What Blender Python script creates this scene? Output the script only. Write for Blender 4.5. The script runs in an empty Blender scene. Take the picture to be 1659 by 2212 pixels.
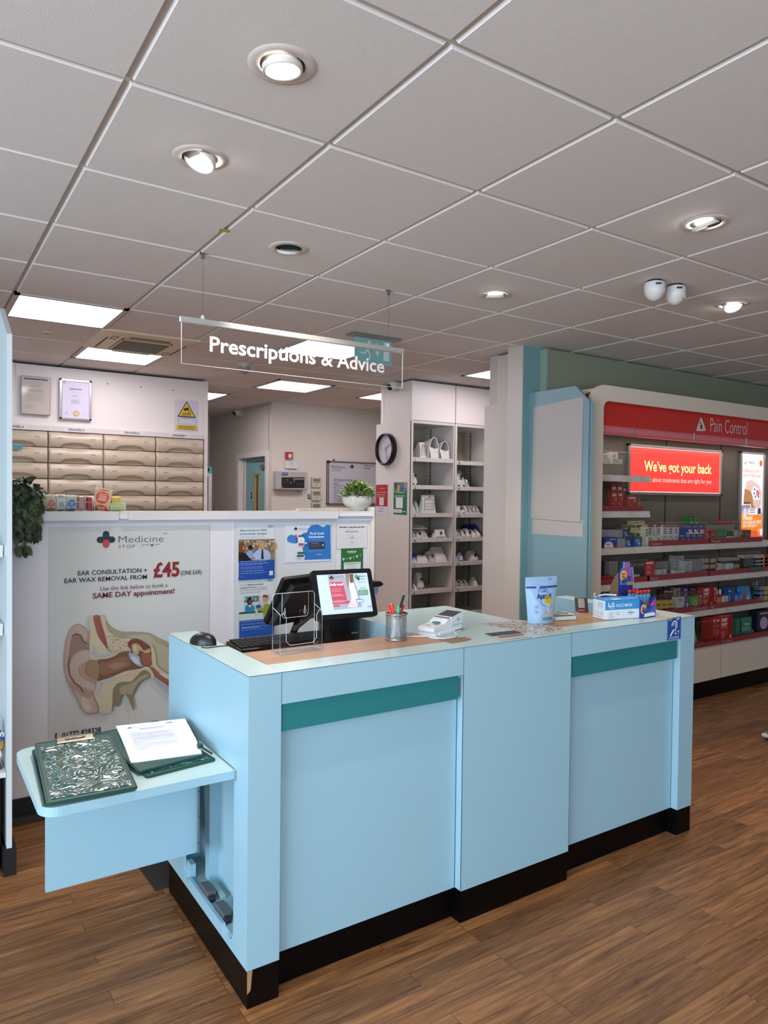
import bpy, bmesh, math, random
from mathutils import Vector, Matrix
R = math.radians
random.seed(7)
SC = bpy.context.scene
C = SC.collection
# ------------------------------------------------------------------ camera
CAM = (-0.48511, -1.97615, 1.537); YAW, PITCH, ROLL, F = 0.98745, -0.02089, 0.01114, 1560.349
fwd = Vector((math.cos(YAW)*math.cos(PITCH), math.sin(YAW)*math.cos(PITCH), math.sin(PITCH)))
rt = Vector((math.sin(YAW), -math.cos(YAW), 0)); up = rt.cross(fwd)
rt2 = rt*math.cos(ROLL)+up*math.sin(ROLL); up2 = -rt*math.sin(ROLL)+up*math.cos(ROLL)
cd = bpy.data.cameras.new('camera'); cam = bpy.data.objects.new('camera', cd); C.objects.link(cam)
cam.matrix_world = Matrix(((rt2.x, up2.x, -fwd.x, CAM[0]), (rt2.y, up2.y, -fwd.y, CAM[1]), (rt2.z, up2.z, -fwd.z, CAM[2]), (0, 0, 0, 1)))
cd.sensor_fit = 'HORIZONTAL'; cd.sensor_width = 36; cd.lens = 36*F/1659; cd.clip_start = .02
SC.camera = cam
def ray(u, v): return Vector(CAM), fwd+rt2*((u-829.5)/F)-up2*((v-1106)/F)
def onx(u, v, x): o, d = ray(u, v); return o+d*((x-o.x)/d.x)      # photogrammetry: photo point -> point on a known plane
def ony(u, v, y): o, d = ray(u, v); return o+d*((y-o.y)/d.y)
def onz(u, v, z): o, d = ray(u, v); return o+d*((z-o.z)/d.z)
# ------------------------------------------------------------------ world and light
SC.view_settings.view_transform = 'Standard'; SC.view_settings.look = 'None'
SC.view_settings.gamma = 1; SC.view_settings.use_curve_mapping = False
SC.view_settings.exposure = 0.66
SC.cycles.max_bounces = 8; SC.cycles.diffuse_bounces = 4; SC.cycles.transparent_max_bounces = 24
SC.cycles.sample_clamp_indirect = 4; SC.cycles.caustics_reflective = False; SC.cycles.caustics_refractive = False
SC.cycles.use_denoising = True
w = bpy.data.worlds.new('world'); SC.world = w; w.use_nodes = True
w.node_tree.nodes['Background'].inputs[0].default_value = (.62, .8, 1, 1)
w.node_tree.nodes['Background'].inputs[1].default_value = 1.0
Z = 2.618      # ceiling
H = 1.003      # counter top
def area(name, loc, size, rot, power, col):
    l = bpy.data.lights.new(name, 'AREA'); l.shape = 'RECTANGLE'; l.size, l.size_y = size
    l.energy = power; l.color = col
    o = bpy.data.objects.new(name, l); C.objects.link(o); o.location = loc; o.rotation_euler = rot
    return o
DAY = (.72, .87, 1)
area('daylight_side_window', (-3.85, -2.2, 1.45), (4.6, 2.1), (0, R(-90), 0), 185, DAY).rotation_euler = (R(90), 0, R(-90))
area('daylight_shop_front', (-1.2, -5.35, 1.45), (4.4, 2.1), (R(90), 0, 0), 75, DAY)
# ------------------------------------------------------------------ materials
def lin(c):
    c = c/255
    return c/12.92 if c <= .04045 else ((c+.055)/1.055)**2.4
def hx(s):
    if not isinstance(s, str): return tuple(s)
    s = s.lstrip('#'); return tuple(lin(int(s[i:i+2], 16)) for i in (0, 2, 4))
MC = {}
def M(col, rough=.5, metal=0, noise=0, nscale=60, bump=0, emit=0, coat=0, alpha=1, trans=0, ior=1.45, spec=None):
    key = (str(col), rough, metal, noise, nscale, bump, emit, coat, alpha, trans)
    if key in MC: return MC[key]
    m = bpy.data.materials.new('finish_%03d' % len(MC)); m.use_nodes = True; nt = m.node_tree
    b = nt.nodes['Principled BSDF']; c = hx(col)
    b.inputs['Base Color'].default_value = (*c, 1); b.inputs['Roughness'].default_value = rough
    b.inputs['Metallic'].default_value = metal; b.inputs['IOR'].default_value = ior
    if coat: b.inputs['Coat Weight'].default_value = coat; b.inputs['Coat Roughness'].default_value = .08
    if trans: b.inputs['Transmission Weight'].default_value = trans
    if spec is not None: b.inputs['Specular IOR Level'].default_value = spec
    b.inputs['Alpha'].default_value = alpha
    if emit: b.inputs['Emission Color'].default_value = (*c, 1); b.inputs['Emission Strength'].default_value = emit
    if noise or bump:
        tc = nt.nodes.new('ShaderNodeTexCoord'); n = nt.nodes.new('ShaderNodeTexNoise')
        n.inputs['Scale'].default_value = nscale; n.inputs['Detail'].default_value = 3
        nt.links.new(tc.outputs['Object'], n.inputs['Vector'])
        if noise:
            mx = nt.nodes.new('ShaderNodeMix'); mx.data_type = 'RGBA'
            mx.inputs[6].default_value = (*[max(0, k*(1-noise)) for k in c], 1); mx.inputs[7].default_value = (*[min(1, k*(1+noise)) for k in c], 1)
            nt.links.new(n.outputs[0], mx.inputs[0]); nt.links.new(mx.outputs[2], b.inputs['Base Color'])
        if bump:
            bp = nt.nodes.new('ShaderNodeBump'); bp.inputs['Strength'].default_value = bump; bp.inputs['Distance'].default_value = .002
            nt.links.new(n.outputs[0], bp.inputs['Height']); nt.links.new(bp.outputs[0], b.inputs['Normal'])
    MC[key] = m; return m
def ink(col, rough=.55): return M(col, rough)
def acrylic():
    if 'acr' in MC: return MC['acr']
    m = bpy.data.materials.new('clear_acrylic'); m.use_nodes = True; nt = m.node_tree; nt.nodes.clear()
    o = nt.nodes.new('ShaderNodeOutputMaterial'); t = nt.nodes.new('ShaderNodeBsdfTransparent'); g = nt.nodes.new('ShaderNodeBsdfGlossy')
    g.inputs['Roughness'].default_value = .05; t.inputs[0].default_value = (.975, .985, .985, 1)
    fr = nt.nodes.new('ShaderNodeFresnel'); fr.inputs[0].default_value = 1.4; mx = nt.nodes.new('ShaderNodeMixShader')
    ge = nt.nodes.new('ShaderNodeNewGeometry'); sb = nt.nodes.new('ShaderNodeMath'); sb.operation = 'SUBTRACT'; sb.inputs[0].default_value = 1; nt.links.new(ge.outputs['Backfacing'], sb.inputs[1])
    ml = nt.nodes.new('ShaderNodeMath'); ml.operation = 'MULTIPLY'; nt.links.new(fr.outputs[0], ml.inputs[0]); nt.links.new(sb.outputs[0], ml.inputs[1]); nt.links.new(ml.outputs[0], mx.inputs[0]); nt.links.new(t.outputs[0], mx.inputs[1]); nt.links.new(g.outputs[0], mx.inputs[2]); nt.links.new(mx.outputs[0], o.inputs[0])
    MC['acr'] = m; return m
def wood(col1, col2, scale=6, stretch=18, rough=.4, axis='X', rays=.5):
    key = ('wood', str(col1), str(col2), scale, axis)
    if key in MC: return MC[key]
    m = bpy.data.materials.new('wood_%d' % len(MC)); m.use_nodes = True; nt = m.node_tree; b = nt.nodes['Principled BSDF']
    tc = nt.nodes.new('ShaderNodeTexCoord'); mp = nt.nodes.new('ShaderNodeMapping')
    mp.inputs['Scale'].default_value = {'X': (1, stretch, stretch), 'Y': (stretch, 1, stretch), 'Z': (stretch, stretch, 1)}[axis]
    n = nt.nodes.new('ShaderNodeTexNoise'); n.inputs['Scale'].default_value = scale; n.inputs['Detail'].default_value = 6; n.inputs['Distortion'].default_value = .6
    cr = nt.nodes.new('ShaderNodeValToRGB'); cr.color_ramp.elements[0].position = .3; cr.color_ramp.elements[1].position = .7
    cr.color_ramp.elements[0].color = (*hx(col1), 1); cr.color_ramp.elements[1].color = (*hx(col2), 1)
    nt.links.new(tc.outputs['Object'], mp.inputs[0]); nt.links.new(mp.outputs[0], n.inputs['Vector']); nt.links.new(n.outputs[0], cr.inputs[0]); nt.links.new(cr.outputs[0], b.inputs['Base Color'])
    b.inputs['Roughness'].default_value = rough
    MC[key] = m; return m
# ------------------------------------------------------------------ objects
WL = {}
def tag(o, label, cat=None, group=None, kind=None):
    if label: o['label'] = label
    if cat: o['category'] = cat
    if group: o['group'] = group
    if kind: o['kind'] = kind
    return o
def thing(name, label, cat, loc=(0, 0, 0), rotz=0, group=None):
    o = bpy.data.objects.new(name, None); C.objects.link(o); o.empty_display_size = .05
    o.location = loc; o.rotation_euler = (0, 0, rotz); WL[o] = Vector(loc) if not rotz else None
    return tag(o, label, cat, group)
class MB:
    """collects shapes and links them as ONE mesh object"""
    def __init__(s): s.v = []; s.f = []; s.m = []; s.mats = []; s.T = None; s.smooth = set()
    def mi(s, m):
        if m not in s.mats: s.mats.append(m)
        return s.mats.index(m)
    def add(s, vs, fs, m, smooth=False):
        b = len(s.v)
        s.v += [(s.T @ Vector(p)) if s.T else Vector(p) for p in vs]
        for f in fs:
            if smooth: s.smooth.add(len(s.f))
            s.f.append([i+b for i in f]); s.m.append(s.mi(m))
        return s
    def box(s, x0, x1, y0, y1, z0, z1, m, bv=0):
        if x1 < x0: x0, x1 = x1, x0
        if y1 < y0: y0, y1 = y1, y0
        if z1 < z0: z0, z1 = z1, z0
        if bv:
            bm = bmesh.new(); bmesh.ops.create_cube(bm, size=1)
            for q in bm.verts: q.co = Vector(((x0+x1)/2+q.co.x*(x1-x0), (y0+y1)/2+q.co.y*(y1-y0), (z0+z1)/2+q.co.z*(z1-z0)))
            bmesh.ops.bevel(bm, geom=bm.edges[:], offset=min(bv, .45*min(x1-x0, y1-y0, z1-z0)), segments=2, affect='EDGES', profile=.5)
            bm.verts.index_update()
            s.add([q.co.copy() for q in bm.verts], [[q.index for q in f.verts] for f in bm.faces], m); bm.free(); return s
        vs = [(x, y, z) for z in (z0, z1) for y in (y0, y1) for x in (x0, x1)]
        return s.add(vs, [(0, 2, 3, 1), (4, 5, 7, 6), (0, 1, 5, 4), (2, 6, 7, 3), (0, 4, 6, 2), (1, 3, 7, 5)], m)
    def prism(s, pts, axis, a, b, m, smooth=False):
        """pts 2D outline extruded along axis from a to b; plane coords (y,z)/(x,z)/(x,y)"""
        def P(p, t): return {'x': (t, p[0], p[1]), 'y': (p[0], t, p[1]), 'z': (p[0], p[1], t)}[axis]
        n = len(pts); vs = [P(p, a) for p in pts]+[P(p, b) for p in pts]
        s.add(vs, [tuple(range(n)), tuple(range(2*n-1, n-1, -1))], m)
        return s.add(vs, [(i, (i+1) % n, (i+1) % n+n, i+n) for i in range(n)], m, smooth)
    def lathe(s, prof, c, m, n=32, axis='z', smooth=True, cap=True):
        vs = []; fs = []
        for r, h in prof:
            for k in range(n):
                a = 2*math.pi*k/n; x, y = r*math.cos(a), r*math.sin(a)
                vs.append({'z': (c[0]+x, c[1]+y, c[2]+h), 'x': (c[0]+h, c[1]+x, c[2]+y), 'y': (c[0]+x, c[1]+h, c[2]+y)}[axis])
        for j in range(len(prof)-1):
            for k in range(n): fs.append((j*n+k, j*n+(k+1) % n, (j+1)*n+(k+1) % n, (j+1)*n+k))
        s.add(vs, fs, m, smooth)
        if cap:
            if prof[0][0] > 1e-5: s.add(vs[:n], [tuple(range(n))], m)
            if prof[-1][0] > 1e-5: s.add(vs[-n:], [tuple(range(n-1, -1, -1))], m)
        return s
    def tube(s, pts, r, m, n=8):
        pts = [Vector(p) for p in pts]; vs = []; fs = []
        for i, p in enumerate(pts):
            d = (pts[min(i+1, len(pts)-1)]-pts[max(i-1, 0)]).normalized()
            a = d.cross(Vector((0, 0, 1))); a = d.cross(Vector((1, 0, 0))) if a.length < 1e-3 else a
            a.normalize(); b = d.cross(a); rr = r[i] if isinstance(r, (list, tuple)) else r
            for k in range(n): t = 2*math.pi*k/n; vs.append(p+a*math.cos(t)*rr+b*math.sin(t)*rr)
        for i in range(len(pts)-1):
            for k in range(n): fs.append((i*n+k, i*n+(k+1) % n, (i+1)*n+(k+1) % n, (i+1)*n+k))
        s.add(vs, fs, m, True); s.add(vs, [tuple(range(n)), tuple(range(len(vs)-1, len(vs)-n-1, -1))], m)
        return s
    def build(s, name, parent=None, label=None, cat=None, group=None, kind=None, origin=None):
        if origin is None:
            if parent is not None: origin = WL.get(parent) or Vector((0, 0, 0))
            else:
                xs = [p[0] for p in s.v]; ys = [p[1] for p in s.v]; zs = [p[2] for p in s.v]
                origin = Vector(((min(xs)+max(xs))/2, (min(ys)+max(ys))/2, min(zs)))
        origin = Vector(origin)
        me = bpy.data.meshes.new(name); me.from_pydata([tuple(Vector(p)-origin) for p in s.v], [], s.f)
        for m in s.mats: me.materials.append(m)
        me.polygons.foreach_set('material_index', s.m)
        if s.smooth: me.polygons.foreach_set('use_smooth', [i in s.smooth for i in range(len(s.f))])
        me.update()
        o = bpy.data.objects.new(name, me); C.objects.link(o)
        if parent is not None: o.parent = parent; WL[o] = WL.get(parent)
        else: o.location = origin; WL[o] = origin
        return tag(o, label, cat, group, kind)
def box(name, x0, x1, y0, y1, z0, z1, m, parent=None, bv=0, **k): return MB().box(x0, x1, y0, y1, z0, z1, m, bv).build(name, parent, **k)
def struct(name, mb): return mb.build(name, kind='structure')
def dup(root, loc, label=None, rotz=None, group=None, name=None):
    r = root.copy(); C.objects.link(r); r.location = loc
    if rotz is not None: r.rotation_euler = (0, 0, rotz)
    if label: r['label'] = label
    if group: r['group'] = group
    for ch in list(root.children):
        c = ch.copy(); C.objects.link(c); c.parent = r
        for g in list(ch.children): d = g.copy(); C.objects.link(d); d.parent = c
    return r
# ------------------------------------------------------------------ printed artwork on flat faces
TX = {}
def textgeo(t, bold, spacing=1):
    k = (t, bold, spacing)
    if k not in TX:
        cu = bpy.data.curves.new('t', 'FONT'); cu.body = t; cu.size = 1; cu.resolution_u = 3; cu.offset = bold; cu.space_character = spacing
        ob = bpy.data.objects.new('t', cu); me = bpy.data.meshes.new_from_object(ob)
        vs = [(q.co.x, q.co.y) for q in me.vertices]; fs = [tuple(p.vertices) for p in me.polygons]
        bpy.data.objects.remove(ob); bpy.data.meshes.remove(me); bpy.data.curves.remove(cu); TX[k] = (vs, fs)
    return TX[k]
CAPH = max(p[1] for p in textgeo('H', 0)[0])
class Art:
    def __init__(s, mb, o, ux, uy, step=.0004):
        s.mb = mb; s.o = Vector(o); s.ux = Vector(ux).normalized(); s.uy = Vector(uy).normalized(); s.n = s.ux.cross(s.uy); s.step = step; s.k = 1
    def px(s, u, v):
        o, d = ray(u, v); t = (s.o-o).dot(s.n)/d.dot(s.n); p = o+d*t-s.o; return p.dot(s.ux), p.dot(s.uy)
    def P(s, a, b, l): return s.o+s.ux*a+s.uy*b+s.n*(l*s.step)
    def L(s): s.k += 1; return s.k
    def poly(s, pts, col, l=None):
        l = s.L() if l is None else l
        m = col if not isinstance(col, str) else ink(col)
        s.mb.add([s.P(a, b, l) for a, b in pts], [tuple(range(len(pts)))], m); return s
    def rect(s, a0, b0, a1, b1, col, l=None): return s.poly([(a0, b0), (a1, b0), (a1, b1), (a0, b1)] if (a1-a0)*(b1-b0) > 0 else [(a0, b1), (a1, b1), (a1, b0), (a0, b0)], col, l)
    def ell(s, a, b, ra, rb, col, l=None, n=20, t0=0, t1=360): return s.poly([(a+ra*math.cos(R(t0+(t1-t0)*k/n)), b+rb*math.sin(R(t0+(t1-t0)*k/n))) for k in range(n if t1-t0 == 360 else n+1)], col, l)
    def ring(s, a, b, r, w, col, l=None, n=24):
        l = s.L() if l is None else l
        for k in range(n):
            t, q = 2*math.pi*k/n, 2*math.pi*(k+1)/n
            s.poly([(a+(r-w)*math.cos(t), b+(r-w)*math.sin(t)), (a+r*math.cos(t), b+r*math.sin(t)), (a+r*math.cos(q), b+r*math.sin(q)), (a+(r-w)*math.cos(q), b+(r-w)*math.sin(q))], col, l)
    def line(s, pts, w, col, l=None):
        l = s.L() if l is None else l
        for (x0, y0), (x1, y1) in zip(pts, pts[1:]):
            d = Vector((x1-x0, y1-y0)); n = Vector((-d.y, d.x)).normalized()*w/2 if d.length > 0 else Vector((0, 0))
            s.poly([(x0-n.x, y0-n.y), (x1-n.x, y1-n.y), (x1+n.x, y1+n.y), (x0+n.x, y0+n.y)], col, l)
        return s
    def text(s, t, a, b, h, col, bold=0, w=None, align='L', l=None, ang=0, spacing=1):
        """h = cap height in metres, w = total width"""
        vs, fs = textgeo(t, bold, spacing)
        if not vs: return s
        x0 = min(p[0] for p in vs); x1 = max(p[0] for p in vs); sy = h/CAPH; sx = (w/(x1-x0)) if w else sy
        W = (x1-x0)*sx; off = {'L': 0, 'C': -W/2, 'R': -W}[align]; l = s.L() if l is None else l
        ca, sa = math.cos(ang), math.sin(ang); m = col if not isinstance(col, str) else ink(col)
        def q(p): X = (p[0]-x0)*sx+off; Y = p[1]*sy; return s.P(a+X*ca-Y*sa, b+X*sa+Y*ca, l)
        s.mb.add([q(p) for p in vs], fs, m); return s
    # pixel based versions (photo coordinates of the printed thing)
    def prect(s, u0, v0, u1, v1, col, l=None): a = s.px(u0, v0); b = s.px(u1, v1); return s.rect(a[0], b[1], b[0], a[1], col, l)
    def ppoly(s, pts, col, l=None): return s.poly([s.px(*p) for p in pts], col, l)
    def pline(s, pts, w, col, l=None): return s.line([s.px(*p) for p in pts], w, col, l)
    def ptext(s, t, u0, v0, u1, cap, col, bold=0, l=None, spacing=1):
        a = s.px(u0, v0); c = s.px(u0, v0-cap); e = s.px(u1, v0); return s.text(t, a[0], a[1], c[1]-a[1], col, bold, e[0]-a[0], 'L', l, 0, spacing)
    def pell(s, u, v, ru, rv, col, l=None, n=20, **k): a = s.px(u, v); b = s.px(u+ru, v); c = s.px(u, v-rv); return s.ell(a[0], a[1], b[0]-a[0], c[1]-a[1], col, l, n, **k)
    def greek(s, a, b, w, rows, dh, col, th=None, ragged=.25):
        """rows of unreadably small print"""
        rnd = random.Random(int(a*1e4)+rows); l = s.L()
        for i in range(rows):
            x = a; end = a+w*(1-ragged*rnd.random())
            while x < end:
                q = min(end, x+w*rnd.uniform(.06, .16)); s.rect(x, b-i*dh, q, b-i*dh-(th or dh*.45), col, l); x = q+w*.025
        return s
    def pgreek(s, u0, v0, u1, v1, rows, col, **k):
        a = s.px(u0, v0); b = s.px(u1, v1); return s.greek(a[0], a[1], b[0]-a[0], rows, (a[1]-b[1])/rows, col, **k)
def artY(mb, y, step=.0004): return Art(mb, (0, y, 0), (1, 0, 0), (0, 0, 1), step)      # face towards -y
def artX(mb, x, step=.0004): return Art(mb, (x, 0, 0), (0, -1, 0), (0, 0, 1), step)     # face towards -x
def artZ(mb, z, step=.0004): return Art(mb, (0, 0, z), (1, 0, 0), (0, 1, 0), step)      # face up
def rpoly(x0, y0, x1, y1, r, n=6, corners=(1, 1, 1, 1)):
    out = []
    for (cx, cy, a0), on in zip(((x1-r, y1-r, 0), (x0+r, y1-r, 90), (x0+r, y0+r, 180), (x1-r, y0+r, 270)), corners):
        if on: out += [(cx+r*math.cos(R(a0+90*k/n)), cy+r*math.sin(R(a0+90*k/n))) for k in range(n+1)]
        else: out.append({0: (x1, y1), 90: (x0, y1), 180: (x0, y0), 270: (x1, y0)}[a0])
    return out
def cross_logo(A, a, b, r, navy='#262b3c', red='#c2474f'):
    """four-lobed cross with a red drop as its lower lobe"""
    l = A.L()
    A.poly(rpoly(a-r, b-r*.36, a+r, b+r*.36, r*.36), navy, l); l2 = A.L()
    A.poly(rpoly(a-r*.36, b-r*.5, a+r*.36, b+r, r*.36), navy, l2)
    A.poly([(a+r*.4*math.sin(R(t))*(1-.0*t), b-r*.42-r*.5*math.cos(R(t))*(1 if abs(t) < 90 else .9)) for t in range(-180, 180, 20)][::-1], red)
# ================================================================== STRUCTURE
def floor_mat():
    m = bpy.data.materials.new('oak_plank_floor'); m.use_nodes = True; nt = m.node_tree; b = nt.nodes['Principled BSDF']; L = nt.links.new
    tc = nt.nodes.new('ShaderNodeTexCoord'); br = nt.nodes.new('ShaderNodeTexBrick')
    br.inputs['Scale'].default_value = 1; br.inputs['Brick Width'].default_value = .83; br.inputs['Row Height'].default_value = .0715
    br.inputs['Mortar Size'].default_value = .0008; br.inputs['Mortar Smooth'].default_value = .1; br.offset = .37; br.offset_frequency = 3
    br.inputs['Color1'].default_value = (.0, .0, .0, 1); br.inputs['Color2'].default_value = (1, 1, 1, 1); br.inputs['Mortar'].default_value = (.5, .5, .5, 1)
    L(tc.outputs['Object'], br.inputs[0])
    mp = nt.nodes.new('ShaderNodeMapping'); mp.inputs['Scale'].default_value = (1.9, 26, 1); L(tc.outputs['Object'], mp.inputs[0])
    ad = nt.nodes.new('ShaderNodeVectorMath'); ad.operation = 'MULTIPLY_ADD'; ad.inputs[1].default_value = (7, 13, 5); L(br.outputs['Color'], ad.inputs[0]); L(mp.outputs[0], ad.inputs[2])
    n = nt.nodes.new('ShaderNodeTexNoise'); n.inputs['Scale'].default_value = 1.5; n.inputs['Detail'].default_value = 11; n.inputs['Roughness'].default_value = .68; n.inputs['Distortion'].default_value = .9; L(ad.outputs[0], n.inputs['Vector'])
    cr = nt.nodes.new('ShaderNodeValToRGB'); e = cr.color_ramp.elements; e[0].position = .28; e[0].color = (*hx('#4a3020'), 1); e[1].position = .78; e[1].color = (*hx('#b88656'), 1)
    q = cr.color_ramp.elements.new(.5); q.color = (*hx('#8a5d38'), 1); L(n.outputs[0], cr.inputs[0])
    tn = nt.nodes.new('ShaderNodeMix'); tn.data_type = 'RGBA'; tn.blend_type = 'MULTIPLY'; tn.inputs[0].default_value = 1
    r2 = nt.nodes.new('ShaderNodeMapRange'); r2.inputs[3].default_value = .74; r2.inputs[4].default_value = 1.13; L(br.outputs['Color'], r2.inputs[0]); L(cr.outputs[0], tn.inputs[6]); L(r2.outputs[0], tn.inputs[7])
    mx = nt.nodes.new('ShaderNodeMix'); mx.data_type = 'RGBA'; L(br.outputs['Fac'], mx.inputs[0]); L(tn.outputs[2], mx.inputs[6]); mx.inputs[7].default_value = (*hx('#33211a'), 1); L(mx.outputs[2], b.inputs['Base Color'])
    b.inputs['Roughness'].default_value = .42; b.inputs['Specular IOR Level'].default_value = .4
    bp = nt.nodes.new('ShaderNodeBump'); bp.inputs['Strength'].default_value = .25; bp.inputs['Distance'].default_value = .002; L(n.outputs[0], bp.inputs['Height']); L(bp.outputs[0], b.inputs['Normal'])
    return m
struct('floor', MB().box(-4, 8, -5.5, 9, -.05, 0, floor_mat()))
WHITE = M('#d0c8c0', .55, noise=.02, nscale=8)
PANELW = M('#dcd6d4', .4, noise=.015, nscale=5)
TILE = M('#e0dbd8', .9, noise=.02, nscale=240, bump=.3)
GRID = M('#bdb6b1', .5)  # white bars darkened, shade of their gaps put into the colour
# suspended ceiling: tegular tiles hanging a little under the white bars
LIGHTS = [(0, 4), (1, 6), (4, 7), (3, 9), (3, 4), (6, 7), (6, 4)]; ACT = (1, 5)
mb = MB(); mb.box(-4.2, 8.2, -5.7, 9.2, Z+.0085, Z+.05, GRID)
for i in range(-7, 14):
    for j in range(-9, 15):
        if (i, j) in LIGHTS or (i, j) == ACT: continue
        x0, y0, x1, y1 = i*.6, j*.6, i*.6+.6, j*.6+.6
        if x1 < -4 or x0 > 8: continue
        a, c = .0075, .0125
        vs = [(x0+a, y0+a, Z+.009), (x1-a, y0+a, Z+.009), (x1-a, y1-a, Z+.009), (x0+a, y1-a, Z+.009), (x0+c, y0+c, Z), (x1-c, y0+c, Z), (x1-c, y1-c, Z), (x0+c, y1-c, Z)]
        mb.add(vs, [(4, 7, 6, 5), (0, 4, 5, 1), (1, 5, 6, 2), (2, 6, 7, 3), (3, 7, 4, 0)], TILE)
struct('ceiling', mb)
# shell of the shop; shop windows to the left and behind the viewpoint
def windowwall(name, axis, pos, a0, a1, wins, t=.12):
    mb = MB()
    def b(p0, p1, z0, z1):
        if p1-p0 < 1e-4 or z1-z0 < 1e-4: return
        if axis == 'y': mb.box(p0, p1, pos-t, pos, z0, z1, WHITE)
        else: mb.box(pos-t, pos, p0, p1, z0, z1, WHITE)
    x = a0
    for w0, w1, z0, z1 in wins: b(x, w0, 0, Z+.05); b(w0, w1, 0, z0); b(w0, w1, z1, Z+.05); x = w1
    b(x, a1, 0, Z+.05); struct(name, mb)
windowwall('wall_front', 'y', -5.5, -4.12, 8.12, [(-3.4, 1.0, .35, 2.45)])
windowwall('wall_left', 'x', -4, -5.62, 9, [(-4.6, .1, .35, 2.45)])
FR = M('#5b6266', .4, .3)
n = 0
for ax, pos, w in (('y', -5.56, (-3.4, 1.0)), ('x', -4.06, (-4.6, .1))):
    n += 1; mb = MB(); k = 3
    for q in range(k+1):
        c = w[0]+(w[1]-w[0])*q/k; c = min(max(c, w[0]+.03), w[1]-.03)
        if ax == 'y': mb.box(c-.03, c+.03, pos-.03, pos+.03, .35, 2.45, FR)
        else: mb.box(pos-.03, pos+.03, c-.03, c+.03, .35, 2.45, FR)
    for z in (.38, 2.42):
        if ax == 'y': mb.box(w[0], w[1], pos-.03, pos+.03, z-.03, z+.03, FR)
        else: mb.box(pos-.03, pos+.03, w[0], w[1], z-.03, z+.03, FR)
    struct('window_%d' % n, mb)
struct('wall_right', MB().box(8, 8.12, -5.5, 9, 0, Z+.05, WHITE))
struct('wall_back', MB().box(-4, 3.03, 9, 9.12, 0, Z+.05, WHITE))
# wall over the drawer units, its end post, the far rooms
mb = MB(); mb.box(-4, 1.835, 4.62, 4.68, 2.10, 2.596, PANELW); mb.box(-4, 1.835, 4.86, 4.95, 0, Z+.01, WHITE); mb.box(1.835, 1.872, 4.615, 4.95, 0, 2.60, PANELW)
mb.box(-.2, .245, 4.606, 4.62, 2.10, 2.596, PANELW)
for u, v in ((232, 829), (304, 836), (374, 843)): p = ony(u, v, 4.62); mb.lathe([(.006, 0), (.004, .003)], (p.x, 4.616, p.z), M('#5a5350'), 8, 'y')
struct('wall_drawers', mb)
struct('wall_alcove', MB().box(3.03, 3.09, 5.72, 5.809, 0, Z+.01, WHITE).box(3.03, 3.09, 6.757, 7.8, 0, Z+.01, WHITE).box(3.03, 3.09, 5.8, 6.76, 2.064, Z+.01, WHITE).box(3.09, 8, 5.72, 5.80, 0, Z+.01, WHITE))
struct('wall_far', MB().box(-4, 3.1, 7.8, 7.9, 0, Z+.01, WHITE))
# far teal door in its frame (plane x = 3.03)
mb = MB(); mb.box(3.012, 3.075, 5.809, 5.87, 0, 2.064, PANELW); mb.box(3.012, 3.075, 6.69, 6.757, 0, 2.064, PANELW); mb.box(3.012, 3.075, 5.87, 6.69, 2.0, 2.064, PANELW)
mb.box(3.075, 3.2, 6.62, 6.70, 0, 2.0, PANELW); mb.box(3.075, 3.2, 5.86, 5.872, 0, 2.0, PANELW); mb.box(3.075, 3.2, 5.86, 6.7, 1.99, 2.01, PANELW)
TEALD = M('#86b9b8', .45)
mb2 = MB(); mb2.box(3.09, 3.13, 5.872, 6.20, .01, 1.985, TEALD); mb2.box(3.09, 3.13, 6.345, 6.62, .01, 1.985, TEALD); mb2.box(3.09, 3.13, 6.20, 6.345, 1.80, 1.985, TEALD); mb2.box(3.09, 3.13, 6.2, 6.345, .01, 1.0, TEALD)
OAK = wood('#b39663', '#c9ae7d', 5, 14, axis='Z')
mb3 = MB()
for y0, y1, z0, z1 in ((6.20, 6.215, 1.0, 1.8), (6.33, 6.345, 1.0, 1.8), (6.2, 6.345, 1.785, 1.80)): mb3.box(3.082, 3.135, y0-.001, y1+.001, z0, z1+.001, OAK)
door = mb.build('door_1', kind='structure'); mb2.build('door_leaf', door); mb3.build('vision_frame', door)
box('vision_glass', 3.108, 3.112, 6.215, 6.33, 1.0, 1.785, M('#4a4a40', .1, spec=.6), door)
cl = MB(); cl.box(3.055, 3.09, 5.93, 6.12, 1.86, 1.91, M('#8b8f90', .35, .5), .006); cl.tube([(3.07, 5.96, 1.91), (3.06, 6.05, 1.96), (3.07, 6.3, 1.975)], .007, M('#a5a8a8', .3, .8)); cl.box(3.06, 3.09, 6.1, 6.34, 1.96, 1.985, M('#c5c8c8', .3, .6)); cl.build('door_closer', door)
sg = MB(); A = artX(sg, 3.0895); A.rect(-6.50, 1.475, -6.38, 1.60, '#c9ccd6'); A.ell(-6.44, 1.537, .036, .055, '#233a86'); A.greek(-6.475, 1.552, .07, 2, .018, '#c9ccd6'); sg.build('fire_door_disc', door)
sg = MB(); A = artX(sg, 3.0895); A.rect(-6.03, 1.60, -5.89, 1.66, '#d9b7a0'); A.text('WAY', -6.02, 1.615, .03, '#3a2a2a', .02, .055); A.text('OUT', -5.955, 1.615, .03, '#3a2a2a', .02, .05)
A.rect(-6.03, 1.38, -5.89, 1.58, '#dcdcdf'); A.rect(-6.025, 1.38, -5.895, 1.448, '#a8262c'); A.ring(-5.96, 1.512, .048, .009, '#b0262c'); A.line([(-5.99, 1.548), (-5.93, 1.478)], .009, '#b0262c'); A.greek(-6.01, 1.44, .1, 3, .019, '#e3d3d0'); sg.build('no_smoking_sign', door)
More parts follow.
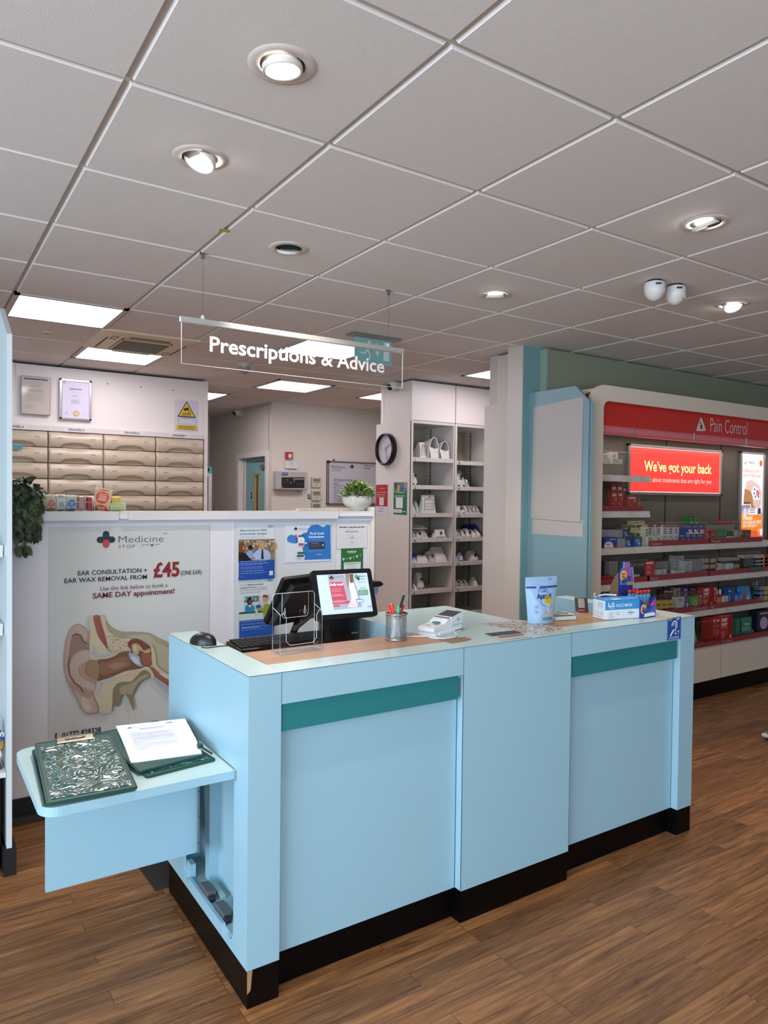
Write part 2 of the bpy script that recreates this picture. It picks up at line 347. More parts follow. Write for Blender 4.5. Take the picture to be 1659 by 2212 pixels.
# tall sides to the right: white partition, full-height corner post, green bulkhead
G1 = M('#a9a29b', .5, noise=.02, nscale=5)
PG = M('#b5ada6', .45)
struct('trim_1', MB().box(3.2, 3.235, 1.93, 2.227, 0, 2.238, PG).box(3.215, 3.3, 1.93, 2.105, 2.238, 2.60, PG).box(3.225, 3.3, 2.105, 2.20, 2.238, 2.612, G1))
TEALP = M('#6f9698', .5, noise=.02, nscale=6)
mb = MB(); mb.box(3.136, 3.40, 1.757, 1.91, 0, Z, M('#b8b0a8', .45)); mb.box(3.139, 3.40, 1.752, 1.757, 0, Z, TEALP); struct('trim_2', mb)
GREEN = M('#858a76', .5, noise=.02, nscale=4)
mb = MB(); mb.box(3.318, 8, 1.69, 1.80, 0, 2.60, GREEN); mb.box(3.300, 3.318, 1.687, 1.75, 0, 2.60, M('#86998c', .5)); struct('wall_bulkhead', mb)
# half-height partition behind the counter
HALF = M('#e6dfe2', .42, noise=.02, nscale=4)
mb = MB(); mb.box(-1.6, 1.86, 1.731, 1.80, 0, 1.418, HALF)
struct('wall_half', mb)
struct('trim_4', MB().box(1.862, 1.886, 1.718, 1.82, 0, 1.475, M('#ddd6c8', .5)))
mb = MB(); mb.box(-1.6, 1.868, 1.70, 1.86, 1.438, 1.450, PANELW)
mb.box(-1.6, .378, 1.690, 1.70, 1.408, 1.452, PANELW); mb.box(.425, 1.615, 1.690, 1.70, 1.408, 1.452, PANELW); mb.box(.378, .425, 1.70, 1.712, 1.415, 1.438, HALF); mb.box(1.615, 1.868, 1.70, 1.715, 1.42, 1.438, HALF)
mb.box(-1.6, 1.868, 1.712, 1.729, 1.395, 1.418, M('#c3c4d2', .4)); struct('trim_3', mb)
mb = MB(); mb.box(-1.6, 1.86, 1.717, 1.729, 0, .118, M('#100f10', .35)); mb.box(-1.6, 1.86, 1.695, 1.729, 0, .035, M('#3b3029', .4)); struct('baseboard_half', mb)
# ================================================================== CEILING FIXTURES
PAN = M('#fff4f8', .5, emit=9.5)
def ceiling_panel(i, j, lab):
    t = thing('ceiling_light_panel', lab, 'ceiling light', (i*.6+.3, j*.6+.3, Z), group='square light panels set in the ceiling')
    fr = MB()
    for a, b, c, d in ((0, .6, 0, .028), (0, .6, .572, .6), (0, .028, 0, .6), (.572, .6, 0, .6)): fr.box(i*.6+a, i*.6+b, j*.6+c, j*.6+d, Z-.006, Z+.012, GRID)
    fr.build('frame', t)
    box('diffuser', i*.6+.028, i*.6+.572, j*.6+.028, j*.6+.572, Z-.001, Z+.006, PAN, t)
for (i, j), lab in zip(LIGHTS, ['large white square light panel at the far left, beside the air conditioner', 'square light panel just behind the air conditioning cassette', 'square light panel seen under the middle of the hanging sign', 'square light panel half hidden by the end of the drawer wall', 'square light panel seen through the hanging sign lettering', 'square light panel seen beside the clock partition', 'square light panel cut off by the white partition on the right']): ceiling_panel(i, j, lab)
BEZ = M('#d3c9c1', .45); BEZ2 = M('#d9d2ca', .4); LED = M('#fffaf2', .5, emit=26)
def downlight(x, y, tilt, az, lab, lit=1):
    t = thing('downlight', lab, 'downlight', (x, y, Z), group='round recessed spotlights in the ceiling')
    b = MB(); b.lathe([(.056, .012), (.056, -.001), (.06, -.006), (.082, -.004), (.087, 0)], (x, y, Z), BEZ, 40, cap=False); b.build('bezel', t)
    b = MB(); b.lathe([(.057, -.0022), (0, -.0024)], (x, y, Z), M('#1b1918', .6), 32, cap=False); b.build('recess', t)  # flat dark disc, shade of the uncut hollow put into its colour
    T = Matrix.Translation((x, y, Z-.010)) @ Matrix.Rotation(az, 4, 'Z') @ Matrix.Rotation(tilt, 4, 'Y')
    b = MB(); b.T = T; b.lathe([(.051, .006), (.051, -.006), (.048, -.009), (.041, -.004), (.038, .003)], (0, 0, 0), BEZ2, 32, cap=False); b.build('gimbal', t)
    b = MB(); b.T = T; b.lathe([(.0385, .002), (.0385, .0)], (0, 0, 0), LED if lit else M('#d9d7d0', .2), 28); b.build('lens', t)
    l = bpy.data.lights.new('lamp', 'SPOT'); l.energy = (20 if x > 2.11 and y < .5 or x > 3 else 34) if lit else 26; l.color = (1, .88, .75); l.spot_size = R(95); l.spot_blend = .7; l.shadow_soft_size = .04
    o = bpy.data.objects.new('lamp_beam', l); C.objects.link(o); o.parent = t; d = T.to_3x3() @ Vector((0, 0, -1)); o.rotation_euler = d.to_track_quat('-Z', 'Y').to_euler(); o.location = d*.03
downlight(.303, -.297, R(6), R(200), 'largest recessed spotlight, nearest in the ceiling, lit and facing down')
downlight(.300, .307, R(24), R(20), 'lit recessed spotlight tilted sideways, second nearest on the left')
downlight(.907, .911, R(30), R(245), 'dim recessed spotlight turned away, above the hanging sign', 0)
downlight(2.122, .925, R(14), R(230), 'lit recessed spotlight between hanging sign and white camera domes')
downlight(2.111, -.292, R(22), R(165), 'lit recessed spotlight at the upper right, tilted and nearest on the right')
downlight(3.306, .309, R(30), R(60), 'half lit recessed spotlight at the far right beside the camera domes')
# air conditioning cassette
t = thing('air_conditioning_cassette', 'beige square ceiling air conditioning cassette with a dark slatted grille', 'air conditioner', (.9, 3.3, Z))
AC = M('#d6c8ac', .45); x0, x1, y0, y1 = .575, 1.235, 2.985, 3.65
b = MB(); o = .07; zz = Z-.028
b.prism([(x0, y0), (x1, y0), (x1, y1), (x0, y1)], 'z', Z-.012, Z+.005, AC)
vs = [(x0, y0, Z-.012), (x1, y0, Z-.012), (x1, y1, Z-.012), (x0, y1, Z-.012), (x0+o, y0+o, zz), (x1-o, y0+o, zz), (x1-o, y1-o, zz), (x0+o, y1-o, zz)]
b.add(vs, [(0, 4, 5, 1), (1, 5, 6, 2), (2, 6, 7, 3), (3, 7, 4, 0), (4, 7, 6, 5)], AC); b.build('fascia', t)
b = MB(); gx0, gx1, gy0, gy1 = .735, 1.075, 3.11, 3.52
b.box(gx0, gx1, gy0, gy1, zz-.003, zz+.003, M('#1c1714', .8))
for k in range(25): y = gy0+.006+k*(gy1-gy0-.012)/24; b.box(gx0, gx1, y-.0018, y+.0018, zz-.0042, zz-.0025, M('#9a8d7b', .5))
for q in (gx0, gx1-.008): b.box(q, q+.008, gy0, gy1, zz-.008, zz, AC)
for q in (gy0, gy1-.008): b.box(gx0, gx1, q, q+.008, zz-.008, zz, AC)
b.build('grille', t)
DK = M('#3a3027', .6)
for q in ((.77, 1.04, y0+.062, y0+.067), (.77, 1.04, y1-.067, y1-.062), (x0+.062, x0+.067, 3.12, 3.5), (x1-.067, x1-.062, 3.12, 3.5)): box('air_flap', *q, zz-.004, zz+.006, DK, t)
for xx in (x0+.085, x1-.125):
    b = MB(); yy = 3.06 if xx < .9 else 3.42
    for q in ((xx, xx+.04, yy, yy+.003), (xx, xx+.04, yy+.1, yy+.103), (xx, xx+.003, yy, yy+.1), (xx+.037, xx+.04, yy, yy+.1)): b.box(*q, zz-.002, zz+.001, DK)
    b.build('corner_cover', t)
b = MB(); b.lathe([(.028, 0), (.026, -.006), (.015, -.01), (0, -.011)], (.30, 3.34, Z), M('#c9c2ba', .5), 24); b.lathe([(.012, -.009), (.01, -.013), (0, -.014)], (.30, 3.34, Z), M('#6a625b', .5), 16); b.build('ceiling_sensor', label='small round sensor disc in the ceiling beside the large left light panel', cat='sensor')
b = MB(); b.lathe([(.06, 0), (.06, -.02), (.052, -.03)], (1.82, 3.62, Z), M('#b8b0a8', .4), 28); b.lathe([(.05, -.028), (.048, -.05), (.035, -.075), (.015, -.088), (0, -.09)], (1.82, 3.62, Z), M('#8c8684', .12), 28); b.build('camera_dome', label='small smoked dome camera on the ceiling seen through the hanging sign', cat='camera')
b = MB(); b.T = Matrix.Translation((.597, .869, Z-.0015)) @ Matrix.Rotation(R(-12), 4, 'Z'); b.box(-.02, .02, -.014, .014, -.0008, .0008, M('#b99a2e', .5)); b.build('tape_scrap', label='small scrap of yellow tape stuck to the ceiling grid', cat='tape')
# hanging sign
t = thing('hanging_sign', 'clear acrylic hanging sign with white lettering Prescriptions & Advice', 'sign', (1.12, 1.2, Z))
ALU = M('#d9d9d6', .25, .6); STEEL = M('#9a9a98', .3, .9)
b = MB(); b.box(.521, 1.724, 1.19, 1.21, 2.300, 2.326, ALU, .003); b.build('rail', t)
b = MB(); b.box(.528, 1.718, 1.1975, 1.2025, 2.118, 2.302, acrylic())
ed = M('#e9eeee', .3)
for q in ((.527, .5285, 2.118, 2.302), (1.7175, 1.719, 2.118, 2.302), (.527, 1.719, 2.117, 2.1186)): b.box(q[0], q[1], 1.1972, 1.2028, q[2], q[3], ed)
b.build('acrylic_panel', t)
b = MB(); A = artY(b, 1.1968, 0); p0 = A.px(453, 758); p1 = A.px(830, 808); A.text('Prescriptions & Advice', p0[0], 2.187, .066, M('#ece6e4', .6), .018, p1[0]-p0[0]); b.build('lettering', t)
for x in (.623, 1.624):
    b = MB(); b.tube([(x, 1.2, 2.345), (x+.002, 1.2, 2.45), (x, 1.2, Z-.03)], .0011, STEEL, 6); b.build('hanging_wire', t)
    b = MB(); b.box(x-.008, x+.008, 1.196, 1.204, Z-.024, Z+.002, STEEL, .001); b.box(x-.012, x+.012, 1.19, 1.21, Z-.002, Z+.006, STEEL); b.build('ceiling_clip', t)
    b = MB(); b.prism([(x-.008, 2.322), (x+.008, 2.322), (x+.007, 2.338), (x+.003, 2.344), (x-.003, 2.344), (x-.007, 2.338)], 'y', 1.197, 1.203, M('#eeeae6', .4)); b.build('eyelet', t)
# exit sign
t = thing('exit_sign', 'pale green running man exit sign on a clear plate under the ceiling', 'exit sign', (2.13, 2.15, Z))
b = MB(); b.box(1.95, 2.335, 2.10, 2.20, Z-.012, Z+.002, M('#8f8d89', .35, .6), .003); b.build('mount', t)
b = MB(); b.box(1.975, 2.295, 2.147, 2.153, 2.42, 2.606, acrylic()); b.build('plate', t)
b = MB(); A = artY(b, 2.1465); g = '#7fb0ad'; wt = '#cdd9d8'; x0, z0 = 1.985, 2.435
A.rect(x0, z0, 2.288, 2.598, g)
A.ell(2.10, 2.572, .012, .012, wt); A.line([(2.098, 2.555), (2.088, 2.515)], .02, wt); A.line([(2.09, 2.55), (2.06, 2.545), (2.045, 2.525)], .009, wt); A.line([(2.1, 2.55), (2.122, 2.53), (2.135, 2.54)], .009, wt)
A.line([(2.09, 2.518), (2.108, 2.49), (2.10, 2.455)], .011, wt); A.line([(2.087, 2.518), (2.065, 2.495), (2.03, 2.498)], .011, wt)
A.line([(2.165, 2.575), (2.165, 2.51)], .009, wt); A.poly([(2.145, 2.515), (2.165, 2.485), (2.185, 2.515)], wt); A.rect(2.215, 2.46, 2.262, 2.585, wt)
b.build('pictogram', t)
# twin white sensor domes on the ceiling
def white_dome(x, y, lab, tiltaz):
    t = thing('security_camera', lab, 'camera', (x, y, Z))
    b = MB(); b.lathe([(.036, 0), (.038, -.006), (.036, -.01)], (x, y, Z), M('#141414', .5), 28); b.build('base_ring', t)
    b = MB(); b.lathe([(.045, -.010), (.05, -.018), (.05, -.05), (.044, -.07), (.03, -.088), (.014, -.098), (0, -.10)], (x, y, Z), M('#d9d5d2', .35), 32)
    A = Art(b, (x-.049*.55-.002, y-.049*.84-.002, Z-.026), (.84, -.55, 0), (0, 0, 1)); A.rect(-.014, -.005, .014, .004, '#2a2a2c'); b.build('housing', t)
    b = MB(); b.tube([(x+.04*math.cos(a/12*3.14-2.6), y+.042*math.sin(a/12*3.14-2.6), Z-.062-.012*math.sin(a/12*3.14)) for a in range(13)], .0012, M('#8e8a87', .5), 5); b.build('seam', t)
white_dome(2.597, .29, 'larger of the two white ceiling camera domes, on the left', 0)
white_dome(2.742, .275, 'smaller of the two white ceiling camera domes, on the right', 1)
# ================================================================== SERVICE COUNTER
LAM = M('#99bfcf', .38, noise=.012, nscale=3); LAM_LIT = M('#b4cfd2', .25, noise=.01, nscale=3); STR = M('#2b7a7e', .3); EDGE = M('#3c5258', .5); BLK = M('#040304', .4, spec=.2)  # top laminate is the same one paled, ceiling light put into its colour
OAKTOP = wood('#9b7453', '#b98e69', 5, 22, .4)
XA, XB, XC, XD, XE, XF = .355, .4616, 1.176, 1.734, 2.452, 2.558; YF, YB = .012, .790; PH = .118
t = thing('service_counter', 'pale blue pharmacy service counter with teal stripes and a black plinth', 'counter', (1.456, .4, 0))
# left end panel with the cut-out recess of the folding flap
b = MB(); z0, z1 = PH, H-.0012
b.box(XA+.012, XB-.0006, YF, YB, .70, z1, LAM); b.box(XA+.095, XB-.0006, YF, YB, z0, .70, LAM); b.box(XA+.012, XA+.095, YF, .06, z0, .70, LAM); b.box(XA+.012, XA+.095, .70, YB, z0, .70, LAM); b.box(XA+.012, XA+.095, .06, .70, z0, .150, M('#9db3b5', .6))
hole = [(.655, .695), (.62, .30), (.612, .22), (.60, .165), (.575, .145), (.555, .148), (.55, .132), (.548, .160), (.215, .160), (.205, .140), (.195, .131), (.184, .128), (.178, .150), (.170, .148), (.155, .145), (.135, .152), (.123, .17), (.120, .21), (.120, .695)]
outer = [(YB, z1), (YB, z0), (YF, z0), (YF, z1)]
# face built as strips around the hole
def xface(pts, x0, x1): b.prism(pts, 'x', x0, x1, LAM)
xface([(YF, .695), (YB, .695), (YB, z1), (YF, z1)], XA, XA+.012)
xface([(YF, z0), (.120, z0), (.120, .695), (YF, .695)], XA, XA+.012)
xface([(.655, .695), (.62, .30), (.612, .22), (.60, .165), (.60, z0), (YB, z0), (YB, .695)], XA, XA+.012)
low = [(.60, z0), (.60, .165), (.575, .145), (.555, .148), (.55, .132), (.548, .160), (.215, .160), (.205, .140), (.195, .131), (.184, .128), (.178, .150), (.170, .148), (.155, .145), (.135, .152), (.123, .17), (.120, .21), (.12, z0)]
xface(low, XA, XA+.012)
b.box(XA+.012, XA+.03, .555, .60, .150, .20, LAM); b.box(XA+.06, XA+.095, .50, .54, .15, .70, LAM)
b.build('end_panel', t)
b = MB()
for y in (.425, .28): b.box(XA+.014, XA+.046, y-.038, y+.042, .150, .176, M('#5b5c60', .45), .003); b.box(XA+.015, XA+.035, y-.06, y-.038, .150, .166, M('#2a2a2c', .5), .002); b.box(XA+.054, XA+.07, y-.06, y+.04, .150, .163, M('#a9bdb9', .5))
b.build('flap_latch', t)
box('end_top', XA-.0004, XB-.0012, YF-.0004, YB, H-.0012, H, LAM_LIT, t)
def frontmod(x0, x1, post):
    b = MB(); b.box(x0+.0008, x1-.0008, YF, YF+.018, .9035, H-.0012, LAM); b.box(x0, x1, YF+.018, YF+.106, .89, H-.0012, LAM); b.build('rail', t)
    box('accent_stripe', x0, x1-.018, YF+.006, YF+.03, .818, .9035, STR, t)
    b = MB(); b.box(x0, x1-.0005, YF+.034, YF+.06, PH, .82, LAM); b.box(x1-.003, x1-.0006, YF+.0335, YF+.034, PH, .82, EDGE); b.build('front_panel', t)
    box('plinth', x0, x1, YF+.055, YF+.09, 0, PH, BLK, t)
    b = MB(); b.box(x0-.0004, x1-.0006, YF-.0004, YF+.106, H-.0012, H, LAM_LIT); b.build('rail_top', t)
    b = MB(); b.box(x0-.0005, x1, YF+.106, .317, H-.02, H, OAKTOP); b.box(x0, x1, YF+.106, .317, .94, H-.02, LAM); b.build('worktop', t)
frontmod(XB, XC, 0); frontmod(XD, XE, 1)
# middle module, deeper than the others
b = MB(); b.box(XC+.0006, XD-.0006, YF, .82, PH, H-.0012, LAM); b.build('middle_unit', t)
box('middle_top', XC, XD-.0006, YF-.0004, .822, H-.0012, H, LAM_LIT, t)
b = MB(); b.box(XE+.0006, XF, YF, YB, PH, H-.0012, LAM); b.build('right_panel', t); box('right_top', XE, XF+.0004, YF-.0004, YB, H-.0012, H, LAM_LIT, t)
b = MB(); b.box(XA+.004, XB-.0006, YF+.004, YB-.004, 0, PH, M('#0a0605', .4, spec=.2))
b.prism([(XA+.0035, .118), (XA+.020, .118), (XA+.014, .055), (XA+.0035, .046)], 'y', YF+.0025, YF+.004, M('#a5835e', .8)); b.build('plinth', t)
box('plinth', XC+.001, XD-.001, YF+.004, .81, 0, PH, BLK, t); box('plinth', XE+.001, XF-.001, YF+.004, YB-.004, 0, PH, BLK, t)
b = MB()
for x0_, x1_ in ((XA, XB), (XB, XC), (XC, XD), (XD, XE), (XE, XF)): b.box(x0_-.0003, x1_+.0003, YF-.0007, YF+.002, H-.0026, H-.0013, EDGE)
b.box(XA-.0007, XA+.002, YF, YB, H-.0026, H-.0013, EDGE)
for x_ in (XB, XC, XD, XE): b.box(x_-.0007, x_+.0007, YF-.0005, YF+.002, .905 if x_ in (XB, XE) else PH, H-.0013, EDGE)
b.box(XB-.0008, XB+.0008, YF+.106, .49, H-.001, H+.0003, EDGE); b.build('edge_line', t)
# lower desk behind the ledge
b = MB(); b.box(XB, XC, .317, .985, .872, .90, OAKTOP); b.build('desk', t)
b = MB(); b.box(XB, XC, .96, .985, .75, .872, LAM); b.box(XC-.02, XC, .33, .98, 0, .872, LAM); b.build('desk_support', t)
# folding flap and the board that carries it
zf = .691; b = MB()
pts = rpoly(-.192, .112, XA-.001, .662, .055, 8, (0, 1, 1, 0)); b.prism(pts, 'z', zf-.026, zf-.0008, LAM); b.prism(pts, 'z', zf-.0008, zf, LAM_LIT); b.build('flap_shelf', t)
b = MB(); b.box(-.128, XA-.003, .452, .470, .293, zf-.026, LAM); b.build('flap_support', t)
b = MB(); b.box(XA-.003, XA+.003, .440, .452, .295, .66, M('#8f9a9c', .35, .7))
for z in (.33, .42, .51, .60): b.lathe([(.003, 0), (.002, -.002)], (XA, .440, z), M('#4f5658', .4, .6), 8, 'y')
b.build('hinge', t)
b = MB(); b.box(XA-.003, XA+.003, .1, .66, zf-.03, zf+.002, M('#7f9094', .45)); b.build('hinge_rail', t)
A_ = MB(); A = artY(A_, YF-.0005); A.prect(1442, 1335, 1469.5, 1379, '#1f4ea0'); a0, b0 = A.px(1442, 1335); a1, b1 = A.px(1469.5, 1379); w_, h_ = a1-a0, b0-b1
def q(x, y): return a0+x*w_, b1+y*h_
A.rect(*q(0, .93), *q(.36, 1), '#d8b23a'); A.greek(*q(.4, .985), w_*.55, 1, .006, '#cfd9ee'); A.greek(*q(.05, .90), w_*.3, 1, .006, '#cfd9ee')
A.line([q(.30, .62), q(.34, .74), q(.47, .82), q(.62, .80), q(.70, .70), q(.68, .58), q(.60, .48), q(.56, .36)], .006, '#e8edf5'); A.line([q(.40, .62), q(.44, .70), q(.54, .72), q(.60, .64), q(.56, .55)], .004, '#e8edf5')
A.line([q(.18, .18), q(.46, .46)], .009, '#e8edf5'); A.line([q(.5, .3), q(.62, .27), q(.58, .2)], .005, '#e8edf5'); A.line([q(.62, .88), q(.84, .92)], .005, '#e8edf5')
A.text('T', *q(.70, .21), .016, '#e8edf5', .02); A.greek(*q(.06, .14), w_*.88, 2, .006, '#cfd9ee')
A_.build('hearing_loop_sticker', label='blue hearing loop sticker with ear symbol and letter T on the counter front', cat='sticker')
# ================================================================== THINGS ON THE COUNTER
# computer mouse on the left end top, its cable running over to the desk
BK = M('#141416', .35); BK2 = M('#0a0a0b', .5); BKG = M('#101012', .15)
t = thing('computer_mouse', 'black wired computer mouse on the left end of the counter', 'computer mouse', (.398, .53, H))
T = Matrix.Translation((.398, .53, H)) @ Matrix.Rotation(R(28), 4, 'Z')
b = MB(); b.T = T; n1, n2 = 20, 10; vs = []; fs = []
for j in range(n2+1):
    f = j/n2*math.pi/2
    for k in range(n1):
        a = 2*math.pi*k/n1; x = .032*math.cos(a)*(1+.10*math.cos(2*a)); y = .058*math.sin(a)
        s_ = math.cos(f); hz = .038*math.sin(f)*(1-.18*(y/.058)*s_); vs.append((x*s_**.7, y*s_**.75, .002+hz))
for j in range(n2):
    for k in range(n1): fs.append((j*n1+k, j*n1+(k+1) % n1, (j+1)*n1+(k+1) % n1, (j+1)*n1+k))
b.add(vs, fs, BK, True); b.lathe([(.02, -.002+.002), (.03, .002)], (0, 0, 0), BK2, 20); b.build('body', t)
b = MB(); b.T = T; b.lathe([(.0085, -.003), (.0095, 0), (.0085, .003)], (0, -.028, .028), M('#4a4b4e', .3), 20, 'x'); b.build('scroll_wheel', t)
b = MB(); b.T = T; b.tube([(0, -.05, .022), (0, -.035, .033), (0, -.008, .041), (0, .015, .0415)], .0011, M('#3a3b3e', .3), 5); b.build('button_seam', t)
b = MB(); b.tube([(.376, .478, H+.008), (.37, .462, H+.003), (.385, .448, H+.002), (.43, .455, H+.002), (.463, .447, H+.0025), (.50, .44, H-.004), (.54, .45, .95), (.575, .50, .905), (.60, .56, .903), (.64, .62, .903)], .0017, BK2, 7); b.build('cable', t)
# keyboard on the lower desk
t = thing('keyboard', 'black computer keyboard on the lower wooden desk behind the leaflet holder', 'keyboard', (.86, .82, .90))
T = Matrix.Translation((.86, .84, .901)); b = MB(); b.T = T
b.prism([(-.075, 0), (.075, 0), (.075, .020), (.06, .022), (-.065, .012), (-.075, .009)], 'x', -.225, .225, BK); b.build('case', t)
for r in range(6):
    b = MB(); b.T = T
    for k in range(20):
        if r == 0 and 4 < k < 11: continue
        x = -.215+k*.0215; y = -.058+r*.0225; z = .0125+(y+.065)*.08; b.box(x+.001, x+.0195, y, y+.0185, z, z+.006, M('#1c1c1f', .5), .0015)
    if r == 0: b.box(-.215+5*.0215, -.215+11*.0215-.003, -.058, -.0395, .0125, .019, M('#1c1c1f', .5), .0015)
    b.build('key_row', t)
# customer-facing display on a thick column
t = thing('till_display', 'black till display facing the shop, lit with an NHS advert, on a thick column', 'monitor', (1.03, .63, .90))
dlean = R(20); S0 = Vector((1.035, .585, 1.035)); T = Matrix.Translation(S0) @ Matrix.Rotation(R(-4), 4, 'Z') @ Matrix.Rotation(-dlean, 4, 'X')
wd, hd = .272, .195
b = MB(); b.T = T; b.prism(rpoly(-wd/2-.004, 0, wd/2+.004, hd+.012, .012), 'y', 0, .028, BK); b.build('screen_housing', t)
n_ = T.to_3x3() @ Vector((0, -1, 0)); O = T @ Vector((0, -.0006, 0)); ux = T.to_3x3() @ Vector((1, 0, 0)); uy = T.to_3x3() @ Vector((0, 0, 1))
b = MB(); A = Art(b, O, ux, uy)
E_ = lambda c, e=.55: M(c, .3, emit=e)
sx0, sx1, sy0, sy1 = -.118, .118, .020, .187
A.rect(sx0, sy0, sx1, sy1, E_('#a9b9dc'))
def sp(x, y): return sx0+x*(sx1-sx0), sy0+y*(sy1-sy0)
A.poly([sp(.21, .99), sp(.70, .99), sp(.80, .13), sp(.24, .10)], E_('#9b9aa6', .4)); A.poly([sp(.22, .80), sp(.49, .80), sp(.52, .33), sp(.23, .33)], E_('#b34a5c', .4)); A.poly([sp(.23, .31), sp(.57, .31), sp(.57, .24), sp(.23, .24)], E_('#b34a5c', .4)); A.rect(*sp(.24, .18), *sp(.36, .22), E_('#b34a5c', .4))
A.text('Stuffy nose?', *sp(.23, .71), .010, E_('#e8dde2', .6), .02, (sx1-sx0)*.26); A.greek(*sp(.245, .64), .055, 3, .006, '#d7a7b1'); A.greek(*sp(.245, .49), .055, 2, .006, '#e0c4ca'); A.greek(*sp(.245, .295), .07, 1, .006, '#e0c4ca')
A.poly([sp(.54, .99), sp(.68, .99), sp(.66, .76), sp(.72, .55), sp(.74, .32), sp(.70, .12), sp(.50, .14), sp(.60, .35), sp(.60, .6), sp(.56, .7)], E_('#c8bcc0', .4)); A.poly([sp(.55, .99), sp(.63, .99), sp(.60, .76), sp(.57, .60), sp(.55, .72)], E_('#8e7568', .35)); A.poly([sp(.63, .98), sp(.71, .98), sp(.69, .8), sp(.66, .72), sp(.62, .78)], E_('#6b574f', .3)); A.poly([sp(.62, .74), sp(.69, .76), sp(.73, .4), sp(.70, .2), sp(.62, .3)], E_('#d9d3d8', .4))
A.rect(*sp(.68, .24), *sp(.82, .33), E_('#3b63a8', .5)); A.text('NHS', *sp(.69, .25), .010, E_('#eef2fa', .6), .03); A.text('NHS', *sp(.90, .10), .007, E_('#4966a8', .3), .02)
A.rect(*sp(.75, .42), *sp(.94, .56), E_('#5a8f6c', .35)); A.greek(*sp(.77, .54), .035, 3, .006, '#c6dccb'); A.greek(*sp(.80, .61), .03, 1, .005, '#3c4660'); A.ell(*sp(.755, .90), .008, .010, E_('#4f8c3e', .4)); A.ell(*sp(.79, .85), .006, .008, E_('#39502f', .3)); A.text('Medicom', *sp(.80, .89), .0065, E_('#45536e', .3), .02)
A.greek(*sp(.79, .84), .032, 1, .004, '#54628a'); A.greek(*sp(.79, .76), .034, 1, .004, '#54628a')
cross_logo(A, sp(.26, .92)[0], sp(.26, .90)[1], .010); A.text('Medicine', *sp(.33, .89), .008, E_('#7d8090', .3))
b.build('screen', t)
b = MB(); pr = rpoly(-.085, -.055, .085, .055, .04, 8); b.T = Matrix.Translation((1.035, .66, 0)) @ Matrix.Rotation(R(-4), 4, 'Z')
b.prism(pr, 'z', .915, 1.06, BKG, True); b.prism(rpoly(-.10, -.075, .10, .09, .04, 8), 'z', .9005, .915, BK); b.box(.03, .06, -.0565, -.055, .965, .97, M('#6e7074', .3)); b.build('column', t)
b = MB(); b.tube([(1.12, .70, .925), (1.135, .68, .91), (1.14, .72, .906)], .006, BK2); b.build('cable_plug', t)
# staff monitor seen from behind
t = thing('monitor', 'black flat monitor seen from behind, leaning back behind the leaflet holder', 'monitor', (.95, .85, .90))
T = Matrix.Translation((.955, .90, 1.03)) @ Matrix.Rotation(R(22), 4, 'Z') @ Matrix.Rotation(R(28), 4, 'X')
b = MB(); b.T = T; b.prism(rpoly(-.165, -.055, .17, .175, .012), 'y', .006, .024, BK)
b.prism([(-.155, -.045), (.16, -.045), (.12, .15), (-.115, .15)], 'y', -.022, .006, M('#19191b', .4)); b.build('housing', t)
b = MB(); b.T = T; b.lathe([(.012, -.0225), (.012, -.0235), (.010, -.0238)], (.0, 0, .01), M('#8c8e92', .25, .7), 24, 'y'); b.lathe([(.0095, -.0236), (.0095, -.0242)], (0, 0, .01), BK, 20, 'y')
for x, z in ((-.06, .10), (.05, .11), (.0, .08), (.09, .12)): b.lathe([(.004, -.0222), (.003, -.023)], (x, 0, z), BK2, 10, 'y')
b.build('badge', t)
b = MB(); b.tube([(.96, .90, 1.0), (.97, .93, .96), (.96, .95, .912)], .016, BK); b.prism(rpoly(.86, .925, 1.06, .982, .02), 'z', .9005, .910, BK); b.build('stand', t)
b = MB(); b.tube([(.845, .70, .992), (.93, .78, 1.0), (1.02, .86, 1.022)], [.012, .009, .012], M('#2a2a2c', .35)); b.build('swivel_arm', t)
# empty clear leaflet holder on the ledge
t = thing('leaflet_holder', 'empty clear acrylic leaflet holder standing on the wooden ledge', 'leaflet holder', (.64, .24, H))
T = Matrix.Translation((.635, .235, H)) @ Matrix.Rotation(R(4), 4, 'Z'); AC_ = acrylic(); EDC = M('#cfd6d8', .2, alpha=.75)
def clear(name, f, edges):
    b = MB(); b.T = T; f(b); b.build(name, t)
    if edges: b = MB(); b.T = T; [b.tube(e, .0011, EDC, 5) for e in edges]; b.build('bright_edge', t)
lb = .20
clear('back_plate', lambda b: b.prism([(-.083, .012), (.083, .012), (.083, .19), (.075, lb), (-.075, lb), (-.083, .19)], 'y', .040, .0425, AC_), [[(-.083, .041, .012), (-.083, .041, .19), (-.075, .041, lb), (.075, .041, lb), (.083, .041, .19), (.083, .041, .012)]])
clear('pocket_front', lambda b: (b.box(-.083, .083, -.012, -.0095, .004, .03, AC_), b.box(-.083, -.06, -.012, -.0095, .03, .13, AC_), b.box(.06, .083, -.012, -.0095, .03, .13, AC_)), [[(-.083, -.011, .004), (-.083, -.011, .135), (-.07, -.011, .14), (-.06, -.011, .125), (-.06, -.011, .045), (-.045, -.011, .03), (.045, -.011, .03), (.06, -.011, .045), (.06, -.011, .125), (.07, -.011, .14), (.083, -.011, .135), (.083, -.011, .004), (-.083, -.011, .004)]])
clear('pocket_side', lambda b: b.box(-.0845, -.082, -.012, .042, .004, .135, AC_), [[(-.083, -.011, .135), (-.083, .041, .155)]])
clear('pocket_side', lambda b: b.box(.082, .0845, -.012, .042, .004, .135, AC_), [[(.083, -.011, .135), (.083, .041, .155)], [(.083, -.011, .004), (.083, .041, .004)]])
clear('base_plate', lambda b: b.box(-.083, .083, -.012, .05, 0, .0035, M('#c9d0d2', .15, alpha=.45)), None)
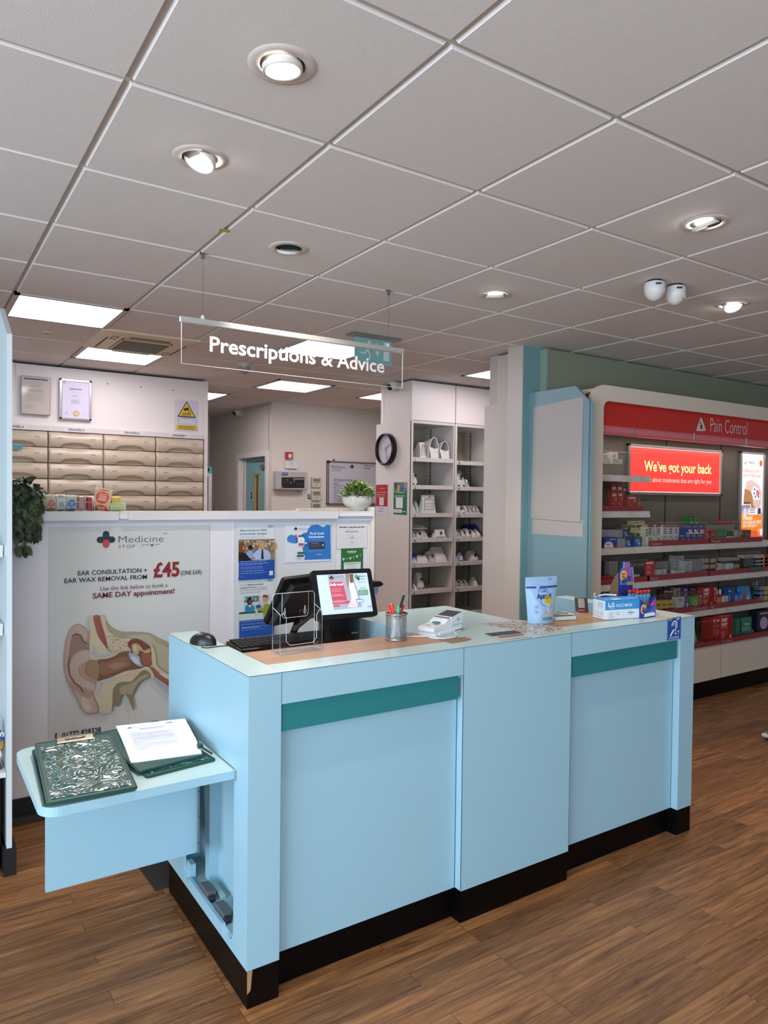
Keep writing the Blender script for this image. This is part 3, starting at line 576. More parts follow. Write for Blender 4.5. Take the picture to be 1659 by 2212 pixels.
clear('hanging_tab', lambda b: b.box(-.05, .055, .0345, .0365, .115, .198, AC_), [[(-.05, .036, .198), (-.05, .036, .125), (-.042, .036, .115), (.047, .036, .115), (.055, .036, .125), (.055, .036, .198)], [(-.042, .035, .13), (-.038, .035, .15), (-.045, .035, .13), (-.04, .035, .122), (-.036, .035, .13), (-.040, .035, .15)], [(.038, .035, .13), (.042, .035, .152), (.045, .035, .13), (.04, .035, .122), (.036, .035, .13), (.04, .035, .152)]])
# mesh pen pot
def meshmat():
    m = bpy.data.materials.new('wire_mesh'); m.use_nodes = True; nt = m.node_tree; b = nt.nodes['Principled BSDF']; b.inputs['Base Color'].default_value = (*hx('#8e8f92'), 1); b.inputs['Metallic'].default_value = .7; b.inputs['Roughness'].default_value = .35
    tc = nt.nodes.new('ShaderNodeTexCoord'); sx = nt.nodes.new('ShaderNodeSeparateXYZ'); nt.links.new(tc.outputs['Object'], sx.inputs[0])
    at = nt.nodes.new('ShaderNodeMath'); at.operation = 'ARCTAN2'; nt.links.new(sx.outputs[1], at.inputs[0]); nt.links.new(sx.outputs[0], at.inputs[1])
    def mth(op, a, v=None, b2=None):
        q = nt.nodes.new('ShaderNodeMath'); q.operation = op; nt.links.new(a, q.inputs[0])
        if b2 is not None: nt.links.new(b2, q.inputs[1])
        elif v is not None: q.inputs[1].default_value = v
        return q.outputs[0]
    u = mth('MULTIPLY', at.outputs[0], 32); z = mth('MULTIPLY', sx.outputs[2], 950)
    a = mth('ABSOLUTE', mth('SINE', mth('ADD', u, b2=z))); c = mth('ABSOLUTE', mth('SINE', mth('SUBTRACT', u, b2=z)))
    mn = mth('LESS_THAN', mth('MINIMUM', a, b2=c), .42); nt.links.new(mn, b.inputs['Alpha']); return m
px_, py_ = 1.045, .25
t = thing('pen_pot', 'silver wire mesh pen pot full of red and green pens on the wooden ledge', 'pen pot', (px_, py_, H))
b = MB(); b.lathe([(.0395, .004), (.0395, .096)], (px_, py_, H), meshmat(), 48, cap=False); b.build('mesh_wall', t, origin=(px_, py_, H))
t.children[0].location = (0, 0, 0)
b = MB(); SIL = M('#9fa1a4', .3, .8); b.lathe([(.0, 0), (.041, 0), (.042, .004), (.040, .008), (.0, .008)], (px_, py_, H), SIL, 36); b.lathe([(.040, .093), (.043, .096), (.043, .1), (.040, .1)], (px_, py_, H), SIL, 36, cap=False); b.build('rim', t)
pens = [(-.022, 0, -.018, 0, .035, '#d93a2c', 'chunky red pen leaning left in the pen pot'), (.0, .012, -.018, .016, .025, '#c8372c', 'red pen standing behind the green pen in the pen pot'), (-.008, .005, .003, -.006, .03, '#2f9d72', 'green pen standing in the middle of the pen pot'), (.02, 0, .03, .01, .025, '#d8352a', 'red pen leaning right at the front of the pen pot'), (.018, .018, .034, .02, .022, '#cf3a30', 'red pen leaning right at the back of the pen pot')]
for i, (x0, y0, x1, y1, hh, c, lab) in enumerate(pens):
    top = Vector((px_+x1*1.35, py_+y1*1.35, H+.10+hh)); bot = Vector((px_-x1*.6, py_-y1*.6, H+.012)); d = (top-bot).normalized()
    b = MB(); b.tube([bot, top-d*.05], .0042, M('#dcdcd8', .3), 10); o = b.build('pen', label=lab, cat='pen', group='pens in the mesh pot', origin=bot)
    b = MB(); b.tube([top-d*.055, top-d*.004, top], [.0062, .0062, .0045], M(c, .3), 12); b.tube([top-d*.05+Vector((0, -.007, 0)), top-d*.012+Vector((0, -.007, 0))], .0016, M(c, .3), 6)
    WL[o] = bot; b.build('cap', o)
b = MB(); top = Vector((1.085, .255, H+.172)); bot = Vector((1.02, .245, H+.012)); d = (top-bot).normalized(); b.tube([bot, top-d*.06], .004, M('#d8d8d8', .2, .3), 10); b.tube([top-d*.06, top-d*.01], .0048, M('#1c1c20', .3), 10); b.tube([top-d*.012, top], .0035, SIL, 8); b.tube([top-d*.045+Vector((.006, -.004, 0)), top-d*.012+Vector((.006, -.004, 0))], .0012, SIL, 6); b.build('ballpoint_pen', label='tall silver and black ballpoint pen sticking up out of the pen pot', cat='pen', group='pens in the mesh pot', origin=bot)
# card payment terminal in its cradle
tx, ty = 1.262, .26
t = thing('card_terminal', 'white card payment terminal in a cradle on the middle of the counter', 'card machine', (tx, ty, H))
T = Matrix.Translation((tx, ty, H)) @ Matrix.Rotation(R(18), 4, 'Z'); CW = M('#e3e4e8', .3); CG = M('#b9bcc2', .35)
b = MB(); b.T = T; b.prism([(-.085, 0), (.095, 0), (.10, .022), (.095, .03), (-.06, .028), (-.09, .012)], 'y', -.038, .038, CW, False); b.box(-.07, .09, -.041, .041, .003, .02, CW, .006); b.build('cradle', t)
b = MB(); b.T = T; b.prism([(-.095, .022), (.0, .024), (.095, .032), (.105, .045), (.102, .072), (.09, .076), (-.0, .058), (-.03, .044), (-.1, .036)], 'y', -.037, .037, CW); b.box(.015, .095, -.0385, .0385, .040, .066, CW, .006); b.build('terminal', t)
b = MB(); b.T = T; b.prism([(.012, .0612), (.098, .0765), (.096, .0785), (.012, .0632)], 'y', -.034, .034, M('#3b3d42', .25)); b.build('lid', t)
b = MB(); b.T = T; b.box(.02, .10, -.0395, -.037, .030, .0345, CG); b.box(-.09, -.04, -.0385, -.037, .024, .026, CG); b.box(-.052, -.030, -.02, .004, .047, .052, M('#1f7b80', .2)); b.box(-.085, -.065, .0, .02, .038, .042, CG)
for k in range(5): b.box(.044+k*.011, .051+k*.011, -.0415, -.0405, .008, .013, M('#333437', .4))
b.build('card_slot', t)
O = T @ Vector((0, -.0390, 0)); b = MB(); A = Art(b, O, T.to_3x3() @ Vector((1, 0, 0)), (0, 0, 1)); A.ring(.067, .053, .0085, .0012, '#6c6e74')
for k in range(3): A.ell(.063+k*.004, .053, .001, .002+k*.0015, '#6c6e74')
b.build('contactless_mark', t)
b = MB(); b.tube([(1.19, .235, H+.006), (1.17, .225, H+.004), (1.165, .19, H+.004), (1.20, .16, H+.003), (1.25, .155, H+.003), (1.285, .185, H+.005), (1.30, .22, H+.008)], .0022, M('#e6e6e6', .4), 7); b.tube([(1.17, .225, H+.004), (1.11, .26, H+.003), (1.09, .30, H+.002), (1.075, .312, H+.003)], .0022, M('#e6e6e6', .4), 7); b.build('cable', t)
b = MB(); b.prism([(1.176, .08), (1.24, .085), (1.285, .10), (1.30, .118), (1.29, .135), (1.305, .15), (1.27, .165), (1.176, .17)], 'z', H, H+.0006, M('#8a6a4c', .45)); b.build('tape_patch', label='worn brown tape patch on the counter joint in front of the card machine', cat='tape')
# notices lying on the counter top
def flat(name, pts, z, col, label, cat, art=None, group=None):
    b = MB(); P_ = [onz(u, v, H+z) for u, v in pts]; b.prism([(p.x, p.y) for p in P_][::-1], 'z', H+z-.0012, H+z, ink(col, .3))
    if art: art(artZ(b, H+z+.0002, .0003), P_)
    return b.build(name, label=label, cat=cat, group=group)
def lerp4(P_, s_, t_): a = P_[0].lerp(P_[1], s_); c = P_[3].lerp(P_[2], s_); return a.lerp(c, t_)
def mottled(A, P_):
    rnd = random.Random(4); l = A.L()
    for i in range(26):
        for j in range(16):
            if rnd.random() < .62:
                s_, t_ = .03+i*.036, .04+j*.058; ws, wt = .03*rnd.random()+.006, .03; c = [lerp4(P_, *q_) for q_ in ((s_, t_), (s_+ws, t_), (s_+ws, t_+wt), (s_, t_+wt))]
                A.poly([(p.x, p.y) for p in c][::-1], rnd.choice(['#6f6a66', '#8d8782', '#a39c96', '#544f4c']), l)
flat('counter_notice', [(1035, 1347), (1124, 1339), (1234, 1361), (1150, 1371)], .0018, '#cfc6bd', 'large worn printed notice laid flat on the middle of the counter', 'notice', mottled)
def cardart(A, P_):
    q_ = [lerp4(P_, *k) for k in ((.0, .0), (1, .0), (1, .45), (0, .45))]; A.poly([(p.x, p.y) for p in q_][::-1], '#3e414b')
    for k in range(9):
        s_ = .1+.09*k; c = [lerp4(P_, *z_) for z_ in ((s_, .55), (s_+.05, .55), (s_+.05, .8), (s_, .8))]; A.poly([(p.x, p.y) for p in c][::-1], '#7d766f')
flat('counter_card', [(1046, 1369), (1110, 1362), (1150, 1374), (1084, 1382)], .0025, '#cdc5bb', 'small dark and white card stuck flat beside the large counter notice', 'notice', cardart)
# blue refill pouch
t = thing('cereal_pouch', 'tall pale blue Aptamil pouch with a round yellow sticker on the counter', 'food pouch', (1.79, .235, H))
yb = .235; p0 = ony(1134, 1255, yb); p1 = ony(1202, 1252, yb); q0 = ony(1141, 1341, yb); q1 = ony(1196, 1338, yb); cx = (p0.x+p1.x+q0.x+q1.x)/4; wt, wb = (p1.x-p0.x)*.44, (q1.x-q0.x)*.43; ht = .198
T = Matrix.Translation((cx, yb, H)) @ Matrix.Rotation(R(-9), 4, 'Z')
PB = M('#9dbcdd', .25); b = MB(); b.T = T; N = 14; K = 18; vs = []; fs = []
for side in (-1, 1):
    for j in range(N+1):
        z = ht*j/N; w_ = wb+(wt-wb)*min(1, z/(ht*.8)); dd = .030*(1-(z/ht)**2.2)+.0012
        for k in range(K+1):
            s_ = k/K*2-1; x = s_*w_; y = side*dd*(1-abs(s_)**2.6)*(1+.06*math.sin(9*s_+j)); vs.append((x, y, z+.001+.003*math.sin(6*s_)*(j == 0)*0))
st = (N+1)*(K+1)
for side in (0, 1):
    for j in range(N):
        for k in range(K):
            f = [side*st+j*(K+1)+k, side*st+j*(K+1)+k+1, side*st+(j+1)*(K+1)+k+1, side*st+(j+1)*(K+1)+k]; fs.append(f if side == 0 else f[::-1])
b.add(vs, fs, PB, True)
for j in range(N):
    for k in (0, K): b.add([vs[j*(K+1)+k], vs[st+j*(K+1)+k], vs[st+(j+1)*(K+1)+k], vs[(j+1)*(K+1)+k]], [(0, 1, 2, 3)], PB)
b.build('pouch_body', t)
def skin(x, z, off):       # a point on the bulging front
    w_ = wb+(wt-wb)*min(1, z/(ht*.8)); s_ = max(-1, min(1, x/w_)); dd = .030*(1-(z/ht)**2.2)+.0012
    return T @ Vector((x, -dd*(1-abs(s_)**2.6)*1.07-off, z))
class Skin(Art):
    def P(s, a, b, l): return skin(a, b, .0012+l*.00025)
b = MB(); A = Skin(b, (0, 0, 0), (1, 0, 0), (0, 0, 1))
for k in range(12):
    a0 = -wt*.98+k*wt*1.96/12; A.rect(a0, .152, a0+wt*1.96/12, .160, '#2b4a9a', 2)
A.rect(-.038, .150, -.02, .163, '#8fb4d8', 4)
A.text('Aptamil', -.038, .108, .021, '#1d3274', .03, .074); A.ell(.016, .100, .019, .020, '#e0c22f', n=26)
A.line([(-.028, .135), (-.024, .148), (.012, .150), (.022, .140), (.020, .128)], .002, '#2b4a9a'); A.line([(-.024, .096), (-.012, .08), (.004, .074)], .002, '#2b4a9a')
for k in range(4): A.ell(-.014+k*.007, .137+k*.001, .002, .003+k*.0007, '#2b4a9a')
A.greek(.004, .112, .026, 5, .005, '#a8901c')
for z in (.074, .052): A.ring(-.043, z, .0075, .001, '#4f76b0'); A.ell(-.043, z, .002, .003, '#4f76b0')
for k in range(8):
    a0 = -.022+k*.009; A.poly([(a0, .03), (a0+.009, .03), (a0+.009, .042+k*.005), (a0, .038+k*.005)], '#a9a9a8')
A.ell(.016, .062, .017, .008, '#b9bcc2'); A.ell(.022, .062, .007, .004, '#6b96cf')
for k in range(6): A.rect(-.016+k*.0095, .016, -.016+(k+1)*.0095, .028, '#6787a8', 5)
A.greek(.028, .192, .02, 2, .004, '#2b4a9a'); b.build('printed_label', t)
# leaflets in a low clear tray
t = thing('leaflet_tray', 'low clear tray holding a small stack of white leaflets beside the blue pouch', 'tray', (1.93, .26, H))
T = Matrix.Translation((1.935, .262, H)) @ Matrix.Rotation(R(-14), 4, 'Z'); b = MB(); b.T = T
for q in ((-.055, .062, -.045, -.0425, 0, .036), (.06, .0625, -.045, .05, 0, .036), (-.057, -.0545, -.045, .05, 0, .036), (-.055, .062, -.045, .05, 0, .0015)): b.box(*q, acrylic())
for e in ([(-.056, -.044, .036), (.061, -.044, .036), (.061, .05, .036)], [(.061, -.044, 0), (.061, -.044, .036)]): b.tube(e, .0009, EDC, 5)
b.build('tray', t)
b = MB(); b.T = T; b.box(-.05, .056, -.04, .045, .0017, .018, M('#e3e1dc', .6)); b.build('leaflet_stack', label='small stack of white printed leaflets lying in the clear tray', cat='leaflets')
b = MB(); b.T = T @ Matrix.Rotation(R(-3), 4, 'Y'); A = Art(b, T @ Vector((0, 0, .024)), T.to_3x3() @ Vector((1, 0, 0)), T.to_3x3() @ Vector((0, 1, 0)), 0.0003); b.T = None
A.rect(-.05, -.04, .056, .045, '#dcdcd6'); A.poly([(-.05, .045), (-.02, .045), (0, -.02), (-.05, -.04)], '#7e958d'); A.poly([(.0, .045), (.03, .045), (.05, .0), (.02, -.02)], '#8b5f5f'); A.greek(-.03, .03, .07, 7, .009, '#8a8c88'); b.build('top_leaflet', label='open patterned leaflet on top of the white leaflet stack', cat='leaflets')
# QR card: code itself left out
b = MB(); p = ony(1258, 1326, .33); T = Matrix.Translation((p.x, .33, H+.001)) @ Matrix.Rotation(R(-12), 4, 'X') @ Matrix.Rotation(R(6), 4, 'Y'); b.T = T; b.box(-.045, .042, 0, .0012, 0, .07, M('#57504d', .5)); b.T = None
A = Art(b, T @ Vector((0, -.0004, 0)), T.to_3x3() @ Vector((1, 0, 0)), T.to_3x3() @ Vector((0, 0, 1))); A.rect(-.025, .022, .018, .066, '#b9b4af'); A.rect(-.045, 0, .042, .016, '#8b3238'); A.greek(-.03, .012, .05, 1, .008, '#d8c3c3'); b.build('code_card', label='small dark card with a pale square leaning upright beside the face mask box', cat='card')
# face mask box
t = thing('face_mask_box', 'blue and white cardboard box marked FACE MASK on the counter edge', 'box', (2.17, .16, H))
A0 = onz(1307, 1340, H); B0 = onz(1381, 1335, H); C0 = onz(1274, 1331, H); A0.z = B0.z = C0.z = H
ux = (B0-A0).normalized(); uy = Vector((-ux.y, ux.x, 0)); Wb = (B0-A0).length; Db = .085; Hb = .083
T = Matrix(((ux.x, uy.x, 0, A0.x), (ux.y, uy.y, 0, A0.y), (0, 0, 1, H+.001), (0, 0, 0, 1)))
WB = M('#dfe4ea', .45); BB = M('#3f8fcb', .4); b = MB(); b.T = T; b.box(0, Wb, 0, Db, 0, Hb, WB, .0015); b.box(-.0005, Wb+.0005, -.0006, -.0001, Hb*.52, Hb, BB)
b.prism([(0, Hb), (Db*.15, Hb+.006), (Db*.5, Hb+.012), (Db*.85, Hb+.006), (Db, Hb)], 'x', .001, Wb-.001, BB, True); b.build('carton', t)
b = MB(); b.T = T; b.box(.045, .085, -.001, .02, Hb+.0055, Hb+.0075, M('#e9ecef', .4)); b.tube([(-.01, .05, Hb+.012), (-.02, .055, Hb+.02), (-.018, .05, Hb+.032)], .0022, M('#e9ecef', .4)); b.tube([(.02, .07, Hb+.014), (.06, .08, Hb+.017), (.11, .06, Hb+.015)], .004, M('#c9d8e6', .4)); b.build('mask_edge', t)
b = MB(); A = Art(b, T @ Vector((0, -.0008, 0)), ux, (0, 0, 1)); A.text('FACE MASK', .060, Hb*.66, .0135, '#eef3f7', .004, .090)
A.line([(.018, .075), (.018, .058), (.030, .058)], .005, '#eef3f7'); A.line([(.034, .056), (.034, .068), (.040, .076), (.046, .068), (.046, .056)], .004, '#eef3f7'); A.ell(.040, .060, .003, .003, '#eef3f7'); A.greek(.022, .053, .028, 1, .006, '#d5e4f0')
A.greek(.018, .032, .028, 3, .009, '#8e99a5', th=.0025); A.greek(.055, .032, .026, 2, .009, '#8e99a5', th=.0025); A.greek(.125, .036, .025, 1, .009, '#97a1ab', th=.002); A.greek(.122, .029, .034, 1, .009, '#454c55', th=.0035); A.greek(.125, .021, .028, 1, .009, '#8e99a5', th=.002)
A.line([(.092, .012), (.098, .022), (.094, .034), (.102, .04), (.110, .034), (.108, .022), (.114, .012)], .0008, '#a7b0ba'); A.line([(.094, .028), (.103, .024), (.11, .028)], .0008, '#a7b0ba'); b.build('front_print', t)
b = MB(); A = Art(b, T @ Vector((-.0008, 0, 0)), -uy, (0, 0, 1)); A.greek(-.10, .075, .04, 14, .0048, '#8b929a', th=.0012); A.greek(-.053, .075, .045, 6, .0045, '#8b929a', th=.0016); A.rect(-.053, .045, -.008, .0455, '#8b929a'); A.greek(-.053, .036, .018, 4, .005, '#8b929a', th=.0014); A.greek(-.028, .036, .02, 4, .005, '#8b929a', th=.0014); A.greek(-.06, .014, .05, 2, .004, '#8b929a', th=.0012); b.build('side_print', t)
# sweets display carton with lollipop packs
t = thing('sweet_display_carton', 'blue Melody Pops display carton with tall printed header behind the mask box', 'display box', (2.33, .17, H))
A1 = onz(1386, 1336, H); B1 = onz(1416.5, 1331.5, H); ux = (B1-A1); ux.z = 0; wv = ux.length; ux.normalize(); uy = Vector((-ux.y, ux.x, 0)); T = Matrix(((ux.x, uy.x, 0, A1.x), (ux.y, uy.y, 0, A1.y), (0, 0, 1, H+.0008), (0, 0, 0, 1)))
NV = M('#232f86', .4); KR = M('#6b5334', .7); d_ = .125; x0 = .001; x1 = wv
b = MB(); b.T = T; b.prism([(x0, 0), (x1, 0), (x1, .095), (x1-.012, .094), (x1-.035, .078), (x1-.055, .05), (x0+.03, .05), (x0+.01, .07), (x0, .075)], 'y', 0, .0016, NV)
b.prism([(x0, .0005), (x1, .0005), (x1, .094), (x1-.035, .077), (x1-.055, .049), (x0+.03, .049), (x0, .074)], 'y', .0018, .003, KR)
for xx in (x0, x1-.003): b.prism([(0, 0), (d_, 0), (d_, .10), (d_-.04, .085), (0, .082)], 'x', xx, xx+.0012, NV); b.prism([(0.002, .001), (d_, .001), (d_, .098), (d_-.04, .083), (0.002, .080)], 'x', xx+.0013, xx+.0026, KR)
b.prism([(d_+.003, .02), (d_+.05, .03), (d_+.056, .08), (d_+.045, .13), (d_+.022, .175), (d_+.003, .195)], 'x', x0, x0+.0014, KR)
b.box(x0, x1, 0, d_, 0, .0015, KR); b.build('tray', t)
b = MB(); b.T = T; hd_ = [(x0+.0, 0), (x1, 0), (x1, .175), (x1-.005, .20), (x1-.02, .214), (x1-.022, .245), (x0+.022, .245), (x0+.018, .214), (x0, .20)]
b.prism(hd_, 'y', d_, d_+.002, NV); b.build('header', t)
b = MB(); A = Art(b, T @ Vector((0, d_-.0006, 0)), ux, (0, 0, 1)); cxh = (x0+x1)/2
A.poly([(x0+.004, .135), (x1-.004, .135), (x1-.006, .20), (x1-.03, .222), (x0+.028, .222), (x0+.004, .20)], '#3d6fc4')
for k in range(9): A.poly([(x0+.012+k*.012, .14), (x0+.016+k*.012, .14), (x0+.024+k*.01, .215), (x0+.020+k*.01, .215)], '#c6d6ec', 2)
A.rect(cxh-.008, .220, x1-.026, .240, '#d79ac0'); A.greek(cxh-.006, .238, .04, 2, .009, '#8b2e6b', th=.006); A.rect(x0+.025, .214, cxh-.012, .243, '#5ba7cf'); A.poly([(x0+.036, .175), (cxh+.012, .18), (cxh+.02, .205), (cxh-.006, .222), (x0+.045, .23), (x0+.032, .20)], '#c04a86')
A.ell(x0+.03, .178, .024, .026, '#e2d8c6'); A.ell(x0+.03, .178, .021, .023, '#e6b23a'); A.greek(x0+.018, .19, .025, 2, .013, '#b4451f', th=.009)
A.text('MELODY', x0+.024, .143, .02, '#1b2f86', .03, .085, ang=.22); A.rect(x0+.055, .134, x0+.098, .147, '#c9b56a'); A.text('POPS', x0+.058, .1365, .008, '#5a4a22', .02, .036); A.poly([(x1-.022, .145), (x1-.013, .145), (x1-.01, .205), (x1-.02, .205)], '#c1439c'); b.build('header_print', t)
b = MB(); A = Art(b, T @ Vector((0, -.0006, 0)), ux, (0, 0, 1)); A.poly([(x0+.004, .004), (x1-.004, .004), (x1-.004, .088), (x1-.03, .074), (x1-.055, .046), (x0+.03, .046), (x0+.004, .066)], '#3d6fc4')
for k in range(4): A.rect(x1-.115+k*.012, .03, x1-.111+k*.012, .046+max(0, k-1)*.008, '#c6d6ec', 2)
A.ell(x1-.098, .040, .019, .022, '#e2d8c6'); A.ell(x1-.098, .040, .016, .019, '#e6b23a'); A.greek(x1-.108, .049, .02, 2, .011, '#b4451f', th=.008); A.text('MELODY', x1-.10, .018, .02, '#1b2f86', .03, .075, ang=.3)
A.poly([(x1-.05, .05), (x1-.02, .056), (x1-.022, .075), (x1-.045, .062)], '#d2508f'); A.rect(x1-.016, .02, x1-.007, .082, '#c1439c'); A.poly([(x1-.095, .004), (x1-.008, .006), (x1-.02, .022), (x1-.09, .02)], '#e3e6ea'); b.build('front_print', t)
for k in range(7):
    xx = x0+.022+(k % 4)*.028; yy = .035+(k//4)*.04; b = MB(); b.T = T; b.box(xx-.010, xx+.010, yy, yy+.012, .003, .100, M('#4aa3c9', .3), .004); b.box(xx-.008, xx+.009, yy-.0006, yy, .03, .075, M('#c7768c', .4)); o = b.build('lollipop_pack', label='blue and pink lollipop pack with red cap standing in the blue display carton', cat='sweets', group='lollipop packs in the display carton')
    b = MB(); b.T = T; b.lathe([(.004, .10), (.009, .108), (.0095, .114), (.003, .118)], (xx, yy+.006, 0), M('#c8262c', .3), 12); b.build('cap', o)
# ================================================================== ON THE FLAP SHELF
GRN = M('#1f4a43', .4, noise=.05, nscale=30)
def filmmat():
    m = bpy.data.materials.new('crinkled_clear_film'); m.use_nodes = True; nt = m.node_tree; b = nt.nodes['Principled BSDF']; b.inputs['Base Color'].default_value = (*hx('#2a554d'), 1); b.inputs['Roughness'].default_value = .12; b.inputs['Specular IOR Level'].default_value = 1; b.inputs['Coat Weight'].default_value = 1; b.inputs['Coat Roughness'].default_value = .04
    tc = nt.nodes.new('ShaderNodeTexCoord'); n = nt.nodes.new('ShaderNodeTexNoise'); n.inputs['Scale'].default_value = 12; n.inputs['Detail'].default_value = 1.6; n.inputs['Distortion'].default_value = 2.0
    bp = nt.nodes.new('ShaderNodeBump'); bp.inputs['Strength'].default_value = 1; bp.inputs['Distance'].default_value = .02
    nt.links.new(tc.outputs['Object'], n.inputs['Vector']); nt.links.new(n.outputs[0], bp.inputs['Height']); nt.links.new(bp.outputs[0], b.inputs['Normal']); nt.links.new(bp.outputs[0], b.inputs['Coat Normal']); return m
FILM = filmmat(); CHR = M('#c9b9a4', .18, .95)
def onplane(u, v, y): return ony(u, v, y)
def clipboard(name, corners, th, label, film=True, clip=True, sub=0):
    """corners: bottom-left, bottom-right, top-right, top-left in world space"""
    BL, BR, TR, TL = [Vector(c) for c in corners]; O = (BL+BR)/2; ux = (BR-BL).normalized(); vy = ((TL+TR)/2-O); ln = vy.length; vy.normalize(); n = ux.cross(vy).normalized(); vy = n.cross(ux); wd = ((BR-BL).length+(TR-TL).length)/2
    T = Matrix(((ux.x, vy.x, n.x, O.x), (ux.y, vy.y, n.y, O.y), (ux.z, vy.z, n.z, O.z), (0, 0, 0, 1)))
    t = thing(name, label, 'clipboard', O)
    b = MB(); b.T = T; b.prism(rpoly(-wd/2, 0, wd/2, ln, .01, 4), 'z', -th, 0, GRN); b.tube([(-wd/2+.004, .003, .0006), (wd/2-.004, .003, .0006), (wd/2-.004, ln-.003, .0006), (-wd/2+.004, ln-.003, .0006), (-wd/2+.004, .003, .0006)], .0012, GRN, 5); b.build('board', t)
    if film:
        b = MB(); b.T = T; N = 26; vs = []; fs = []; rnd = random.Random(int(wd*1e4))
        a0, a1, c0, c1 = -wd/2+.014, wd/2-.014, .02, ln-.035
        for j in range(N+1):
            for k in range(N+1): vs.append((a0+(a1-a0)*k/N, c0+(c1-c0)*j/N, .0012+(rnd.random()*.0004+.0006*math.sin(k*.9+j*.5) if 0 < j < N and 0 < k < N else 0)))
        for j in range(N):
            for k in range(N): fs.append((j*(N+1)+k, j*(N+1)+k+1, (j+1)*(N+1)+k+1, (j+1)*(N+1)+k))
        b.add(vs, fs, FILM, True); b.build('clear_pocket', t)
    if clip:
        b = MB(); b.T = T; b.box(-.055, .055, ln-.034, ln-.004, .001, .004, CHR, .001); b.prism([(ln-.036, .004), (ln-.02, .013), (ln-.008, .012), (ln+.002, .004)], 'x', -.053, .053, CHR); b.tube([(-.055, ln-.036, .004), (.055, ln-.036, .004)], .0025, CHR); b.box(-.03, .03, ln-.03, ln-.012, .0125, .0138, M('#e2d6c2', .15, .95)); b.build('clip', t)
    return t
zs = zf
def P3(u, v, y=None, z=None): return ony(u, v, y) if y is not None else onz(u, v, z)
clipboard('clipboard', [P3(94, 1740, z=zs+.006), P3(292, 1704, z=zs+.006), P3(243, 1592, z=zs+.016), P3(74, 1622, z=zs+.016)], .004, 'dark green clipboard lying underneath at the left end of the flap shelf', True, False)
clipboard('clipboard', [P3(101, 1737, z=zs+.014), P3(298, 1701, z=zs+.014), P3(251, 1581, z=zs+.045), P3(82, 1605, z=zs+.045)], .005, 'dark green clipboard with crinkled clear film and a metal clip, uppermost on the left')
clipboard('clipboard', [P3(316, 1679, z=zs+.006), P3(469, 1640, z=zs+.006), P3(392, 1553, z=zs+.02), P3(254, 1572, z=zs+.02)], .004, 'dark green clipboard under the white form on the right of the flap shelf', True, False)
c3 = clipboard('clipboard', [P3(300, 1668, z=zs+.014), P3(448, 1630, z=zs+.014), P3(388, 1551, z=zs+.04), P3(250, 1574, z=zs+.04)], .004, 'dark green clipboard directly beneath the white form', False, False)
b = MB(); BL, BR, TR, TL = P3(283, 1649, z=zs+.019), P3(436, 1626, z=zs+.019), P3(399, 1552, z=zs+.05), P3(250.5, 1568, z=zs+.05)
O = BL; ux = (BR-BL).normalized(); vy = (TL-BL); n = ux.cross(vy).normalized(); vy = n.cross(ux); wd = (BR-BL).length; ln = (TL-BL).length
PAP = M('#dcdfe8', .6); N = 8
def gp(s_, t_, off=0): return BL.lerp(BR, s_).lerp(TL.lerp(TR, s_), t_)+n*(off+.010*math.sin(math.pi*t_)*.6)
for i in range(N): b.add([gp(0, i/N, o) for o in (-.006, 0)]+[gp(1, i/N, o) for o in (-.006, 0)]+[gp(0, (i+1)/N, o) for o in (-.006, 0)]+[gp(1, (i+1)/N, o) for o in (-.006, 0)], [(1, 3, 7, 5), (0, 4, 6, 2), (0, 1, 5, 4), (2, 6, 7, 3)]+([(0, 2, 3, 1)] if i == 0 else [])+([(4, 5, 7, 6)] if i == N-1 else []), PAP)
class Sheet(Art):
    def P(s, a, b_, l): return gp(a, b_, .0006+l*.00015)
A = Sheet(b, (0, 0, 0), (1, 0, 0), (0, 1, 0)); A.poly([(.13, .87), (.17, .895), (.20, .87), (.17, .86)], '#3a3d4a'); A.text('Medicine', .215, .872, .02, '#a9adb8', 0, .16); A.rect(.70, .90, .79, .925, '#8b94a8')
A.text('Medicine Stop Pharmacy', .30, .80, .018, '#70757f', .005, .36); A.text('COVID-19 Vaccine Form', .33, .772, .014, '#8b9098', 0, .3)
rnd = random.Random(3); yy = .70
for k in range(13): A.rect(.13, yy, .13+rnd.choice([.2, .16, .55, .6, .62]), yy+.006, '#a3a8b0'); yy -= rnd.choice([.03, .045, .04])
A.rect(.12, .10, .9, .104, '#b3b7bf'); A.rect(.12, .21, .124, .10, '#b3b7bf')
b.build('paper_form', label='white printed form with small text lying on the right clipboards', cat='paper form')
b = MB(); p = P3(432, 1612, z=zs+.03); b.tube([P3(405, 1560, z=zs+.035), P3(425, 1592, z=zs+.03), p, P3(458, 1628, z=zs+.016)], .0035, M('#173a34', .4), 8); b.box(p.x-.008, p.x+.008, p.y-.01, p.y+.01, p.z-.004, p.z+.008, M('#173a34', .4), .002); b.build('pen', label='dark green pen clipped along the right edge of the clipboards', cat='pen')
# floor mat end behind the counter
b = MB(); ps = [onz(u, v, .004) for u, v in ((300, 1873), (336, 1923), (372, 1912), (372, 1850))]; b.prism([(p.x, p.y) for p in ps], 'z', 0, .005, M('#2b2322', .8, noise=.3, nscale=40)); b.build('floor_mat', label='corner of a dark rubber floor mat behind the counter', cat='mat')
# ================================================================== POSTERS ON THE HALF-HEIGHT PARTITION
YW = 1.729
def poster(name, tl, br, y, col, label, cat='poster', th=.0012, rough=.4, parent=None):
    a = ony(*tl, y); c = ony(*br, y); b = MB(); b.box(a.x, c.x, y-th, y, c.z, a.z, M(col, rough)); return b, artY(b, y-th-.0003)
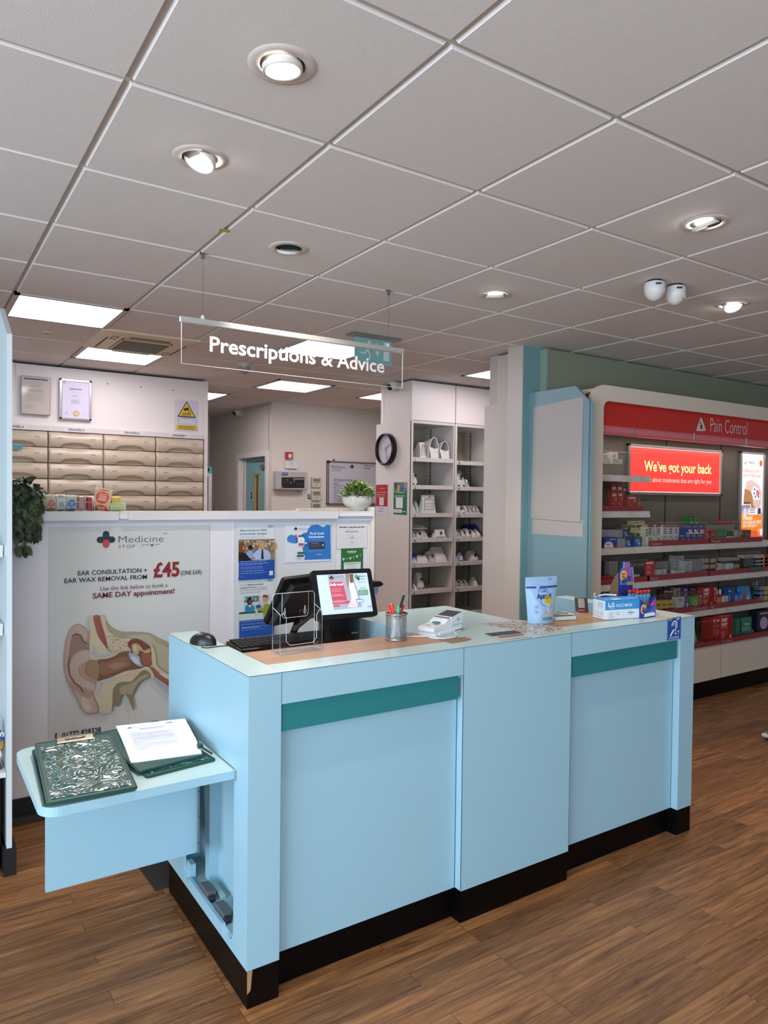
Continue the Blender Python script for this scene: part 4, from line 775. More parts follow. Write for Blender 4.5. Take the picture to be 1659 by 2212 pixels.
# notice board behind the smaller posters
b = MB(); a = ony(505, 1128, YW); c = ony(722, 1380, YW); b.box(a.x, c.x, YW-.006, YW, c.z-.02, a.z, M('#d5d2d4', .4)); b.box(c.x, 1.845, YW-.003, YW, c.z+.1, a.z+.008, M('#dad6db', .35)); b.build('notice_board', label='thin white board screwed to the partition behind the small posters', cat='board')
# big ear care poster
b = MB(); yp = YW-.0025
tl = ony(100, 1137, YW); tr = ony(452, 1133, YW); bl = ony(110, 1620, YW)
b.box(.070, .852, YW-.0022, YW, .285, 1.378, M('#cfcdc9', .45)); A = artY(b, YW-.0026, .0003)
def G(u, v): return A.px(u, v)
NAV, MAR = '#1f2433', '#7a2229'
a, z_ = G(229, 1166); r = G(249, 1166)[0]-a; cross_logo(A, a, z_, r)
A.ptext('Medicine', 256, 1172.5, 353, 14.5, '#55565e', -.012); A.ptext('TM', 352, 1154, 360, 3, '#55565e'); A.ptext('STOP', 256, 1184, 291, 6.5, '#8a5a5e', 0, spacing=1.3); A.pgreek(307, 1176, 345, 1180, 1, '#7c7c82', th=.003); A.pline([(305.5, 1174), (305.5, 1182)], .001, '#8a8a90'); A.pell(328, 1178, 2, 2, '#33363f')
A.ptext('EAR CONSULTATION +', 168, 1243, 317, 9.6, NAV, .012); A.ptext('EAR WAX REMOVAL FROM', 139, 1259.5, 317, 9.6, NAV, .012)
A.ptext('£45', 331, 1246.5, 387, 30, '#8b2128', .03); A.ptext('(ONE EAR)', 390, 1242, 435, 9, '#33262a', .005)
A.ptext('Use the link below to book a', 216, 1276, 361, 9, '#6d3d43', -.002); A.ptext('SAME DAY appointment!', 200, 1292.5, 376, 11, '#6d2229', .018)
A.ptext('01772 828328', 134, 1596, 217, 13, '#15161b', .012); A.pline([(121, 1583), (120, 1592), (125, 1599), (130, 1598)], .006, '#15161b')
# anatomical drawing: outlines follow the print
def smooth(pts, n=4):
    out = []; N = len(pts)
    for i in range(N):
        p0, p1, p2, p3 = pts[i-1], pts[i], pts[(i+1) % N], pts[(i+2) % N]
        for k in range(n):
            t = k/n; out.append(tuple(.5*((2*p1[j])+(-p0[j]+p2[j])*t+(2*p0[j]-5*p1[j]+4*p2[j]-p3[j])*t*t+(-p0[j]+3*p1[j]-3*p2[j]+p3[j])*t**3) for j in (0, 1)))
    return out
def D(pts, col, n=4): A.ppoly([(130+x*.14467, 1310+y*.14467) for x, y in (smooth(pts, n) if n else pts)], col)
def DL(pts, w, col): A.pline([(130+x*.14467, 1310+y*.14467) for x, y in pts], w, col)
D([(670, 200), (760, 300), (900, 370), (1100, 375), (1300, 390), (1430, 450), (1700, 640), (1700, 1080), (1500, 960), (1400, 800), (1300, 560), (1100, 450), (900, 470), (750, 420), (690, 330)], '#a3967c')
D([(1000, 440), (1300, 420), (1420, 520), (1700, 700), (1700, 1050), (1480, 940), (1400, 780), (1350, 600), (1200, 490)], '#b4a88d')
D([(270, 258), (360, 300), (420, 370), (440, 400), (445, 800), (580, 860), (580, 1080), (530, 1110), (520, 1200), (560, 1390), (580, 1560), (520, 1600), (430, 1610), (360, 1580), (300, 1500), (220, 1330), (120, 1160), (60, 960), (48, 780), (70, 560), (110, 400), (180, 290)], '#b09080')
D([(270, 275), (350, 330), (400, 400), (360, 520), (300, 420), (230, 400), (170, 450), (140, 560), (120, 700), (100, 860), (130, 1020), (170, 1150), (110, 1080), (75, 900), (75, 640), (120, 420), (190, 300)], '#bba193')
D([(240, 410), (310, 440), (360, 540), (430, 600), (430, 650), (330, 640), (230, 690), (160, 760), (130, 840), (130, 700), (150, 560), (180, 450)], '#95776a')
D([(330, 660), (430, 660), (440, 780), (350, 830), (270, 900), (270, 1000), (340, 1080), (450, 1130), (520, 1180), (500, 1260), (400, 1230), (280, 1180), (180, 1080), (140, 940), (170, 800), (240, 710)], '#bfa798')
D([(400, 830), (480, 800), (560, 840), (580, 950), (550, 1060), (470, 1050), (390, 1000), (370, 910)], '#8f6b50')
D([(200, 1220), (300, 1330), (420, 1370), (480, 1330), (540, 1440), (560, 1540), (440, 1590), (350, 1560), (290, 1450)], '#bfa596')
D([(330, 1340), (400, 1390), (450, 1490), (420, 1560), (350, 1520), (310, 1430)], '#ccb8ae')
DL([(135, 760), (115, 880), (140, 1020), (210, 1130), (300, 1200), (340, 1280)], .005, '#6d4c3b'); DL([(170, 440), (235, 405), (300, 425), (345, 520), (420, 560)], .005, '#6d4c3b')
D([(560, 790), (740, 760), (860, 700), (1010, 670), (1060, 760), (1120, 850), (1220, 890), (1180, 920), (1000, 950), (820, 1020), (560, 1110), (580, 960)], '#7a5544')
D([(590, 850), (760, 810), (980, 740), (1060, 860), (900, 930), (760, 990), (600, 1010)], '#8d6550'); D([(700, 880), (860, 830), (980, 850), (820, 930)], '#a1785f')
D([(470, 800), (560, 840), (575, 950), (550, 1070), (450, 1040), (380, 960), (390, 870)], '#a07c5f')
D([(400, 150), (500, 150), (520, 250), (560, 420), (640, 560), (700, 640), (800, 680), (860, 700), (740, 760), (620, 780), (470, 790), (440, 740), (430, 560), (440, 400), (425, 260)], '#c6b898')
D([(490, 140), (590, 140), (620, 280), (670, 440), (690, 620), (640, 560), (560, 440), (510, 280)], '#a45c4f'); 
for k in range(5): DL([(505+k*18, 150), (530+k*18, 300), (575+k*18, 440), (650+k*8, 570)], .0012, '#84443a')
D([(590, 140), (655, 140), (690, 300), (760, 400), (900, 465), (1040, 470), (1010, 540), (1010, 600), (1040, 640), (900, 670), (810, 700), (740, 640), (695, 560), (670, 440), (620, 280)], '#c7b497')
D([(480, 590), (500, 590), (540, 670), (530, 690), (460, 680)], '#a9adb8', 3); D([(530, 720), (640, 700), (750, 685), (760, 710), (650, 735), (530, 750)], '#a9adb8', 3)
rnd = random.Random(5); l = A.L()
for k in range(130):
    x, y = rnd.uniform(690, 1010), rnd.uniform(400, 680)
    if y > 380+(x-690)*.3 and y < 700-(abs(x-820))*.25 and y > 430+(x > 900)*40: A.pell(130+x*.14467, 1310+y*.14467, rnd.uniform(.4, 1.1), rnd.uniform(.4, 1.0), '#57422f', l, 6)
D([(1010, 520), (1100, 475), (1200, 510), (1290, 570), (1345, 620), (1340, 700), (1360, 780), (1350, 850), (1290, 890), (1240, 880), (1200, 800), (1170, 720), (1060, 690), (1040, 620), (1000, 570)], '#7a4234'); D([(1200, 700), (1330, 690), (1350, 830), (1260, 880), (1210, 800)], '#9a5843')
D([(1060, 570), (1130, 545), (1190, 590), (1240, 650), (1320, 620), (1335, 670), (1260, 690), (1180, 650), (1150, 710), (1080, 690)], '#b3a277'); D([(1090, 580), (1120, 580), (1130, 640), (1100, 650)], '#cbbd94')
D([(1015, 690), (1060, 690), (1170, 740), (1190, 830), (1220, 885), (1150, 880), (1070, 820), (1020, 750)], '#a0a6ae'); D([(1050, 740), (1130, 760), (1170, 850), (1100, 830)], '#c5c9ce')
D([(1340, 560), (1400, 650), (1420, 780), (1430, 860), (1520, 950), (1700, 1060), (1700, 1090), (1500, 1000), (1400, 920), (1360, 850), (1350, 700)], '#c7b497')
D([(1290, 890), (1400, 930), (1520, 1030), (1700, 1130), (1700, 1260), (1560, 1150), (1420, 1030), (1330, 930)], '#9a5d49'); D([(1460, 985), (1560, 1010), (1700, 1090), (1700, 1120), (1560, 1060)], '#c5c6c8', 3); D([(1390, 1040), (1560, 1150), (1700, 1280), (1700, 1360), (1500, 1190), (1380, 1070)], '#a3a7ab', 3)
D([(560, 1110), (780, 1040), (950, 960), (1180, 925), (1300, 890), (1390, 1020), (1350, 1050), (1250, 940), (1150, 1000), (1050, 1110), (960, 1110), (860, 1130), (790, 1200), (770, 1320), (770, 1440), (740, 1570), (580, 1575), (570, 1480), (520, 1380), (490, 1290), (530, 1200)], '#c6b797')
D([(760, 1050), (950, 965), (1180, 925), (1200, 950), (1120, 1040), (1020, 1110), (900, 1070)], '#c7b497')
for k in range(45):
    x = rnd.uniform(860, 1190); y = 1080-(x-860)*.36+rnd.uniform(-30, 30); A.pell(130+x*.14467, 1310+y*.14467, rnd.uniform(.3, .8), rnd.uniform(.3, .8), '#57422f', None if k == 0 else A.k, 6)
D([(640, 1100), (800, 1050), (815, 1075), (650, 1135)], '#a9adb8', 3); D([(570, 1130), (620, 1120), (610, 1220), (560, 1305), (530, 1290), (575, 1220)], '#a9adb8', 3)
D([(790, 1200), (860, 1130), (960, 1110), (1050, 1110), (1150, 1010), (1260, 940), (1340, 1030), (1200, 1110), (1130, 1190), (1080, 1310), (1060, 1330), (1000, 1350), (960, 1295), (900, 1330), (870, 1470), (820, 1475), (775, 1440), (770, 1300)], '#85775d')
D([(880, 1200), (1060, 1130), (1180, 1040), (1280, 1000), (1300, 1030), (1180, 1100), (1110, 1190), (1060, 1300), (980, 1290), (900, 1300)], '#a3957a'); D([(1000, 1330), (1060, 1320), (1090, 1520), (1065, 1520)], '#8a7c58', 2)
b.build('ear_care_poster', label='large grey Medicine Stop poster with an ear anatomy drawing and £45 price', cat='poster')
# NHS prescription charges poster
yp = YW-.0065
b, A = poster('p', (515, 1131.5), (592, 1247), yp, '#d6d9da', '')
def P0(u, v): return (500+u*.1989, 1110+v*.1989)
def pr(x0, y0, x1, y1, c, l=None): A.prect(*P0(x0, y0), *P0(x1, y1), c, l)
def pt(s, x0, y, x1, cap, c, bold=0): u0, v0 = P0(x0, y); A.ptext(s, u0, v0, P0(x1, y)[0], cap*.1989, c, bold)
def pg(x0, y0, x1, y1, rows, c, **k): A.pgreek(*P0(x0, y0), *P0(x1, y1), rows, c, **k)
def pp(pts, c, s_=0): A.ppoly([P0(*q) for q in (smooth(pts, 3) if s_ else pts)], c)
def pe(x, y, rx, ry, c): u, v = P0(x, y); A.pell(u, v, rx*.1989, ry*.1989, c)
pt('Save money on NHS', 92, 190, 382, 20, '#26508f', .012); pt('prescription charges', 92, 226, 382, 17, '#26508f', .012); pg(92, 246, 440, 276, 2, '#8d949c', th=.0012); pr(396, 125, 445, 146, '#2a5aa5'); pt('NHS', 400, 143, 441, 14, '#dfe6f2', .03)
pr(75, 282, 463, 512, '#7d6a58'); l = A.L()
for i in range(20):
    for j in range(4): pr(78+i*19.3, 290+j*26, 94+i*19.3, 308+j*26, ['#b4694b', '#c7b48e', '#4f6472', '#a23b3b', '#d3d0c6', '#6c8a5a', '#caa04a'][(i*5+j*3) % 7], l)
pp([(215, 500), (230, 440), (270, 400), (300, 385), (350, 380), (400, 400), (425, 440), (420, 500)], '#a9b6d6'); pp([(325, 385), (340, 385), (348, 490), (318, 490)], '#20242c'); pp([(295, 330), (300, 305), (330, 296), (355, 305), (362, 340), (355, 375), (330, 385), (308, 372)], '#c98f6f', 1); pp([(296, 320), (305, 300), (335, 294), (360, 305), (362, 330), (345, 312), (315, 312)], '#9b9186', 1)
pp([(155, 480), (160, 420), (190, 395), (225, 400), (235, 440), (220, 480)], '#86a3cf'); pe(200, 365, 24, 26, '#1d1814'); pp([(75, 512), (75, 420), (110, 410), (160, 440), (200, 490), (210, 512)], '#14120f'); pp([(78, 400), (80, 330), (110, 310), (140, 330), (138, 380), (120, 415), (90, 420)], '#7a3d22', 1); pe(128, 370, 12, 24, '#b8714f'); pp([(410, 500), (430, 430), (463, 400), (463, 500)], '#8a7f62'); pe(460, 350, 20, 40, '#b38a52'); pe(225, 480, 22, 10, '#b8714f')
pr(75, 512, 460, 700, '#1d4ba0'); pg(92, 518, 430, 548, 2, '#c8d3ea', th=.0016); pg(92, 555, 385, 592, 2, '#b4c3e2', th=.0014); pg(92, 596, 380, 616, 1, '#b4c3e2', th=.0014); pg(92, 622, 370, 655, 2, '#c8d3ea', th=.0016); pr(402, 618, 442, 664, '#cfd4de'); pg(92, 680, 130, 690, 1, '#b4c3e2', th=.001)
b.build('prescription_charges_poster', label='NHS poster reading Save money on NHS prescription charges, above the exemption poster', cat='poster')
b, A = poster('p', (514.5, 1248), (592, 1372), yp, '#d3d6d6', '')
pr(392, 710, 442, 730, '#2a5aa5'); pt('NHS', 396, 727, 438, 13, '#dfe6f2', .03)
pt('The new', 92, 782, 162, 15, '#7f868f'); pt('digital prescription', 170, 778, 345, 15, '#3c4754', .012); pt('exemption service', 92, 812, 262, 15, '#3c4754', .012); pt('may allow your', 270, 806, 392, 15, '#7f868f'); pt('pharmacist to check if you need to', 92, 838, 382, 14, '#7f868f'); pt('pay for your prescriptions.', 92, 866, 308, 14, '#7f868f')
pr(130, 890, 300, 1075, '#b9cdd2'); pr(137, 900, 292, 950, '#4a6173')
for i in range(8): pr(140+i*19, 905, 150+i*19, 940, ['#d9d9d4', '#7fb0b0', '#c9d3d6', '#a5695b'][i % 4])
pr(75, 1062, 410, 1092, '#c9d2cf'); pr(75, 1068, 410, 1084, '#23504e'); pr(75, 1090, 345, 1158, '#c3ccc8')
pp([(140, 1065), (142, 1000), (165, 985), (215, 985), (238, 1005), (240, 1065)], '#2c7ea0'); pe(190, 945, 28, 42, '#1f1714'); pe(195, 952, 19, 26, '#6a3f2c'); pp([(175, 990), (210, 990), (194, 1015)], '#e1e6e6')
pp([(270, 1030), (250, 1000), (285, 980), (320, 1010)], '#3e5275'); pp([(345, 1120), (330, 1060), (290, 1045), (290, 1030), (335, 1020), (350, 975), (395, 970), (410, 1000), (405, 1120)], '#86982f'); pp([(345, 1158), (345, 1115), (400, 1115), (400, 1158)], '#39405a'); pe(355, 925, 24, 34, '#c98f6f'); pp([(328, 915), (330, 885), (358, 876), (382, 888), (382, 915), (372, 905), (340, 900)], '#7a3d22', 1); pe(285, 1030, 12, 8, '#c98f6f'); pr(250, 1050, 275, 1085, '#bccabd')
pr(75, 1160, 450, 1306, '#24509f'); pg(98, 1170, 440, 1225, 3, '#b4c3e2', th=.0014); pg(98, 1238, 320, 1252, 1, '#dfe6f2', th=.002); pg(98, 1262, 400, 1275, 1, '#b4c3e2', th=.001)
b.build('exemption_service_poster', label='NHS digital prescription exemption poster with two cartoon people, below the charges poster', cat='poster')
b, A = poster('p', (616, 1134), (715, 1211), yp-.003, '#dadbe2', '')
pp([(790, 500), (800, 460), (785, 430), (770, 380), (790, 330), (740, 250), (770, 215), (820, 200), (835, 160), (870, 122), (940, 118), (975, 135), (1000, 145), (1030, 120), (1075, 125), (1078, 490)], '#2f74bd'); pp([(605, 260), (640, 228), (690, 240), (740, 290), (700, 320), (650, 315), (610, 300)], '#3f7fc4', 1)
u, v = P0(697, 163); a, z_ = A.px(u, v); cross_logo(A, a, z_, .011, '#15161c', '#b52b36'); pt('Medicine', 728, 172, 832, 20, '#9a9ca6', -.005); pg(735, 178, 830, 186, 1, '#a9abb5', th=.0015)
pt('Flu & Covid', 850, 226, 1000, 24, '#e3ebf6', .03); pt('Vaccinations', 830, 262, 1000, 24, '#e3ebf6', .03); pg(880, 275, 990, 284, 1, '#b9d0ea', th=.0012)
pp([(688, 225), (700, 225), (712, 300), (700, 300)], '#b5303f'); pr(722, 232, 778, 252, '#3f6660'); pp([(725, 252), (775, 252), (790, 275), (785, 350), (725, 350), (715, 275)], '#e6e8ee'); pr(724, 318, 780, 345, '#b5525c'); pe(740, 290, 3, 4, '#22252e'); pe(762, 290, 3, 4, '#22252e'); pp([(790, 295), (828, 295), (822, 335), (806, 348), (786, 330)], '#2b5aa8'); pr(797, 303, 803, 330, '#e3ebf6'); pr(786, 313, 816, 320, '#e3ebf6')
pr(838, 306, 1000, 376, '#37393f'); pg(860, 316, 960, 328, 1, '#c5c8cf', th=.002); pg(855, 338, 965, 362, 2, '#8f939b', th=.001); pe(984, 338, 8, 9, '#d6d8dc'); pr(708, 414, 776, 434, '#4a4c52'); pr(703, 444, 776, 466, '#55575d'); pg(825, 398, 1000, 410, 1, '#dfe8f4', th=.0016); pt('Book Now!', 918, 445, 972, 9, '#dfe8f4', .01)
b.build('vaccinations_poster', label='landscape blue and white Flu & Covid Vaccinations poster in the middle of the board', cat='poster')
b, A = poster('p', (737, 1180), (783.5, 1250), yp+.002, '#2c6b3c', '')
pt('MACMILLAN', 1257, 418, 1356, 14, '#dfe8dd', .04); pt('CANCER SUPPORT', 1262, 430, 1350, 7, '#cfdccc', .02)
l = A.L(); A.pline([P0(1198, 480), P0(1250, 485), P0(1310, 470), P0(1360, 445), P0(1412, 425)], .001, '#a9c3a8', l)
for k in range(6):
    x = 1203+k*36; y = 484-(k*1.0)**1.6*3.2; pp([(x, y), (x+26, y-3), (x+14, y+30)], ['#cfdcc8', '#6f9b70'][k % 2])
pr(1216, 528, 1398, 700, '#d6d9d6'); pt('Macmillan Coffee Morning 2024', 1226, 546, 1388, 9, '#2b332e', .02); pg(1255, 552, 1355, 585, 3, '#59605a', th=.001); pg(1250, 595, 1365, 605, 1, '#3a413c', th=.0016)
b.build('coffee_morning_poster', label='green Macmillan coffee morning poster with bunting, partly behind the till display', cat='poster')
b, A = poster('p', (728, 1132), (793, 1183), yp, '#d3d1d2', '')
pt('Macmillan Coffee Morning 2024', 1172, 152, 1446, 13, '#26262b', .03); pg(1242, 168, 1350, 178, 1, '#9a9aa0', th=.001); pt('Medicine Stop Pharmacy', 1238, 196, 1380, 9, '#3a3a40', .02); pg(1290, 206, 1335, 214, 1, '#9a9aa0', th=.001); pg(1242, 234, 1350, 244, 1, '#9a9aa0', th=.001); pt('£78.60', 1288, 260, 1328, 9, '#3a3a40', .02); pg(1190, 268, 1425, 280, 1, '#9a9aa0', th=.001); A.pline([P0(1288, 312), P0(1292, 296), P0(1300, 306), P0(1305, 312), P0(1312, 304), P0(1328, 310)], .0009, '#4a4a50'); pg(1250, 328, 1370, 336, 1, '#a5a5aa', th=.001)
b.build('thank_you_certificate', label='white landscape Macmillan Coffee Morning 2024 certificate at the right of the board', cat='certificate')
# slim black holder seen beside the till display, fixed to the partition end
b = MB(); b.prism([(1.80, 1.03), (1.885, 1.03), (1.905, 1.012), (1.885, 1.0), (1.80, 1.0)], 'y', 1.64, 1.717, M('#151415', .4)); b.prism([(1.80, 1.0), (1.885, 1.0), (1.84, .82), (1.80, .80)], 'y', 1.66, 1.717, M('#8d9db3', .3)); b.build('wall_rack', label='slim black rack fixed to the partition end behind the till display', cat='rack')
# ------------------------------------------------------------------ on top of the partition
ZT = 1.4505; YT = 1.765
def wrapdot(b, rr, ac, r, xm, cy, cz, m, K=14):
    vs = []
    for k in range(K+1):
        t_ = -1+2*k/K; hw = rr*math.sqrt(max(0, 1-t_*t_)); a = ac+t_*rr/r
        for s_ in (-1, 1): vs.append((xm+s_*hw, cy+r*math.cos(a), cz+r*math.sin(a)))
    b.add(vs, [(2*k, 2*k+1, 2*k+3, 2*k+2) for k in range(K)], m)
def roll(name, u0, u1, vt, lab, base, dots, axis_tilt=0, y=1.745, group='rolls of printed stickers on the partition', dotcol2=None, n=14):
    a = ony(u0, 1104, y); c = ony(u1, 1104, y); tp = ony(u0, vt, y); r = max(.02, (tp.z-ZT-.002)/2); x0, x1 = a.x, c.x; cz = ZT+.002+r; cy = y+r
    b = MB(); b.lathe([(r*.45, 0), (r, 0), (r, x1-x0), (r*.45, x1-x0)], (x0, cy, cz), M(base, .45), 36, 'x', False, False)
    b.lathe([(r*.45, 0), (r*.45, x1-x0)], (x0, cy, cz), M('#9b7a55', .7), 20, 'x', True, False)
    if dots:
        rr = min((x1-x0)*.42, .03); m = M(dots, .4); xm = (x0+x1)/2; stepa = 2.25*rr/r
        for q in range(int(2*math.pi/stepa)):
            ac = math.pi*1.02+q*stepa; K = 18
            wrapdot(b, rr, ac, r+.0008, xm, cy, cz, m)
            if dotcol2:
                m2 = M(dotcol2, .4)
                for w_ in (-.45, -.1, .25, .6):
                    vs = [(xm+sx_*rr*.6, cy+(r+.0018)*math.cos(ac+(w_+o_)*rr/r), cz+(r+.0018)*math.sin(ac+(w_+o_)*rr/r)) for sx_, o_ in ((-1, 0), (1, 0), (1, .14), (-1, .14))]; b.add(vs, [(0, 1, 2, 3)], m2)
    return b.build(name, label=lab, cat='sticker roll', group=group)
roll('sticker_roll', 88, 100.5, 1066, 'pale green and white sticker roll nearest the trailing plant', '#c5c9a8', '#8fa04e')
roll('sticker_roll', 101, 121, 1068, 'roll of round orange stickers in the tray on the partition', '#cfc6a8', '#c95b35', dotcol2='#e0b49a')
roll('sticker_roll', 122, 143, 1068, 'white sticker roll with black print between the orange and blue rolls', '#c9cdc6', '#d2d6d0', dotcol2='#55585a')
roll('sticker_roll', 144, 166, 1069, 'roll of round blue stickers in the tray on the partition', '#c3c9b4', '#2f6fb3', dotcol2='#c3d4e4')
b = MB(); a = ony(169, 1103, 1.75); c = ony(186, 1072, 1.75); b.box(a.x, c.x, 1.75, 1.81, ZT+.004, c.z, M('#b98f8f', .25, noise=.5, nscale=60), .012); b.build('sweet_bag', label='clear bag of pink and white wrapped sweets in the tray on the partition', cat='sweets')
b = MB(); a = ony(190, 1103, 1.75); c = ony(199, 1074, 1.75); b.box(a.x, c.x, 1.75, 1.80, ZT+.004, c.z, M('#a3282f', .4), .003); b.build('red_carton', label='small red carton standing between the sweets and the large orange roll', cat='box')
# big orange roll leaning over
b = MB(); a = ony(205, 1104, 1.73); T = Matrix.Translation((a.x+.045, 1.775, ZT+.058)) @ Matrix.Rotation(R(9), 4, 'Y') @ Matrix.Rotation(R(-14), 4, 'Z'); b.T = T; r = .054; wv = .078
b.lathe([(r*.5, -wv/2), (r, -wv/2), (r, wv/2), (r*.5, wv/2)], (0, 0, 0), M('#d8b896', .5), 36, 'x', False, False); b.lathe([(r*.5, -wv/2), (r*.5, wv/2)], (0, 0, 0), M('#9b7a55', .7), 20, 'x', True, False)
for q in range(5):
    ac = math.pi+q*1.25-.15
    wrapdot(b, .031, ac, r+.0008, 0, 0, 0, M('#d4502a', .4))
    for w_ in (-.6, -.3, 0, .3): b.add([(sx_*.018, (r+.0018)*math.cos(ac+(w_+o_)*.031/r), (r+.0018)*math.sin(ac+(w_+o_)*.031/r)) for sx_, o_ in ((-1, 0), (1, 0), (1, .16), (-1, .16))], [(0, 1, 2, 3)], M('#e6c3ae', .5))
b.build('sticker_roll', label='largest roll of orange stickers, leaning at the right end of the tray', cat='sticker roll', group='rolls of printed stickers on the partition')
roll('sticker_roll', 241, 262, 1073, 'small roll of yellow Use First labels standing behind the pale green roll', '#cdb53c', '#d3be45', y=1.80)
roll('sticker_roll', 238, 272, 1086, 'low pale green sticker roll at the right end of the row', '#bcc69e', '#a9b888', y=1.735)
t = thing('clear_tray', 'long clear acrylic tray holding the sticker rolls on the partition', 'tray', (.36, 1.78, ZT))
b = MB(); xa, xb = ony(80, 1104, 1.73).x, ony(204, 1104, 1.73).x
b.box(xa, xb, 1.728, 1.7305, ZT, ZT+.045, acrylic()); b.box(xb-.0025, xb, 1.728, 1.86, ZT, ZT+.045, acrylic()); b.box(xa, xb, 1.728, 1.86, ZT, ZT+.0015, acrylic()); b.build('tray_body', t)
b = MB(); b.tube([(xa, 1.728, ZT+.045), (xb-.012, 1.728, ZT+.045), (xb, 1.728, ZT+.035), (xb, 1.728, ZT+.002)], .0014, EDC, 6); b.build('tray_rim', t)
# plants
def leaf(b, p, d, upv, L_, W_, m, fold=.25):
    d = Vector(d).normalized(); s_ = d.cross(Vector(upv)).normalized(); n = s_.cross(d).normalized(); p = Vector(p); vs = []; fs = []
    prof = [(0, .05), (.2, .7), (.45, 1), (.7, .8), (.9, .35), (1, .02)]
    for t_, w_ in prof:
        c = p+d*(L_*t_)-n*(L_*.35*t_*t_); vs += [c-s_*(W_*w_)+n*(W_*w_*fold), c, c+s_*(W_*w_)+n*(W_*w_*fold)]
    for i in range(len(prof)-1): fs += [(3*i, 3*i+1, 3*i+4, 3*i+3), (3*i+1, 3*i+2, 3*i+5, 3*i+4)]
    b.add(vs, fs, m, True)
def leafmat(c): return M(c, .42, noise=.25, nscale=25)
rnd = random.Random(11)
px0 = ony(62, 1104, 1.72)
t = thing('trailing_plant', 'dark green artificial leafy plant trailing over the left end of the partition', 'plant', (px0.x, 1.77, ZT))
b = MB(); b2 = MB(); LM = [leafmat('#3c4a34'), leafmat('#2f3b2b'), leafmat('#4a5a3c'), leafmat('#5c6b46')]
stems = []
for k in range(22):
    u = rnd.uniform(22, 84); vend = rnd.choice([1060, 1090, 1120, 1150, 1130, 1100]) if k > 3 else 1180
    if k <= 3: u = rnd.uniform(34, 72)
    s0 = Vector((px0.x+rnd.uniform(-.06, .06), 1.77, ZT+.02)); top = ony(30+(u-25)*.9, rnd.uniform(1012, 1055), 1.74+rnd.uniform(-.05, .04)); e_ = ony(u, vend, 1.665+rnd.uniform(-.03, .025)); mid = ony(u, min(vend, 1095), 1.655+rnd.uniform(-.03, .01))
    if vend <= 1090: mid = (top+e_)/2+Vector((0, -.02, .01))
    pts = []
    for i in range(9):
        s_ = i/8; A_, B_, C_, D_ = s0, top, mid, e_; pts.append(A_*(1-s_)**3+B_*3*s_*(1-s_)**2*1+C_*3*s_*s_*(1-s_)+D_*s_**3)
    b2.tube(pts, .0018, M('#3d3a26', .6), 5)
    for i in range(1, 9):
        for q in range(3):
            d = (pts[min(i+1, 8)]-pts[i-1]).normalized()+Vector((rnd.uniform(-1, 1), rnd.uniform(-.9, .35), rnd.uniform(-.6, .5))); lp = pts[i]
            leaf(b, lp, d, (rnd.uniform(-.4, .4), -.8, .6), rnd.uniform(.038, .06), rnd.uniform(.012, .019), rnd.choice(LM))
b.build('foliage', t); b2.build('stems', t)
b = MB(); b.lathe([(.04, 0), (.055, .05), (.06, .055), (.05, .06)], (px0.x-.02, 1.80, ZT), M('#4a4038', .6), 24); b.build('pot', t)
# potted plant in a ribbed bowl
c = ony(772, 1103, 1.80); t = thing('potted_plant', 'artificial green bushy plant in a ribbed white bowl on the right end of the partition', 'plant', (c.x, 1.80, ZT))
b = MB(); Rr = .094; prof = [(.045, 0), (.047, .004), (.05, .012), (.058, .020), (.075, .030), (.087, .045), (.0925, .062), (.0925, .078), (.088, .090), (.084, .088), (.086, .07), (.07, .05)]
pr2 = []
for i in range(len(prof)-1):
    for k in range(4): s_ = k/4; pr2.append((prof[i][0]*(1-s_)+prof[i+1][0]*s_+(.0009 if k % 2 else 0), prof[i][1]*(1-s_)+prof[i+1][1]*s_))
b.lathe(pr2, (c.x, 1.80, ZT), M('#c3beb8', .6, noise=.12, nscale=30), 48); b.lathe([(.084, .080), (0, .082)], (c.x, 1.80, ZT), M('#2c2a1c', .9), 24, cap=False); b.build('bowl', t)
b = MB(); LG = [leafmat('#5f7a33'), leafmat('#83994a'), leafmat('#4a6030'), leafmat('#9fb25e')]
for k in range(620):
    a = rnd.uniform(0, 2*math.pi); ph = rnd.uniform(0, 1)**.8*1.5; rr = .108*rnd.uniform(.55, 1.0); dirn = Vector((math.cos(a)*math.sin(ph), math.sin(a)*math.sin(ph), math.cos(ph)))
    p = Vector((c.x, 1.80, ZT+.075))+Vector((dirn.x*rr*1.02, dirn.y*rr*.9, max(.005, dirn.z)*rr*.92))
    leaf(b, p, dirn+Vector((rnd.uniform(-.7, .7), rnd.uniform(-.7, .7), rnd.uniform(-.2, .8))), (0, -.3, 1), rnd.uniform(.018, .029), rnd.uniform(.007, .011), rnd.choice(LG))
b.build('foliage', t)
b = MB(); a = ony(640, 1104, 1.83); e = ony(757, 1104, 1.83); b.prism([(a.x, ZT), (e.x, ZT), (e.x-.004, ZT+.012), (e.x-.02, ZT+.016), (a.x+.01, ZT+.012)], 'y', 1.80, 1.85, M('#c9c2b4', .5)); b.build('document_wallet', label='flat cream wallet lying on the partition beside the potted plant', cat='wallet')
